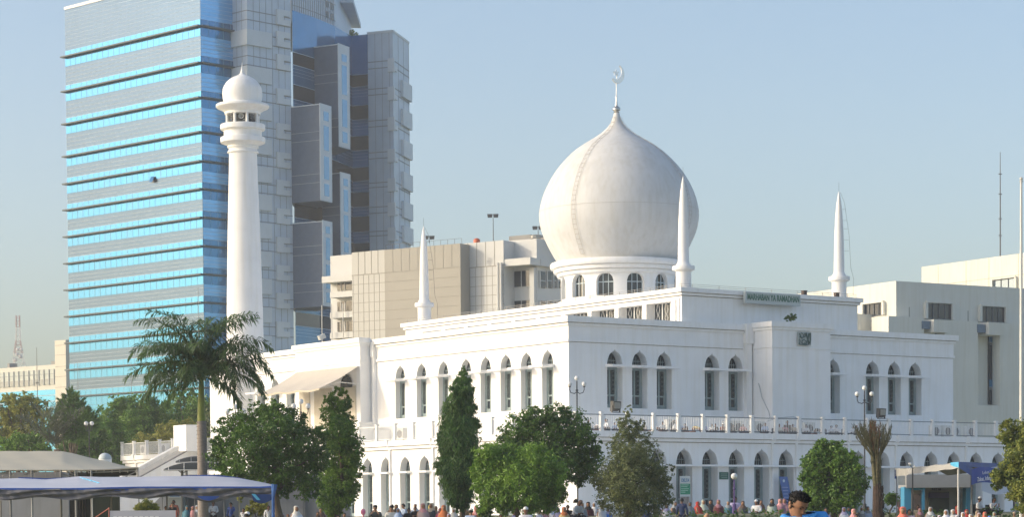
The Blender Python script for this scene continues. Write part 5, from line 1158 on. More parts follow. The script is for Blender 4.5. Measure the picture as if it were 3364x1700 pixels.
# letters whose tops show at the frame edge
for k in range(9): 
    x = -hw + .13 + k * .135; mb = MB(); mb.box(x - .045, x - .02, -.012, -.007, zt - .36, zt - .145); mb.box(x + .02, x + .045, -.012, -.007, zt - .36, zt - .145); mb.box(x - .02, x + .02, -.0118, -.007, zt - .17, zt - .145); mb.build('lettering', M('letter_pale', (.78, .76, .76), .6), bn)
# --- blue sign on the wall
p = at(574, 1630, 131.9); sg = thing('blue_sign', 'small blue and white sign on the pale wall end, under the canopy', 'sign', (p.x, 131.93, p.z)); mb = MB(); mb.box(-.33, .33, -.03, .0, -.14, .2); mb.build('board', M('sign_white', (.66, .68, .68), .5), sg)
mb = MB(); mb.box(-.27, .27, -.036, -.031, -.06, .19); mb.build('panel', M('sign_blue', (.05, .22, .48), .5), sg)
# --- sign over the roof: MARHABAN YA RAMADHAN
F_R = lambda v, u, z: Matrix.Translation(ml(v, u, z)) @ Matrix.Rotation(R(TH), 4, 'Z') @ Matrix.Rotation(R(90), 4, 'X')
def on_facade(name, label, cat, v, u, z, group=None): return thing(name, label, cat, ml(v, u, z), R(TH), group=group)
s1_ = on_facade('roof_sign', 'long pale sign reading MARHABAN YA RAMADHAN on the clerestory parapet', 'sign', 17.6, -.12, 14.8)
mb = MB(); mb.box(-2.6, 2.5, -.22, 0, 0, .78); mb.build('board', M('sign_pale', (.50, .54, .52), .6, var=.05), s1_)
text_mesh('MARHABAN YA RAMADHAN', .60, 'lettering', M('sign_green', (.09, .20, .14), .5, var=.1), s1_, Matrix.Translation((-.02, -.235, .42)) @ Matrix.Rotation(R(90), 4, 'X') @ Matrix.Diagonal((.62, 1.0, 1, 1)), ext=.01, bold=.012)
# calligraphy plaque
pq = on_facade('calligraphy_plaque', 'square green plaque of Arabic calligraphy on the front portal', 'plaque', 18.62, -2.40, 12.3)
mb = MB(); mb.box(-.62, .58, -.03, .06, -.45, .45); mb.build('board', M('plaque_pale', (.42, .46, .45), .7, var=.1, scale=3), pq)
mb = MB(); GD = .035
def stroke(pts, r_=.05): mb.tube([(x, -.06, z) for x, z in pts], r_, 6)
stroke([(.50, .42), (.50, -.05), (.44, -.34)], .05); stroke([(.38, .40), (.30, .05), (.10, -.32), (-.05, -.38)], .055); stroke([(.10, .42), (.2, .1), (.34, -.22), (.30, -.40)], .05); stroke([(-.02, .12), (.06, .25), (.0, .36), (-.12, .3), (-.12, .16), (-.02, .12)], .035)
stroke([(-.12, .12), (-.3, .02), (-.42, .16), (-.5, .36)], .045); stroke([(-.05, -.05), (-.25, -.12), (-.3, -.28), (-.14, -.38), (.0, -.28)], .045); stroke([(-.52, -.02), (-.46, -.2), (-.54, -.38), (-.36, -.42), (.2, -.42)], .04); stroke([(-.35, .4), (-.22, .32)], .035); stroke([(-.5, .12), (-.44, .06)], .035); stroke([(.0, -.12), (.06, -.18)], .035)
mb.build('lettering', M('calligraphy_green', (.07, .13, .12), .5), pq)
# --- standing banner, wall sign, blue banner on the lower facade
def fac_pt(px, py, u): # intersect with the mosque plane at local u
    r_ = ray(px, py); t = (Vector((C0.x, C0.y, 0)).dot(MU) + u) / r_.dot(MU); q_ = r_ * t; w_ = q_ - Vector((C0.x, C0.y, 0)); return w_.dot(MV), q_.z
v0, z0_ = fac_pt(2233, 1566, LU - .5); v1, _ = fac_pt(2268, 1566, LU - .5); _, zb_ = fac_pt(2250, 1662, LU - .5); w_ = v1 - v0; h_ = z0_ - .12
sb = on_facade('standing_banner', 'upright white and green advertising banner before the second visible door', 'banner', (v0 + v1) / 2, LU - .5, .12)
mb = MB(); mb.box(-w_ / 2, w_ / 2, -.01, .01, .05, h_); mb.build('sheet', M('banner_white2', (.62, .64, .60), .6), sb); hh = h_
mb = MB(); mb.box(-w_ * .46, w_ * .46, -.016, -.011, hh * .52, hh * .80); mb.build('green_panel', M('banner_green', (.05, .30, .16), .6, var=.2, scale=5), sb)
mb = MB(); mb.box(-w_ * .46, w_ * .40, -.0165, -.0111, hh * .2, hh * .46); mb.build('photo_panel', M('banner_photo', (.45, .36, .32), .7, col2=(.12, .12, .10), scale=4), sb)
for zz, ww in ((.76, .36), (.715, .30), (.66, .36), (.615, .33), (.57, .2)): mb = MB(); mb.box(-w_ * .40, -w_ * .40 + w_ * ww * 2, -.02, -.0165, hh * zz, hh * zz + .035); mb.build('text_line', M('line_pale', (.45, .62, .5), .6), sb)
text_mesh('DELTA', .3, 'lettering', M('logo_blue', (.07, .22, .38), .5), sb, Matrix.Translation((0, -.02, hh * .885)) @ Matrix.Rotation(R(90), 4, 'X') @ Matrix.Diagonal((.72, 1, 1, 1)), bold=.006)
mb = MB(); mb.tube([(-w_ / 2 - .02, 0, 0), (-w_ / 2 - .02, 0, hh)], .015, 5); mb.tube([(w_ / 2 + .02, 0, 0), (w_ / 2 + .02, 0, hh)], .015, 5); mb.tube([(-w_ / 2, .3, 0), (0, 0, hh * .9)], .012, 5); mb.build('stand', STL, sb)
v0, za_ = fac_pt(2364, 1553, LU - .05); v1, zb_ = fac_pt(2393, 1577, LU - .05)
gs = on_facade('green_sign', 'small dark green sign fixed between two arched doors', 'sign', (v0 + v1) / 2, LU - .01, zb_); mb = MB(); mb.box(-(v1 - v0) / 2, (v1 - v0) / 2, -.04, 0, 0, za_ - zb_); mb.build('board', M('sign_dkgreen', (.03, .12, .09), .5), gs)
for k in range(3): mb = MB(); mb.box(-(v1 - v0) * (.38 if k else .3), (v1 - v0) * .38, -.046, -.041, (za_ - zb_) * (.2 + .25 * k), (za_ - zb_) * (.27 + .25 * k)); mb.build('text_line', M('line_pale2', (.22, .36, .32), .6), gs)
v0, za_ = fac_pt(2563, 1568, LU - .6); v1, _ = fac_pt(2590, 1568, LU - .6); bb = on_facade('blue_banner', 'blue roll up banner leaning in a doorway left of the round tree', 'banner', (v0 + v1) / 2, LU - .5, .12); w_ = (v1 - v0) / 2; h_ = za_ - .12
mb = MB(); mb.hexa([(-w_ + .35, -.25, .3), (w_ + .35, -.25, .3), (w_ + .35, -.23, .3), (-w_ + .35, -.23, .3), (-w_, 0, h_), (w_, 0, h_), (w_, .02, h_), (-w_, .02, h_)]); mb.build('sheet', M('banner_blue', (.05, .12, .36), .6, col2=(.09, .16, .34), scale=3), bb)
mb = MB(); mb.ball((.02, -.03, h_ * .88), (.1, .02, .12), 10, 6); mb.build('emblem', M('emblem_pale', (.5, .6, .65), .5), bb)
for k in range(6): zz = h_ * (.25 + .09 * k); f = 1 - zz / h_; mb = MB(); mb.box(-w_ * .8 + .35 * f, w_ * (.7 if k % 2 else .5) + .35 * f, -.29 * f - .02, -.26 * f - .015, zz, zz + .05); mb.build('text_line', M('line_lilac', (.28, .34, .55), .6), bb)
mb = MB(); mb.tube([(0, .15, 0), (0, .02, h_)], .015, 5); mb.build('stand', STL, bb)
# paper notice on an arched door of the left facade
nt_ = thing('paper_notice', 'white paper notice on the lit arched door left of the columnar tree', 'notice', ml(LV + .62, 12.1, 2.3), R(TH - 90)); mb = MB(); mb.box(-.22, .22, -.02, 0, -.25, .25); mb.build('sheet', M('paper', (.7, .7, .68), .7), nt_)
mb = MB(); mb.box(-.15, .15, -.025, -.02, .02, .12); mb.box(-.12, .12, -.025, -.02, -.15, -.05); mb.build('print', M('print_grey', (.3, .3, .32), .7), nt_)
# --- awning over the left portal
aw = thing('awning', 'cream canvas awning over the doors of the lit left portal', 'awning', ml(-1.13, 29.4, 5.5), R(TH)); lc_ = lambda v, u, z: (v + 1.13, u - 29.4, z - 5.5)
mb = MB()
def awf(u, v): U = 24.7 + 9.2 * u; return Vector(lc_(-1.2 - 3.4 * v, U, 11.35 - 1.75 * v - .12 * math.sin(math.pi * v) - .10 * math.sin(math.pi * u * 3) ** 2 * v))
cloth(mb, awf, 24, 6); mb.build('canvas', M('awning_canvas', (.56, .51, .44), .8, var=.04), aw, smooth=True)
mb = MB(); cloth(mb, lambda u, v: Vector(lc_(-4.6, 24.7 + 9.2 * u, 9.6 - .14 * v - .1 * math.sin(math.pi * u * 3) ** 2)), 24, 1); mb.build('valance', M('awning_edge', (.55, .48, .37), .8), aw)
for U in (24.8, 27.8, 30.8, 33.8): mb = MB(); mb.tube([lc_(-1.25, U, 10.0), lc_(-2.9, U, 10.1), lc_(-4.55, U, 9.6)], .04, 6); mb.build('arm', STW, aw)
# --- air conditioners on the terrace
ACW = M('ac_casing', (.62, .62, .58), .5, var=.05); ACD = M('ac_grille', (.10, .10, .10), .6)
def ac(v, u, rz, lb):
    t = thing('air_conditioner', lb, 'air conditioner', ml(v, u, 5.5), R(TH) + rz, group='air conditioner units along the terrace')
    mb = MB(); mb.box(-.45, .45, -.18, .18, .08, .92); mb.build('casing', ACW, t)
    mb = MB(); mb.lathe([(.28, 0), (.28, .02)], 16); me_ = [(x, -.2 + z, .5 + y) for x, y, z in mb.v]; mb.v = me_; mb.build('fan_grille', ACD, t)
    mb = MB(); mb.box(-.4, -.3, -.17, .17, 0, .08); mb.box(.3, .4, -.17, .17, 0, .08); mb.build('foot', ACD, t)
vs_ = lambda px: fac_pt(px, 1395, B + 2.6)[0]
for px, lb in ((2205, 'outdoor unit behind the terrace rail, near the mosque corner'), (2394, 'bright sided outdoor unit left of the seated man in a white cap'), (2420, 'dark grilled outdoor unit right of the bright sided one'), (2490, 'outdoor unit in front of the portal side wall'), (2655, 'outdoor unit beneath the portal front'), (2868, 'outdoor unit right of the rear lamp post'), (2895, 'second outdoor unit right of the rear lamp post'), (3070, 'yellowish outdoor unit below the last arched windows'), (3108, 'wide outdoor unit near the right end of the facade'), (3135, 'outdoor unit beside the wide one at the facade end'), (3185, 'outdoor unit past the corner of the upper wall')):
    ac(vs_(px), B + 2.6, 0, lb)
for u_, lb in ((16.6, 'yellowed outdoor unit on the lit terrace left of the columnar tree'), (8.8, 'outdoor unit right behind the columnar tree top'), (2.4, 'outdoor unit behind the lit rail above the spreading tree'), (49.2, 'round fan outdoor unit on the far left terrace'), (53.6, 'second outdoor unit on the far left terrace'), (57.5, 'outdoor unit at the far left end of the terrace')): ac(-2.6, u_, -math.pi / 2, lb)
# floodlight boxes on the terrace ledge
for v_, u_, z_, rz, lb in ((-.6, B + .1, 6.75, 0, 'black floodlight box on the rail near the front corner'), (22.6, B + .1, 6.75, 0, 'flat square floodlight on the rail near the rear lamp post')):
    t = thing('floodlight', lb, 'floodlight', ml(v_, u_, z_), R(TH), group='floodlights on the terrace rail'); mb = MB(); mb.hexa([(-.3, -.1, .12), (.3, -.1, .12), (.3, .25, .0), (-.3, .25, .0), (-.3, -.15, .62), (.3, -.15, .62), (.3, .2, .66), (-.3, .2, .66)]); mb.build('housing', M('flood_black', (.06, .06, .055), .5), t); mb = MB(); mb.box(-.24, .24, -.16, -.13, .16, .56); mb.build('lens', M('flood_lens', (.30, .29, .25), .3), t); mb = MB(); mb.box(-.33, -.3, -.03, .1, -.05, .4); mb.box(.3, .33, -.03, .1, -.05, .4); mb.box(-.33, .33, -.05, .12, -.09, -.05); mb.build('bracket', ACD, t)
t = thing('floodlight', 'small bright floodlight on the roof edge before the tower', 'floodlight', ml(-1.2, 29.7, 13.45), R(TH) ); mb = MB(); mb.hexa([(-.35, -.1, .1), (.15, -.1, .3), (.15, .2, .3), (-.35, .2, .1), (-.5, -.1, .4), (.0, -.1, .6), (.0, .2, .6), (-.5, .2, .4)]); mb.build('housing', M('flood_pale', (.6, .6, .56), .3), t); mb = MB(); mb.tube([(0, 0, -.1), (0, 0, .3)], .04, 5); mb.build('bracket', ACD, t)
for v_, lb in ((20.9, 'left one of two small boxes on the clerestory roof edge'),(26.0 - 1.4, 'small dark box at the foot of the right-hand spire')):
    t = thing('roof_box', lb, 'box', ml(v_ if v_ < 22 else 24.0, .15, 15.66), R(TH)); mb = MB(); mb.box(-.16, .16, -.1, .15, 0, .28); mb.box(-.2, .2, -.13, .18, .28, .31); mb.build('casing', M('box_brown', (.10, .07, .06), .7), t)
# cable loop on the portal side
cb = thing('cable', 'loose grey cable hanging beside the front portal', 'cable', ml(16, -2.3, 5.6), R(TH)); mb = MB(); mb.tube([(-.3, 1.4, 3.6), (-.35, 1.0, 2.6), (-.25, .4, 1.6), (-.4, .1, 1.2), (-.9, -.2, .9), (.2, -.05, 1.15), (1.6, -.1, 1.25), (2.4, -.15, .9)], .025, 5); mb.build('strand', M('cable_grey', (.45, .47, .48), .7), cb)
# --- flagpole
a = at(3355, 1700, 100); fl = thing('flagpole', 'tall white flagpole at the right edge of the photo', 'flagpole', (a.x, a.y, -.65)); H = at(3353, 592, 100).z + .65
mb = MB(); mb.tube([(0, 0, 0), (0, 0, H * .5), (0, 0, H)], [.085, .07, .045], 10); mb.build('pole', M('pole_paint', (.70, .69, .66), .35, var=.12, scale=.5), fl, smooth=True); mb = MB(); mb.ball((0, 0, H + .06), .07, 10, 6); mb.tube([(-.08, 0, H - .05), (.08, 0, H - .05)], .025, 6); mb.build('finial', STW, fl)
# --- kiosk and blue tent at the right
a = at(3090, 1700, 124); kk = thing('kiosk', 'grey banking kiosk with cyan columns and a wide fascia under the blue tent', 'kiosk', (a.x, a.y, .05)); D = 124.0
def kb(px0, px1, y0, y1, mat, nm, dy=0.0, th=.2, par=None):
    p0, p1 = at(px0, 1600, D + dy), at(px1, 1600, D + dy); z1, z0 = at((px0 + px1) / 2, y0, D + dy).z, at((px0 + px1) / 2, y1, D + dy).z; mb = MB(); mb.box(p0.x, p1.x, D + dy, D + dy + th, z0, z1); return mb.build(nm, mat, par or kk, True)
KG = M('kiosk_grey', (.34, .34, .34), .6, var=.08, scale=2); KC = M('kiosk_cyan', (.06, .30, .50), .5); KD = M('kiosk_dark', (.03, .045, .04), .3, var=.4, scale=2); 
kb(2978, 3188, 1561, 1604, KG, 'fascia', -1.0, 2.6); kb(2992, 3185, 1604, 1706, M('kiosk_wall', (.42, .41, .38), .7), 'back_wall', 1.2, .3)
kb(2971, 2993, 1602, 1706, KC, 'column', -.8, 1.2); kb(3030, 3038, 1602, 1706, KC, 'column', -.8, .5); kb(3174, 3190, 1602, 1706, M('kiosk_teal', (.03, .15, .24), .5), 'column', -.8, 1.0); kb(2992, 3040, 1602, 1612, KC, 'arch_band', -.75, .3)
dr = kb(3052, 3118, 1618, 1706, KD, 'window', .9, .2); kb(3051, 3118, 1620, 1638, M('kiosk_purple', (.07, .05, .13), .5), 'window_banner', .8, .06, dr); kb(3000, 3028, 1624, 1680, M('poster', (.30, .22, .22), .6, col2=(.12, .12, .14), scale=3), 'poster', 1.0, .1); kb(3148, 3172, 1608, 1700, M('poster2', (.16, .12, .08), .6, col2=(.3, .3, .28), scale=3), 'poster', 1.0, .1)
kb(2950, 2976, 1565, 1596, M('notice_pale', (.40, .43, .44), .6, var=.2, scale=5), 'notice_board', -.6, .05)
for k in range(5): kb(3062 + k * 6.2, 3066 + k * 6.2, 1606.5, 1613, M('kiosk_letter', (.10, .10, .16), .5), 'lettering', .96 + .1, .13)
a = at(3140, 1700, 114); tt = thing('blue_tent', 'frame tent with grey and blue tarpaulin roof over the kiosk at right', 'tent', (a.x, a.y, -.2))
TD = lambda px, py, D_: at(px, py, D_)
mb = MB(); GT = M('grey_tarpaulin', (.40, .39, .36), .7, var=.12, scale=1.5, bump=.2)
cloth(mb, lambda u, v: TD(2980 + 168 * u, (1540 - 18 * u) + (22 - 4 * u) * v + 1.2 * math.sin(u * 20 + v * 3), 113 - 3 * u - .2 * v), 24, 3); cloth(mb, lambda u, v: TD(2942 + 38 * u, 1541 + 0 * u + (26 - 4 * u) * v, 118 - 5 * u), 6, 2); mb.build('front_sheet', GT, tt, True)
mb = MB(); cloth(mb, lambda u, v: TD(3122 + 27 * u, 1522 - 3 * u + (9 + 12 * u) * v, 110.4 - .6 * u), 6, 3); mb.build('corner_patch', CYN, tt, True)
mb = MB(); cloth(mb, lambda u, v: TD(3149 + 200 * u, 1519 + 8 * u + (12 + 4 * math.sin(u * 5)) * v, 110 + 12 * u), 16, 3); cloth(mb, lambda u, v: TD(3149 + 46 * u, 1530 + 30 * u * v + 8 * v, 110 + 3 * u), 8, 4); cloth(mb, lambda u, v: TD(2939 + 5 * u, 1545 + 30 * v, 118), 2, 2); mb.build('side_sheet', BLU, tt, True)
mb = MB(); cloth(mb, lambda u, v: Vector((TD(2980 + 168 * u, 1548 - 20 * u, 113 - 3 * u) + Vector((3.5 * v, 9 * v, -.1 + .3 * math.sin(math.pi * v))))), 10, 6); mb.build('roof_sheet', M('grey_tarp_under', (.30, .30, .31), .8, var=.1), tt, True)
for px, yt, D_, m_, r_ in ((3148, 1535, 110, STW, .045), (2946, 1545, 118, STL, .03), (3192, 1560, 113.5, STL, .05), (3336, 1534, 121, STL, .03)):
    p = at(px, yt, D_); gz = ground(p.x, p.y); mb = MB(); mb.tube([(p.x, p.y, gz), (p.x, p.y, p.z)], r_, 7); mb.build('pole', m_, tt, True)
# banner with the alms text
p0, p1 = at(3191, 1545, 112.5), at(3302, 1530, 113.2); dx = (p1 - p0); ang = math.atan2(dx.y, dx.x); Wb = math.hypot(dx.x, dx.y)
zb = thing('alms_banner', 'blue violet banner reading Zakat, Infaq, Sedekah tied to the blue tent', 'banner', (p0.x, p0.y, p0.z - .72), ang)
mb = MB(); cloth(mb, lambda u, v: Vector((Wb * u, .04 * math.sin(u * 14), .72 * v + (p1.z - p0.z) * u + (.06 * math.sin(u * 6)))), 20, 4); mb.build('sheet', M('banner_violet', (.10, .12, .42), .6, col2=(.07, .13, .40), scale=.8), zb)
tl = math.atan2(p1.z - p0.z, Wb); RT = Matrix.Rotation(R(90), 4, 'X')
WL = M('letter_lilac', (.72, .74, .85), .5)
text_mesh('Zakat, Infaq, Sedekah', .27, 'lettering', WL, zb, Matrix.Translation((Wb * .5, -.07, .22 + (p1.z - p0.z) * .5)) @ Matrix.Rotation(-tl, 4, 'Y') @ RT @ Matrix.Diagonal((.56, 1, 1, 1)), bold=.006)
text_mesh('Loket Layanan', .2, 'lettering', WL, zb, Matrix.Translation((Wb * .55, -.07, .5 + (p1.z - p0.z) * .55)) @ Matrix.Rotation(-tl, 4, 'Y') @ RT @ Matrix.Diagonal((.8, 1, 1, 1)), bold=.002)
a = at(3270, 1628, 118); ws = thing('white_sheet', 'sagging white cloth hung below the blue violet banner', 'cloth', (a.x, a.y, a.z))
mb = MB(); cloth(mb, lambda u, v: at(3225 + 105 * u, 1585 + 22 * v + 20 * math.sin(math.pi * (u * .85 + .1)) * v, 117.5 + 2 * u - .3 * v), 16, 6); mb.build('sheet', M('white_cloth', (.62, .62, .68), .7, var=.05), ws, True)
# balloon
a = at(1193, 1684, 112); bo = thing('balloon', 'pink foil balloon on a ribbon left of the seated men in black caps', 'balloon', (a.x, a.y, a.z)); mb = MB(); mb.ball((0, 0, 0), (.12, .07, .15), 12, 8); mb.build('foil', M('pink_foil', (.80, .12, .32), .25, col2=(.85, .4, .5), scale=6), bo, smooth=True); mb = MB(); mb.tube([(0, 0, -.15), (.04, 0, -.4), (.02, 0, -.6)], [.05, .03, .02], 6); mb.build('tail', M('pink_foil', (.8, .12, .32), .25), bo)
# ================================================================== people
PAL = {}
def cm(name, col, rough=.8): return M('cloth_' + name, col, rough, var=.18, scale=5)
SK1 = M('skin_tan', (.33, .18, .11), .5, var=.08, scale=6); SK2 = M('skin_brown', (.20, .10, .065), .5, var=.08, scale=6); HAIR = M('hair_black', (.012, .011, .012), .75, var=.3, scale=20)
def skin_mesh(name, pts, edges, root=0, sub=1):
    """grow one continuous tapered surface round a skeleton; pts: (x,y,z,rx[,ry])"""
    me = bpy.data.meshes.new(name); me.from_pydata([p[:3] for p in pts], edges, []); ob = bpy.data.objects.new(name, me); COL.objects.link(ob)
    ob.modifiers.new('skin', 'SKIN')
    sv = me.skin_vertices[0].data
    for i, p in enumerate(pts): sv[i].radius = (p[3], p[4] if len(p) > 4 else p[3]); sv[i].use_root = (i == root)
    ss = ob.modifiers.new('sub', 'SUBSURF'); ss.levels = sub; ss.render_levels = sub
    dg = bpy.context.evaluated_depsgraph_get(); out = bpy.data.meshes.new_from_object(ob.evaluated_get(dg)); bpy.data.objects.remove(ob)
    out.name = name; out.polygons.foreach_set('use_smooth', [True] * len(out.polygons)); return out
def from_mb(mb, name, smooth=True):
    me = bpy.data.meshes.new(name); me.from_pydata(mb.v, [], mb.f)
    if smooth: me.polygons.foreach_set('use_smooth', [True] * len(mb.f))
    me.update(); return me
def hand(pts, ed, wrist, h, d, s=1):
    """palm, four fingers and a thumb for a small figure"""
    h = Vector(h); d = Vector(d).normalized(); sd = d.cross(Vector((0, 0, 1))); sd = sd.normalized() if sd.length > .1 else Vector((1, 0, 0))
    pts.append((*h, .026, .016)); pi = len(pts) - 1; ed.append((wrist, pi))
    return pi
# head with neck, shared by every pose (origin at the neck base)
def head_pts(pts, ed, neck, x, y, z, tilt=0.0):
    b = len(pts); s_, c_ = math.sin(tilt), math.cos(tilt)
    def T(px, py, pz): return (x + px, y + py * c_ - pz * s_, z + py * s_ * 1 + pz * c_)
    pts += [(*T(0, 0, .04), .048), (*T(0, -.012, .12), .066, .072), (*T(0, -.004, .19), .074, .084), (*T(0, .004, .235), .05, .06), (*T(0, -.082, .115), .012), (*T(.075, .01, .13), .012), (*T(-.075, .01, .13), .012)]
    ed += [(neck, b), (b, b + 1), (b + 1, b + 2), (b + 2, b + 3), (b + 1, b + 4), (b + 1, b + 5), (b + 1, b + 6)]
def hood_mb(z, y=0.0, s=1.0, long_=.42, w=.24):
    """veil: shell round the head, open at the face, falling over the shoulders"""
    mb = MB(); n = 20; rows = [(.0, z + .275 * s), (.06, z + .268 * s), (.092, z + .235 * s), (.102, z + .18 * s), (.098, z + .12 * s), (.10, z + .06 * s), (.15, z - .0), (w * .85, z - .08), (w, z - .2), (w * 1.05, z - long_)]
    vs = []; fs = []
    for k, (r_, zz) in enumerate(rows):
        for j in range(n):
            a = 2 * math.pi * j / n; yy = -math.cos(a); rr = r_
            if 2 < k < 6 and abs(a if a < math.pi else a - 2 * math.pi) < .75: rr = r_ * .62      # sunk at the face
            vs.append((rr * math.sin(a) * .95, y + rr * yy * 1.08 + .01, zz))
    for k in range(len(rows) - 1):
        for j in range(n):
            aa = 2 * math.pi * (j + .5) / n; aa = aa if aa < math.pi else aa - 2 * math.pi
            if k in (2, 3, 4) and abs(aa) < .62: continue
            fs.append((k * n + j, k * n + (j + 1) % n, (k + 1) * n + (j + 1) % n, (k + 1) * n + j))
    mb.add(vs, fs); return mb
def hair_mb(z, y=0.0, s=1.0):
    mb = MB(); n = 18; vs = []; fs = []; rows = 7
    for k in range(rows + 1):
        t = k / rows
        for j in range(n):
            a = 2 * math.pi * j / n; front = max(0, math.cos(a)); low = .10 + .10 * front
            zz = z + .268 * s - (.268 * s - low) * t; r_ = .088 * math.sin(min(math.pi / 2, t * 2.2)) + .006 * math.sin(a * 7 + k)
            vs.append((r_ * math.sin(a), y - r_ * 1.14 * math.cos(a) + .008, zz))
    for k in range(rows):
        for j in range(n): fs.append((k * n + j, k * n + (j + 1) % n, (k + 1) * n + (j + 1) % n, (k + 1) * n + j))
    mb.add(vs, fs); return mb
def cap_mb(z, y=0.0, h=.09, r_=.088, oval=False):
    mb = MB(); mb.lathe([(r_, z + .175), (r_ * 1.02, z + .2), (r_ * (.98 if oval else .8), z + .175 + h * .8), (r_ * (.6 if oval else .4), z + .18 + h), (.001, z + .18 + h * 1.02)], 16, (0, y + .005), cap=False); return mb
def seated(arms='lap', lean=0.0):
    L_ = lean; pts = [(0, 0, .13, .15, .13), (0, -.03 - L_ * .3, .3, .135, .11), (0, -.05 - L_ * .7, .47, .155, .11), (0, -.05 - L_, .56, .06)]; ed = [(0, 1), (1, 2), (2, 3)]
    head_pts(pts, ed, 3, 0, -.06 - L_, .575, .25 + lean)
    for sg in (-1, 1):
        b = len(pts); pts += [(sg * .12, -.04, .11, .095), (sg * .34, -.28, .15, .07), (sg * .05, -.38, .07, .05), (-sg * .1, -.42, .05, .035)]; ed += [(0, b), (b, b + 1), (b + 1, b + 2), (b + 2, b + 3)]
        s_ = len(pts); pts.append((sg * .18, -.05 - L_ * .8, .5, .062)); ed.append((2, s_))
        e, w, h = {'lap': ((.25, -.1, .3), (.12, -.27, .26), (.05, -.31, .27)), 'pray': ((.25, -.12, .3), (.12, -.28, .42), (.07, -.3, .5)), 'face': ((.24, -.2, .36), (.12, -.24, .52), (.06, -.2, .6))}[arms]
        pts += [(sg * e[0], e[1] - L_ * .5, e[2], .046), (sg * w[0], w[1] - L_ * .3, w[2], .032), (sg * h[0], h[1] - L_ * .3, h[2], .034, .018)]; ed += [(s_, s_ + 1), (s_ + 1, s_ + 2), (s_ + 2, s_ + 3)]
        for f, (fx, fz) in enumerate(((-.018, .035), (-.006, .045), (.008, .042), (.02, .03))):
            k = len(pts); pts.append((sg * h[0] + fx, h[1] - L_ * .3 - .03, h[2] + fz, .009)); ed.append((s_ + 3, k))
        k = len(pts); pts.append((sg * (h[0] - .03), h[1] - L_ * .3 - .005, h[2] + .02, .009)); ed.append((s_ + 3, k))
    return skin_mesh('body', pts, ed)
def standing(arms='down'):
    pts = [(0, 0, .95, .13, .10), (0, 0, 1.15, .125, .095), (0, .0, 1.33, .15, .10), (0, 0, 1.45, .058)]; ed = [(0, 1), (1, 2), (2, 3)]
    head_pts(pts, ed, 3, 0, -.01, 1.46, .1)
    for sg in (-1, 1):
        b = len(pts); pts += [(sg * .09, 0, .88, .092), (sg * .1, -.01, .48, .06), (sg * .1, .02, .1, .042), (sg * .11, -.12, .04, .035, .03)]; ed += [(0, b), (b, b + 1), (b + 1, b + 2), (b + 2, b + 3)]
        s_ = len(pts); pts.append((sg * .185, 0, 1.38, .06)); ed.append((2, s_))
        ar = {'down': ((.25, .02, 1.1), (.26, -.06, .86), (.26, -.09, .77)), 'front': ((.25, -.02, 1.12), (.1, -.2, 1.08), (.04, -.22, 1.08)), 'phone': ((.27, -.1, 1.18), (.14, -.16, 1.45), (.1, -.1, 1.56))}
        e, w, h = ar['down' if (arms == 'phone' and sg < 0) else arms]
        pts += [(sg * e[0], e[1], e[2], .045), (sg * w[0], w[1], w[2], .03), (sg * h[0], h[1], h[2], .034, .018)]; ed += [(s_, s_ + 1), (s_ + 1, s_ + 2), (s_ + 2, s_ + 3)]
        up = -1 if w[2] > h[2] else 1
        for fx, fz in ((-.018, .05), (-.006, .062), (.008, .058), (.02, .045)): k = len(pts); pts.append((sg * h[0] + fx, h[1] - .012, h[2] + up * fz, .009)); ed.append((s_ + 3, k))
        k = len(pts); pts.append((sg * h[0] - sg * .03, h[1] - .02, h[2] + up * .02, .009)); ed.append((s_ + 3, k))
    return skin_mesh('body', pts, ed)
def bowing():
    pts = [(0, .1, .34, .14, .12), (0, -.12, .36, .13, .1), (0, -.34, .28, .15, .1), (0, -.44, .22, .055)]; ed = [(0, 1), (1, 2), (2, 3)]
    b = len(pts); pts += [(0, -.5, .17, .062, .07), (0, -.57, .12, .07, .08), (0, -.6, .06, .03)]; ed += [(3, b), (b, b + 1), (b + 1, b + 2)]
    for sg in (-1, 1):
        b = len(pts); pts += [(sg * .11, .08, .3, .09), (sg * .13, -.1, .07, .065), (sg * .12, .3, .06, .045), (sg * .12, .4, .04, .03)]; ed += [(0, b), (b, b + 1), (b + 1, b + 2), (b + 2, b + 3)]
        b = len(pts); pts += [(sg * .18, -.34, .25, .055), (sg * .27, -.42, .1, .042), (sg * .18, -.6, .035, .03), (sg * .17, -.68, .02, .026, .015)]; ed += [(2, b), (b, b + 1), (b + 1, b + 2), (b + 2, b + 3)]
        for fx in (-.024, -.008, .008, .024): k = len(pts); pts.append((sg * .17 + fx, -.73, .014, .008)); ed.append((b + 3, k))
        k = len(pts); pts.append((sg * .135, -.69, .014, .008)); ed.append((b + 3, k))
    return skin_mesh('body', pts, ed)
def shirt_seated(lean=0.0, arms='lap'):
    L_ = lean; pts = [(0, 0, .15, .175, .15), (0, -.03 - L_ * .3, .3, .155, .13), (0, -.05 - L_ * .7, .47, .172, .125), (0, -.05 - L_, .565, .066)]; ed = [(0, 1), (1, 2), (2, 3)]
    for sg in (-1, 1):
        s_ = len(pts); e, w = {'lap': ((.25, -.1, .3), (.14, -.25, .265)), 'pray': ((.25, -.12, .3), (.14, -.25, .39)), 'face': ((.24, -.2, .36), (.14, -.235, .49))}[arms]
        pts += [(sg * .18, -.05 - L_ * .8, .5, .078), (sg * e[0], e[1] - L_ * .5, e[2], .062), (sg * w[0], w[1] - L_ * .3, w[2], .044)]; ed += [(2, s_), (s_, s_ + 1), (s_ + 1, s_ + 2)]
    return skin_mesh('shirt', pts, ed)
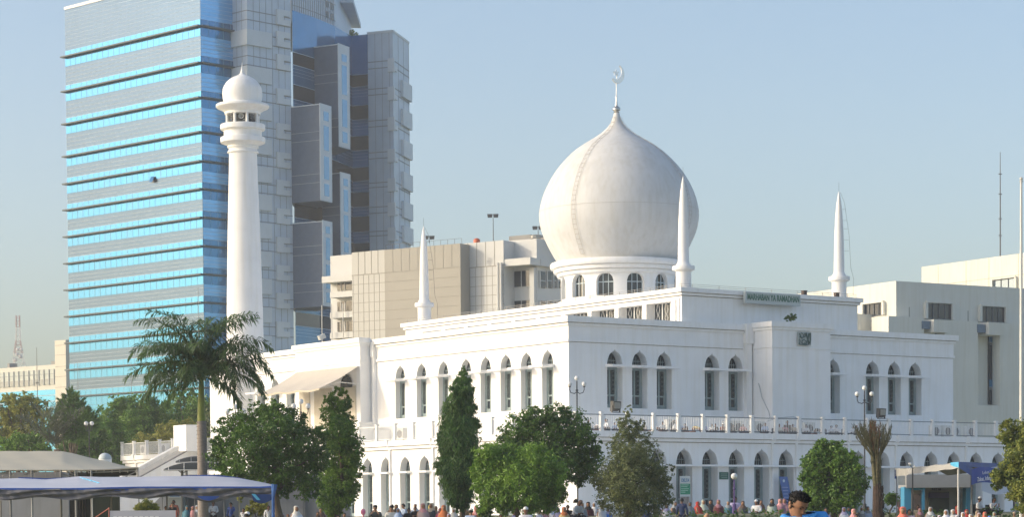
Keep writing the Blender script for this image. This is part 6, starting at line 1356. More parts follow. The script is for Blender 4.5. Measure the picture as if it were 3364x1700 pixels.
def legs_seated():
    pts = [(0, 0, .12, .165, .14)]; ed = []
    for sg in (-1, 1): b = len(pts); pts += [(sg * .12, -.04, .11, .105), (sg * .34, -.28, .15, .083), (sg * .05, -.38, .07, .062), (-sg * .06, -.4, .06, .045)]; ed += [(0, b), (b, b + 1), (b + 1, b + 2), (b + 2, b + 3)]
    return skin_mesh('trousers', pts, ed)
def tunic_standing(arms='down', long_=True):
    zb = .45 if long_ else .86
    pts = [(0, 0, .95, .16, .13), (0, 0, 1.15, .145, .115), (0, 0, 1.33, .168, .12), (0, 0, 1.455, .066), (0, 0, .7 if long_ else .88, .175, .15), (0, 0, zb, .19, .17)]; ed = [(0, 1), (1, 2), (2, 3), (0, 4), (4, 5)]
    for sg in (-1, 1):
        s_ = len(pts); ar = {'down': ((.25, .02, 1.1), (.26, -.05, .89)), 'front': ((.25, -.02, 1.12), (.13, -.17, 1.08)), 'phone': ((.27, -.1, 1.18), (.16, -.15, 1.41))}; e, w = ar['down' if (arms == 'phone' and sg < 0) else arms]
        pts += [(sg * .185, 0, 1.385, .075), (sg * e[0], e[1], e[2], .06), (sg * w[0], w[1], w[2], .045)]; ed += [(2, s_), (s_, s_ + 1), (s_ + 1, s_ + 2)]
    return skin_mesh('tunic', pts, ed)
def legs_standing():
    pts = [(0, 0, .93, .14, .115)]; ed = []
    for sg in (-1, 1): b = len(pts); pts += [(sg * .09, 0, .86, .105), (sg * .1, -.01, .48, .078), (sg * .1, .02, .08, .062)]; ed += [(0, b), (b, b + 1), (b + 1, b + 2)]
    return skin_mesh('trousers', pts, ed)
def gown_mb():
    mb = MB(); n = 26; vs = []; fs = []; rows = [(.10, .57), (.19, .52), (.24, .42), (.26, .3), (.31, .16), (.36, .06), (.38, .0)]
    for k, (r_, z) in enumerate(rows):
        for j in range(n): a = 2 * math.pi * j / n; f = 1 + .07 * math.sin(a * 6 + k * .7) * (k / 6); vs.append((r_ * f * math.sin(a), -.1 * (k / 6) - .05 - r_ * f * .92 * math.cos(a) * (1.0 if k < 3 else 1.05), z))
    for k in range(len(rows) - 1):
        for j in range(n): fs.append((k * n + j, k * n + (j + 1) % n, (k + 1) * n + (j + 1) % n, (k + 1) * n + j))
    mb.add(vs, fs); return mb
def skirt_mb():
    mb = MB(); mb.lathe([(.13, 1.42), (.2, 1.32), (.21, 1.1), (.2, .95), (.25, .6), (.3, .1), (.3, .04)], 24, cap=False); return mb
B_SEAT = {k: seated(k) for k in ('lap', 'pray', 'face')}; B_LEAN = seated('lap', .18); S_SEAT = {k: shirt_seated(0, k) for k in ('lap', 'pray', 'face')}; S_LEAN = shirt_seated(.18)
L_SEAT = legs_seated(); B_STAND = {k: standing(k) for k in ('down', 'front', 'phone')}; T_LONG = {k: tunic_standing(k) for k in ('down', 'front', 'phone')}; T_SHORT = {k: tunic_standing(k, False) for k in ('down', 'front', 'phone')}; L_STAND = legs_standing(); B_BOW = bowing()
HOOD_S = from_mb(hood_mb(.575, -.06), 'veil'); HOOD_T = from_mb(hood_mb(1.46, -.01), 'veil'); HAIR_S = from_mb(hair_mb(.575, -.085), 'hair'); HAIR_T = from_mb(hair_mb(1.46, -.02), 'hair')
CAP_S = from_mb(cap_mb(.575, -.1), 'cap'); PECI_S = from_mb(cap_mb(.575, -.1, .085, .09, True), 'cap'); CAP_T = from_mb(cap_mb(1.46, -.03), 'cap'); PECI_T = from_mb(cap_mb(1.46, -.03, .085, .09, True), 'cap'); GOWN = from_mb(gown_mb(), 'gown'); SKIRT = from_mb(skirt_mb(), 'gown')
def put(name, me, mat, parent):
    o = bpy.data.objects.new(name, me); COL.objects.link(o); o.parent = parent
    if not me.materials: me.materials.append(mat)
    o.material_slots[0].link = 'OBJECT'; o.material_slots[0].material = mat; return o
NOM = {'seat': .845, 'stand': 1.73}
def person(px, ytop, D, pose, top, head, label, face=0.0, skin=None, low=None, arms='lap', zb=None, s=None, group=None, lean=False):
    """top: clothing material; head: ('veil'|'hair'|'cap'|'peci', material)"""
    skin = skin or SK1; low = low or M('trouser_dark', (.04, .04, .05), .8, var=.2, scale=4); H = NOM['stand' if pose in ('stand', 'gownstand') else 'seat']
    if zb is None and s is None:
        best = None; d = -12
        while d <= 12:
            p = at(px, ytop, D + d); h = p.z - ground(p.x, p.y); e = abs(h / H - 1) + abs(d) * .004
            if best is None or e < best[0]: best = (e, D + d)
            d += .5
        D = best[1]
    p = at(px, ytop, D); base = ground(p.x, p.y) if zb is None else zb; sc = s if s else (p.z - base) / H
    if s or not .72 < sc < 1.22:
        sc = s or max(.72, min(1.22, sc)); 
        if zb is None: base = min(p.z - sc * H, base) if sc * H > p.z - base else p.z - sc * H
    t = thing('person', label, 'person', (p.x, p.y, base), R(face), group=group); t.scale = (sc, sc, sc)
    if pose == 'seat':
        put('body', B_LEAN if lean else B_SEAT[arms], skin, t); put('shirt', S_LEAN if lean else S_SEAT[arms], top, t); put('trousers', L_SEAT, low, t)
    elif pose == 'gown': put('body', B_SEAT[arms], skin, t); put('gown', GOWN, top, t)
    elif pose == 'stand': a = arms if arms in T_LONG else 'down'; put('body', B_STAND[a], skin, t); put('tunic', T_LONG[a] if low == top else T_SHORT[a], top, t); put('trousers', L_STAND, M('trouser_dark', (.04, .04, .05), .8) if low == top else low, t)
    elif pose == 'gownstand': put('body', B_STAND['front'], skin, t); put('gown', SKIRT, top, t); put('tunic', T_SHORT['front'], top, t)
    st = pose in ('stand', 'gownstand'); k, hm = head
    if k == 'veil': put('veil', HOOD_T if st else HOOD_S, hm, t)
    else:
        put('hair', HAIR_T if st else HAIR_S, HAIR, t)
        if k == 'cap': put('cap', CAP_T if st else CAP_S, hm, t)
        if k == 'peci': put('cap', PECI_T if st else PECI_S, hm, t)
    return t
WH = cm('white', (.72, .73, .76)); WW = cm('warm_white', (.74, .70, .62)); LB = cm('light_blue', (.38, .48, .66)); LI = cm('lilac', (.50, .46, .66)); NV = cm('navy', (.03, .05, .13)); RB = cm('royal', (.04, .09, .34)); DG = cm('dark_grey', (.07, .08, .08)); GY = cm('grey', (.28, .30, .32)); BK = cm('black', (.02, .02, .025))
RD = cm('red', (.42, .04, .03)); CO = cm('coral', (.75, .20, .14)); PK = cm('pink', (.66, .33, .33)); MV_ = cm('mauve', (.36, .18, .22)); MR = cm('maroon', (.12, .025, .035)); OR = cm('orange', (.55, .17, .06)); BE = cm('beige', (.55, .45, .32)); YE = cm('yellow', (.62, .47, .14)); MT = cm('mint', (.38, .52, .47)); TE = cm('teal', (.07, .19, .25)); BR = cm('brown', (.13, .08, .06)); RU = cm('rust', (.34, .11, .07)); CR_ = cm('crimson', (.45, .03, .12)); BL = cm('bright_blue', (.08, .25, .72)); PG = cm('pale_green', (.40, .46, .40))
CW = M('cap_white', (.76, .76, .76), .7, var=.05); CB = M('cap_black', (.015, .015, .02), .7)
V = lambda m: ('veil', m)
H_ = ('hair', None)
LEFT = [
 (566, 1652, 108, 'stand', BK, H_, 'black haired person in a black jacket right beside the white banner', 20, {}),
 (571, 1644, 113, 'stand', RU, H_, 'taller head in rust red shirt behind the black jacket, under the blue sign', -10, {'skin': SK2}),
 (480 + 14, 1665, 104, 'stand', GY, H_, 'dark haired head in grey just above the left of the white banner', 30, {}),
 (508, 1663, 106, 'gownstand', BE, V(M('veil_brown', (.28, .16, .08), .8)), 'person in a brown veil seen over the middle of the white banner', 15, {}),
 (545, 1664, 106, 'stand', GY, H_, 'round dark head over the white banner next to the thin pole', 0, {}),
 (614, 1664, 118, 'gownstand', TE, V(TE), 'person in a teal blue veil before the grey wall', 10, {'s': .93}),
 (634, 1666, 118, 'gownstand', WW, V(PK), 'person in a pink veil and cream dress left of the palm trunk', -10, {'s': .9}),
 (647, 1663, 119, 'gownstand', WH, V(WH), 'person all in white touching the left side of the palm trunk', 0, {'s': .93}),
 (701, 1648, 121, 'stand', WH, H_, 'standing man in a long white tunic with folded arms right of the palm trunk', 0, {'low': WH, 'arms': 'front', 'skin': SK2}),
 (759, 1652, 118, 'stand', RB, H_, 'man in a royal blue shirt holding a phone to his ear', -25, {'arms': 'phone', 'skin': SK2}),
 (800, 1671, 112, 'stand', WH, H_, 'person in a white shirt behind the bright white cap near the shrub', 0, {'skin': SK2}),
 (807, 1683, 84, 'seat', WH, ('cap', CW), 'bright white skull cap of a person close to the camera, left of the blue pole', 150, {'s': 1.05}),
 (882, 1662, 112, 'stand', WH, H_, 'man in a white shirt just left of the blue wrapped pole', 10, {'skin': SK2}),
 (972, 1664, 108, 'gown', WH, V(WW), 'person in a brilliant white prayer gown alone on the left lawn', 25, {'s': 1.15}),
 (1056, 1671, 118, 'gown', BR, V(BR), 'person in a dark brown veil under the conical tree', -10, {}),
 (1044, 1684, 116, 'gown', LB, V(BR), 'small figure in blue beside the dark brown veil', 10, {'s': .8}),
 (1112, 1694, 96, 'seat', BE, H_, 'low head with short hair left of the pink balloon', 0, {'s': .8}),
 (1130, 1686, 98, 'seat', RD, H_, 'head of a child in red nearest the pink balloon', 15, {'s': .8}),
 (930, 1690, 120, 'gown', LB, V(LB), 'light blue bundle of a seated person right of the blue pole', 0, {'s': .75}),
 (946, 1692, 120, 'gown', RD, V(RU), 'seated person in red between light blue and white gowns', 0, {'s': .75})]
MID = [
 (1233, 1661, 110, 'seat', DG, ('peci', CB), 'seated man in a dark grey shirt and black cap beside the pink balloon', 0, {'arms': 'face', 's': 1.12}),
 (1284, 1663, 108, 'seat', WW, ('peci', CB), 'seated man in a cream shirt and black cap, face in the sun', 15, {'s': 1.1}),
 (1291, 1659, 114, 'seat', BR, H_, 'dark head right behind the cream shirted man', -20, {'skin': SK2}),
 (1302, 1660, 116, 'gown', BR, V(BK), 'person in a black veil between the cream and light blue shirts', 0, {}),
 (1308, 1672, 108, 'gown', LB, V(LB), 'child in a pale blue hood in front of the black veil', 0, {'s': .85}),
 (1330, 1656, 117, 'seat', LB, H_, 'man in a pale blue white shirt turned right, by the last lit door', -60, {}),
 (1342, 1670, 108, 'seat', BK, H_, 'dark clothed man hunched in front of the pale blue shirt', 10, {'skin': SK2}),
 (1363, 1657, 116, 'gown', LB, V(WH), 'person in a white veil holding a dark haired child', 10, {}),
 (1364, 1667, 112, 'seat', BK, H_, 'dark haired child on the lap of the white veiled person', 0, {'s': .75}),
 (1389, 1656, 112, 'gown', M('cloth_dusty', (.48, .36, .34), .8, var=.15, scale=5), V(PK), 'person in a pale pink veil and dusty gown reading', 10, {'s': 1.12}),
 (1420, 1655, 113, 'gown', DG, V(BE), 'person in a beige yellow veil over black, by the columnar tree', -30, {'s': 1.1}),
 (1412, 1662, 118, 'gown', YE, V(YE), 'yellow hooded figure just behind the beige veil', 20, {}),
 (1430, 1665, 118, 'gown', BE, V(BE), 'light brown veiled figure at the right of the black gown', 20, {}),
 (1446, 1672, 112, 'gown', CR_, V(CR_), 'person in crimson left of the orange veil', 0, {'s': .9}),
 (1457, 1662, 110, 'gown', OR, V(OR), 'person in an orange veil and patterned gown before the columnar tree', 10, {'s': 1.1}),
 (1475, 1690, 104, 'gown', CR_, V(LI), 'low figure with a lilac veil right of the orange veil', 0, {'s': .8}),
 (1490, 1673, 112, 'gown', WW, V(WW), 'cream white child right under the columnar tree', 0, {'s': .85}),
 (1528, 1663, 112, 'seat', M('cloth_tan', (.42, .27, .15), .8), H_, 'person in tan with both arms raised, right of the columnar trunk', 0, {'arms': 'face'}),
 (1545, 1672, 108, 'seat', LB, ('cap', CW), 'man in a light blue shirt and white cap seen from behind', 165, {'s': 1.15}),
 (1563, 1664, 110, 'gown', RU, V(PK), 'person in a rose veil and rust top next to the blue shirted man', 15, {'s': 1.1}),
 (1578, 1666, 113, 'gown', MT, V(MT), 'person in a mint veil at the left foot of the bushy tree', 0, {}),
 (1727, 1667, 100, 'seat', WH, ('cap', CW), 'man in a clean white shirt and white cap under the bushy tree', 0, {'skin': SK2, 's': 1.2}),
 (1690, 1681, 112, 'gown', LI, V(LI), 'lilac veiled person left of the white capped man', 0, {}),
 (1645, 1692, 108, 'gown', GY, V(GY), 'grey veiled low figure beneath the bushy tree', 0, {'s': .8}),
 (1770, 1677, 112, 'gown', LI, V(WH), 'person in a white veil and lilac gown right of the white capped man', 20, {}),
 (1790, 1676, 116, 'gown', PK, V(PK), 'pink veiled figure deep under the bushy tree', -20, {}),
 (1818, 1668, 116, 'gown', WH, V(LB), 'pale blue veiled person at the right foot of the bushy tree', 0, {}),
 (1834, 1671, 116, 'gown', LI, V(LI), 'second lilac veiled person at the right foot of the bushy tree', 0, {}),
 (1852, 1668, 112, 'gown', M('cloth_sand', (.50, .38, .20), .8), V(OR), 'person with an orange scarf and sand coloured cloth below the corner pillar', 10, {'s': 1.05}),
 (1865, 1660, 118, 'seat', BK, H_, 'dark haired figure behind the sand coloured cloth', 0, {'skin': SK2}),
 (1886, 1640, 118, 'seat', WH, H_, 'man in a white shirt bending over at the mosque corner pillar', 50, {'skin': SK2, 'lean': True, 's': 1.3}),
 (1932, 1651, 124, 'gown', MR, V(BK), 'person in a wide dark maroon veil right of the corner pillar', 0, {'s': 1.1}),
 (1912, 1654, 127, 'gown', GY, V(BE), 'pale figure left behind the maroon veil', 0, {}),
 (1956, 1653, 125, 'gown', WH, V(WH), 'white veiled person right of the maroon veil, head turned left', -40, {'s': 1.05}),
 (1974, 1660, 122, 'gown', WH, V(WH), 'second white veiled person nearer the olive conifer, leaning', 30, {'s': 1.1}),
 (1998, 1672, 122, 'gown', BL, V(LI), 'low lilac and blue figure at the left foot of the conifer', 0, {'s': .8})]
RIGHT = [
 (2124, 1665, 128, 'gown', RB, V(TE), 'person in blue left of the white mound like gown', 0, {}),
 (2137, 1660, 126, 'gown', WH, V(WH), 'person in a full white gown spread like a mound at the conifer foot', 0, {'s': 1.1}),
 (2171, 1672, 126, 'gown', LI, V(LI), 'lilac clothed person bent low right of the white mound', 60, {'s': .9}),
 (2190, 1658, 128, 'gown', WH, V(LI), 'upright figure in white and lilac beside the grey veil', 0, {}),
 (2214, 1650, 130, 'gown', BK, V(GY), 'person in a grey veil and black gown left of the standing navy man', 40, {'s': 1.1}),
 (2240, 1638, 112, 'stand', NV, H_, 'man in a dark navy jacket standing with his back to us before the green banner', 170, {'skin': SK2, 's': .95}),
 (2266, 1651, 130, 'gown', GY, V(GY), 'grey veiled person right of the navy jacket', 0, {}),
 (2289, 1650, 128, 'gown', RD, V(RD), 'person in a bright red veil before the arched doors', 70, {'s': 1.0}),
 (2310, 1644, 130, 'gown', PG, V(PG), 'person in a pale sage veil and gown right of the red veil', 10, {'s': 1.15}),
 (2336, 1644, 131, 'gown', BK, V(BK), 'person in a black veil right of the pale sage gown', -20, {'s': 1.1}),
 (2360, 1644, 130, 'gown', MR, V(MV_), 'person in a mauve veil with wide maroon gown', 0, {'s': 1.12}),
 (2392, 1648, 131, 'gown', TE, V(GY), 'dark teal gowned person left of the globe lamp', 0, {'s': 1.05}),
 (2414, 1632, 133, 'seat', LI, H_, 'man in a pale lilac shirt right behind the globe lamp post', 0, {'skin': SK2, 's': 1.3}),
 (2440, 1648, 130, 'gown', DG, V(BR), 'person in a brown veil and dark gown right of the globe lamp', 0, {'s': 1.05}),
 (2487, 1643, 129, 'seat', WH, ('cap', CW), 'man in white with a white cap seated before the doors', -30, {'skin': SK2, 's': 1.15}),
 (2500, 1646, 132, 'gown', BR, V(BR), 'brown figure directly behind the white capped seated man', 0, {'s': .8}),
 (2537, 1641, 129, 'gown', PG, V(BK), 'person with a black headscarf and grey green gown', -15, {'s': 1.1}),
 (2562, 1641, 130, 'gown', MV_, V(PK), 'left one of two pink veiled people beside the blue banner', 15, {'s': 1.1}),
 (2578, 1641, 131, 'gown', PK, V(MV_), 'right one of two pink veiled people, in a mauve veil', -15, {'s': 1.1}),
 (2317, 1687, 66, 'seat', BE, H_, 'head of a light haired child close to us before the hedge', 30, {'s': .85, 'hairm': M('hair_light', (.40, .24, .14), .6)}),
 (2712, 1670, 128, 'gown', LI, V(BK), 'person in lilac with a black scarf right behind the foreground man', 0, {}),
 (2772, 1669, 128, 'gown', WH, V(LI), 'white and lilac figure under the round tree', 0, {}),
 (2787, 1668, 129, 'gown', MT, V(TE), 'green clothed figure under the round tree', 0, {}),
 (2803, 1674, 96, 'gown', PK, V(PK), 'person in a rose pink veil at the foot of the round tree', 20, {'s': 1.0}),
 (2812, 1691, 90, 'seat', YE, H_, 'small child in yellow beside the rose pink veil', 0, {'s': .7}),
 (2830, 1668, 130, 'gown', GY, V(WH), 'white veiled figure left of the bound date palm', 0, {}),
 (2850, 1666, 130, 'gown', LB, V(GY), 'grey veiled figure touching the bound date palm', 0, {}),
 (2960, 1633, 128, 'gownstand', MR, V(BK), 'standing person in dark maroon beside the cyan kiosk column', 0, {'s': .8}),
 (2966, 1667, 84, 'gown', CO, V(CO), 'person in a vivid coral veil near the clipped ball bush', -10, {'s': 1.15}),
 (2986, 1674, 84, 'seat', M('cloth_pinkwhite', (.70, .52, .58), .8), H_, 'black haired child in pale pink beside the coral veil', 0, {'s': .85}),
 (3014, 1659, 122, 'seat', BE, H_, 'person in beige in front of the kiosk poster', 0, {'skin': SK2}),
 (3022, 1672, 112, 'gown', BR, V(MV_), 'dark mauve clothed child right of the coral veil', 0, {'s': .8}),
 (3056, 1668, 122, 'gown', GY, V(WH), 'grey clothed figure left of the dark kiosk window', 0, {}),
 (3109, 1677, 104, 'gown', WH, V(WH), 'left one of two white veils close together by the tent pole', -20, {}),
 (3128, 1676, 104, 'gown', WH, V(M('veil_ivory', (.66, .66, .62), .8)), 'right one of two white veils, ivory, by the tent pole', 25, {}),
 (3144, 1664, 116, 'gown', MR, V(RD), 'maroon figure directly left of the white tent pole', 0, {}),
 (3163, 1685, 100, 'gown', LI, V(WH), 'white veil right of the white tent pole', 0, {'s': .9}),
 (3175, 1676, 108, 'gown', RD, V(RD), 'bright red hood under the teal kiosk column', 0, {'s': .95}),
 (3142, 1694, 90, 'seat', WH, ('cap', CW), 'white cap low at the frame edge under the white tent pole', 0, {}),
 (3186, 1692, 90, 'gown', WH, V(WW), 'cream veil low at the frame edge right of the tent pole', 30, {}),
 (3085, 1695, 92, 'gown', WH, V(WH), 'white veil at the frame edge below the kiosk window', 0, {}),
 (3066, 1695, 92, 'gown', MT, V(MT), 'mint veil at the frame edge left of the kiosk window', 0, {}),
 (3210, 1680, 112, 'gown', BE, V(BE), 'beige veil at the feet of the white capped man on a chair', 0, {}),
 (3217, 1687, 98, 'gown', PK, V(M('veil_rosewhite', (.68, .56, .60), .8)), 'rose white veil below the white capped man on a chair', -15, {}),
 (3234, 1684, 100, 'gown', RD, V(CO), 'red veil between the two men on chairs', 10, {}),
 (3249, 1697, 92, 'seat', BL, ('cap', M('cap_blue', (.10, .22, .70), .7)), 'bright blue cap at the frame edge between the men on chairs', 0, {}),
 (3266, 1684, 112, 'gown', PG, V(PG), 'pale green veil at the feet of the black haired man on a chair', 0, {}),
 (3331, 1683, 112, 'seat', BE, ('cap', M('cap_beige', (.55, .42, .30), .7)), 'beige cap in front of the hedge at the right edge', 0, {})]
TERR = [
 (2020, 1392, 'seat', LB, H_, 'person in light blue in the railing bay left of the conifer top', 10, {}),
 (2118, 1396, 'seat', GY, ('cap', CW), 'white capped figure in grey half hidden by the conifer top', -10, {}),
 (2232, 1398, 'bow', LB, H_, 'person in light blue bowed beside the man leaning forward', 60, {}),
 (2312, 1399, 'seat', LI, H_, 'low lilac shirted child between the mustard figure and the slim children', 0, {'s': .8}),
 (2410, 1398, 'seat', DG, H_, 'dark shirted person between the two white caps on the terrace', -15, {}),
 (2462, 1397, 'seat', WH, H_, 'white shirted person left of a lit rail post below the pier', 20, {}),
 (2560, 1399, 'seat', WW, H_, 'cream shirted low person left of the pink shirted white cap', 0, {'s': .85}),
 (2648, 1396, 'seat', WH, ('peci', CB), 'person in white with a black cap before the unit under the portal', 0, {}),
 (2705, 1400, 'seat', BR, H_, 'brown shirted person left of the pair of white shirted boys', 0, {}),
 (2772, 1400, 'seat', GY, ('cap', CW), 'grey shirted white cap between the boys and the rear lamp post', 10, {}),
 (1933, 1380, 'seat', GY, H_, 'dark haired person at the lit corner of the terrace rail', 0, {}),
 (1960, 1398, 'bow', WH, H_, 'person in white bowing low near the corner of the terrace', 80, {}),
 (1995, 1376, 'seat', WH, H_, 'long haired seated person right of the black floodlight', -60, {}),
 (2145, 1398, 'bow', WH, H_, 'person in white bending low right of the conifer top', 70, {}),
 (2176, 1386, 'seat', WH, H_, 'black haired boy in white on the terrace, right of the conifer top', 20, {}),
 (2210, 1381, 'seat', WH, H_, 'man in white leaning forward behind the terrace rail', 70, {'lean': True}),
 (2250, 1392, 'seat', BR, H_, 'dark head in brown just right of a lit rail post', 0, {}),
 (2280, 1402, 'bow', YE, H_, 'person in mustard yellow bowing behind the rail', 80, {}),
 (2338, 1394, 'seat', WH, H_, 'left of two slim dark haired children behind the rail', 0, {}),
 (2350, 1393, 'seat', BR, H_, 'right of two slim dark haired children behind the rail', 10, {}),
 (2374, 1392, 'seat', RU, ('cap', CW), 'sunlit face with white cap behind the rail', 20, {}),
 (2441, 1392, 'seat', PK, ('cap', CW), 'person in pink with a white cap behind the rail', 0, {}),
 (2514, 1390, 'seat', LB, H_, 'dark haired person in light blue before the portal side', -20, {}),
 (2544, 1402, 'seat', BK, H_, 'low dark figure left of an unlit rail post', 0, {'s': .75}),
 (2578, 1394, 'seat', PK, ('cap', CW), 'white capped person in pink below the portal', 10, {}),
 (2586, 1380, 'seat', BR, H_, 'taller dark figure behind the pink shirted one', 0, {'s': 1.15}),
 (2606, 1394, 'seat', BE, H_, 'person in beige behind the rail below the portal', -20, {}),
 (2624, 1402, 'seat', BK, H_, 'dark low figure next to the beige person on the terrace', 0, {'s': .8}),
 (2730, 1399, 'seat', WH, H_, 'first of a pair of white shirted boys on the terrace', 15, {}),
 (2748, 1396, 'seat', WH, H_, 'second of a pair of white shirted boys on the terrace, slightly taller', -15, {}),
 (2801, 1403, 'seat', WH, H_, 'dark haired boy in white left of the rear lamp post', 0, {'s': .8}),
 (2814, 1395, 'seat', WH, ('cap', CW), 'white capped boy in white touching the rear lamp post', 0, {}),
 (2680, 1408, 'bow', BK, H_, 'dark figure bent low before the outdoor unit under the portal', 80, {})]
CG = 'worshippers seated on the ground outside the mosque'
for rows in (LEFT, MID, RIGHT):
    for px, y, D, pose, top, head, lb, fc, kw in rows:
        kw = dict(kw); hm = kw.pop('hairm', None)
        t = person(px, y, D, pose, top, head, lb, fc, group=CG, **kw)
        if hm: [setattr(c.material_slots[0], 'material', hm) for c in t.children if c.name.startswith('hair')]
for px, y, pose, top, head, lb, fc, kw in TERR:
    v_, z_ = fac_pt(px, y, B + 1.1); q_ = ml(v_, B + 1.1, 0)
    if pose == 'bow':
        t = thing('person', lb, 'person', (q_.x, q_.y, 5.5), R(fc), group='people behind the terrace rail'); put('body', B_BOW, SK2, t)
        pts = [(0, .12, .32, .165, .14), (0, -.12, .36, .15, .12), (0, -.34, .28, .17, .12), (0, -.42, .23, .08)]; me = skin_mesh('shirt', pts, [(0, 1), (1, 2), (2, 3)]); put('shirt', me, top, t)
    else:
        person(px, y, q_.y, pose, top, head, lb, fc, skin=SK2, zb=5.5, group='people behind the terrace rail', s=kw.get('s') , **{k: v for k, v in kw.items() if k != 's'})
# two men on chairs at the right
for px, y, hd, lb in ((3213, 1633, ('cap', CW), 'man in white shirt and white cap sitting on a chair under the tent'), (3262, 1635, H_, 'black haired man in white shirt sitting on a chair, hands together')):
    p = at(px, y, 120.0); gz = ground(p.x, p.y); zc = p.z - .845 * 1.05
    t = person(px, y, 120.0, 'seat', WH, hd, lb, 60 if px < 3230 else 35, skin=SK2, zb=zc, arms='lap' if px < 3230 else 'pray')
    c = thing('chair', 'dark chair under the %s man in white at the tent' % ('white capped' if px < 3230 else 'black haired'), 'chair', (p.x, p.y, gz), R(30), group='chairs under the tent')
    h = zc - gz; mb = MB(); mb.box(-.28, .28, -.3, .25, h - .02, h + .06); mb.build('seat', BK, c); mb = MB(); mb.box(-.26, .26, .24, .28, h + .06, h + .5); mb.build('backrest', BK, c)
    for sx in (-.24, .24):
        for sy in (-.26, .22): mb = MB(); mb.tube([(sx, sy, 0), (sx, sy, h)], .018, 5); mb.build('leg', STL, c)
# ------------------------------------------------------------------ foreground man
FD = 22.0; hp = at(2621, 1663, FD); gz = -.65
fm = thing('person', 'man in a bright blue shirt in the foreground, looking down to the right', 'person', (hp.x, hp.y, gz), R(0)); SKF = M('skin_warm', (.30, .155, .095), .45, var=.12, scale=14)
hz_ = hp.z - gz     # head centre height
sh_z = at(2640, 1699, FD).z - gz
pts = [(.02, .1, .12, .17, .15), (.03, .08, .32, .15, .13), (.05, .05, sh_z - .1, .17, .12), (.03, -.0, sh_z + .0, .06), (.01, -.03, hz_ - .075, .055)]; ed = [(0, 1), (1, 2), (2, 3), (3, 4)]
for sg in (-1, 1):
    s_ = len(pts); pts += [(.05 + sg * .185, .04, sh_z - .07, .065), (.05 + sg * .27, -.05, .3, .05), (.05 + sg * .14, -.25, .2, .036), (.05 + sg * .09, -.3, .2, .036, .02)]; ed += [(2, s_), (s_, s_ + 1), (s_ + 1, s_ + 2), (s_ + 2, s_ + 3)]
    for fx, fz in ((-.03, -.02), (-.01, -.03), (.01, -.03), (.03, -.015)): k = len(pts); pts += [(.05 + sg * .09 + fx, -.34, .2 + fz, .0095), (.05 + sg * .09 + fx, -.365, .18 + fz, .0085)]; ed += [(s_ + 3, k), (k, k + 1)]
    k = len(pts); pts.append((.05 + sg * .045, -.32, .22, .01)); ed.append((s_ + 3, k))
    b = len(pts); pts += [(.02 + sg * .12, .05, .11, .1), (.02 + sg * .36, -.25, .16, .075), (.02 + sg * .05, -.38, .07, .055), (.02 - sg * .1, -.42, .05, .038)]; ed += [(0, b), (b, b + 1), (b + 1, b + 2), (b + 2, b + 3)]
put('body', skin_mesh('body', pts, ed, sub=2), SKF, fm)
pts = [(.02, .1, .16, .195, .17), (.03, .08, .32, .17, .15), (.05, .05, sh_z - .1, .19, .14), (.04, .02, sh_z - .01, .085)]; ed = [(0, 1), (1, 2), (2, 3)]
for sg in (-1, 1): s_ = len(pts); pts += [(.06 + sg * .17, .04, sh_z - .03 + sg * .012, .082), (.05 + sg * .24, .0, sh_z - .22, .085), (.05 + sg * .27, -.04, .32, .075)]; ed += [(2, s_), (s_, s_ + 1), (s_ + 1, s_ + 2)]
put('shirt', skin_mesh('shirt', pts, ed, sub=2), M('shirt_blue', (.06, .30, .72), .75, var=.12, scale=6), fm)
mb = MB(); mb.lathe([(.075, -.02), (.088, .0), (.082, .03), (.07, .045), (.064, .03), (.066, 0)], 24, (.03, .0), cap=False); mb.v = [(x, y + .035, z * .7 + sh_z - .03 + (y) * .35) for x, y, z in mb.v]; o = put('collar', from_mb(mb, 'collar'), M('collar_dark', (.02, .03, .05), .8), fm)
put('trousers', L_SEAT.copy(), M('trouser_dark', (.04, .04, .05), .8), fm).location = (.02, .05, .01)
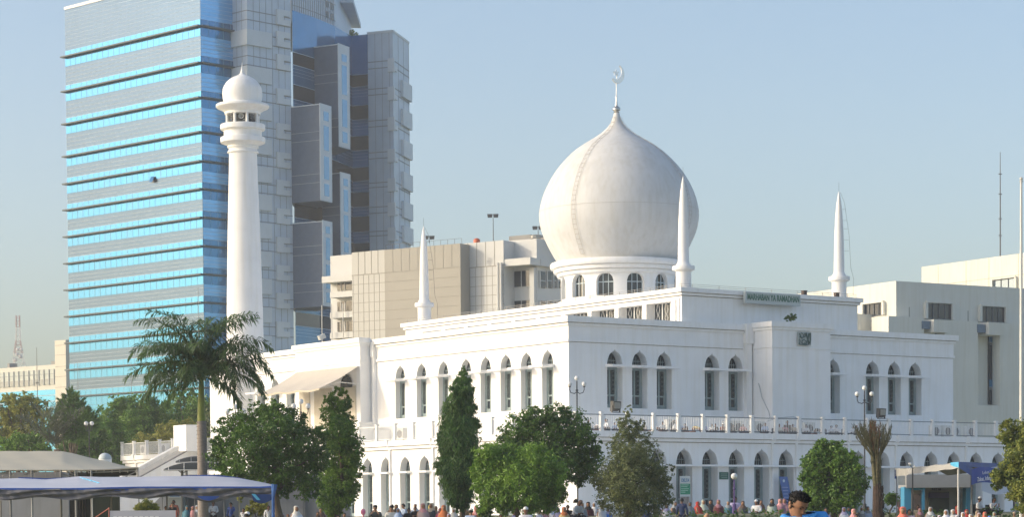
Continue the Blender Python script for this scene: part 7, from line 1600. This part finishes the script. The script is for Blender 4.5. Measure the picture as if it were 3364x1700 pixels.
# head: rings from chin to crown, looking along -y, then turned and tilted
def head_mesh():
    rings = 30; n = 40; vs = []; fs = []
    prof = [(0, .022, .07, -.03), (.06, .04, .088, -.0), (.14, .053, .094, .035), (.24, .062, .093, .07), (.36, .068, .092, .085), (.5, .0735, .094, .095), (.62, .076, .097, .1), (.74, .0755, .095, .1), (.85, .066, .08, .088), (.94, .042, .05, .06), (1, .004, .01, .012)]
    def pr(t):
        for a, b in zip(prof, prof[1:]):
            if a[0] <= t <= b[0]: f = sm((t - a[0]) / (b[0] - a[0])) * .5 + .5 * (t - a[0]) / (b[0] - a[0]); return [a[i] + (b[i] - a[i]) * f for i in (1, 2, 3)]
    g = lambda x, s_: math.exp(-(x / s_) ** 2)
    for k in range(rings + 1):
        t = k / rings; w, f, b = pr(t); z = t * .235 - .118
        for j in range(n):
            a = 2 * math.pi * j / n; x = w * math.sin(a); c_ = math.cos(a); y = -f * c_ if c_ > 0 else -b * c_
            if c_ > 0:
                fr = max(0, c_) ** 2
                y -= .026 * g(x, .011) * g(t - .36, .045) + .014 * g(x, .009) * g(t - .45, .07)          # nose
                y -= .007 * g(x, .022) * (g(t - .235, .018) + g(t - .19, .02)) - .004 * g(x, .025) * g(t - .212, .008)  # lips
                y += .011 * (g(x - .032, .014) + g(x + .032, .014)) * g(t - .5, .035)                     # eye sockets
                y -= .006 * (g(x - .03, .02) + g(x + .03, .02)) * g(t - .565, .022)                      # brow
                y -= .006 * g(x, .02) * g(t - .06, .05) ; y -= .004 * (g(x - .045, .016) + g(x + .045, .016)) * g(t - .38, .06)
            vs.append((x, y, z))
    for k in range(rings):
        for j in range(n): fs.append((k * n + j, k * n + (j + 1) % n, (k + 1) * n + (j + 1) % n, (k + 1) * n + j))
    fs += [tuple(range(n - 1, -1, -1)), tuple(rings * n + j for j in range(n))]
    return vs, fs, pr
vs, fs, pr_ = head_mesh()
HM = Matrix.Translation((0, 0, hz_)) @ Matrix.Rotation(R(33), 4, 'Z') @ Matrix.Rotation(R(24), 4, 'X') @ Matrix.Rotation(R(6), 4, 'Y')
def fpart(name, mb_vs, mb_fs, mat, par=None):
    me = bpy.data.meshes.new(name); me.from_pydata([tuple(HM @ Vector(v)) for v in mb_vs], [], mb_fs); me.polygons.foreach_set('use_smooth', [True] * len(mb_fs)); me.update(); me.materials.append(mat)
    o = bpy.data.objects.new(name, me); COL.objects.link(o); o.parent = par or fm; return o
hd_ = fpart('head', vs, fs, SKF)
for sg in (-1, 1):
    mb = MB(); mb.ball((sg * .078, .012, -.012), (.012, .02, .033), 10, 8); mb.ball((sg * .086, .018, .008), (.010, .016, .018), 8, 6); fpart('ear', mb.v, mb.f, SKF, hd_)
    mb = MB(); mb.ball((sg * .031, -.079, .000), (.0135, .010, .0075), 10, 6); fpart('eye', mb.v, mb.f, M('eye_dark', (.05, .035, .03), .3), hd_)
    mb = MB(); mb.tube([(sg * .013, -.098, .018), (sg * .03, -.097, .0235), (sg * .05, -.082, .018)], [.0035, .0045, .002], 6); fpart('eyebrow', mb.v, mb.f, HAIR, hd_)
mb = MB(); mb.tube([(-.022, -.094, -.0685), (0, -.1005, -.067), (.022, -.094, -.0685)], [.003, .0045, .003], 6); fpart('lips', mb.v, mb.f, M('lip', (.28, .10, .08), .5), hd_)
# hair: shell with tufts
rnh = random.Random(4); n = 44; rows = 12; vs2 = []; fs2 = []
for k in range(rows + 1):
    for j in range(n):
        a = 2 * math.pi * j / n; c_ = math.cos(a); lowt = .755 if c_ > .35 else (.34 + .42 * max(0, (c_ + .25) / .6) if c_ > -.25 else .30)
        if .1 < c_ < .4: lowt = .6
        t = 1.0 - (1.0 - lowt) * k / rows; w, f, b = pr_(min(.999, t)); off = .007 + .004 * math.sin(a * 9 + k) + rnh.uniform(-.003, .003) + (.008 if t > .85 else 0)
        if k == rows: off = .002
        x = (w + off) * math.sin(a); y = -(f + off) * c_ if c_ > 0 else -(b + off) * c_; vs2.append((x, y, t * .235 - .118 + (.013 if t > .9 else .006)))
for k in range(rows):
    for j in range(n): fs2.append((k * n + j, k * n + (j + 1) % n, (k + 1) * n + (j + 1) % n, (k + 1) * n + j))
hr = fpart('hair', vs2, fs2, HAIR, None)
mb = MB()
for i in range(420):
    a = rnh.uniform(0, 6.28); c_ = math.cos(a); t = rnh.uniform(.80 if c_ > .2 else .42, 1.0); w, f, b = pr_(min(.999, t)); x = (w + .007) * math.sin(a); y = -(f + .007) * c_ if c_ > 0 else -(b + .012) * c_; p = Vector((x, y, t * .235 - .112)); d = (p.normalized() * .4 + Vector((rnh.uniform(-.6, .6), rnh.uniform(-1, -.1), rnh.uniform(-.2, .4)))).normalized()
    mb.tube([p, p + d * .014 + p.normalized() * .004, p + d * .028], [.0035, .003, .0008], 4)
fpart('hair_tuft', mb.v, mb.f, HAIR, hr)
# ================================================================== haze
HAZE = 0.00032
mb = MB(); mb.box(-420, 420, -80, 620, -3, 96)
hz = mb.build('haze', [], None); tag(hz, kind='stuff')
m = bpy.data.materials.new('haze_air'); m.use_nodes = True; m.node_tree.nodes.clear()
pv = m.node_tree.nodes.new('ShaderNodeVolumePrincipled'); mo = m.node_tree.nodes.new('ShaderNodeOutputMaterial')
pv.inputs['Color'].default_value = (.93, .96, 1.0, 1); pv.inputs['Density'].default_value = HAZE; pv.inputs['Anisotropy'].default_value = .2
m.node_tree.links.new(pv.outputs[0], mo.inputs['Volume']); hz.data.materials.append(m)
scene.cycles.volume_bounces = 1
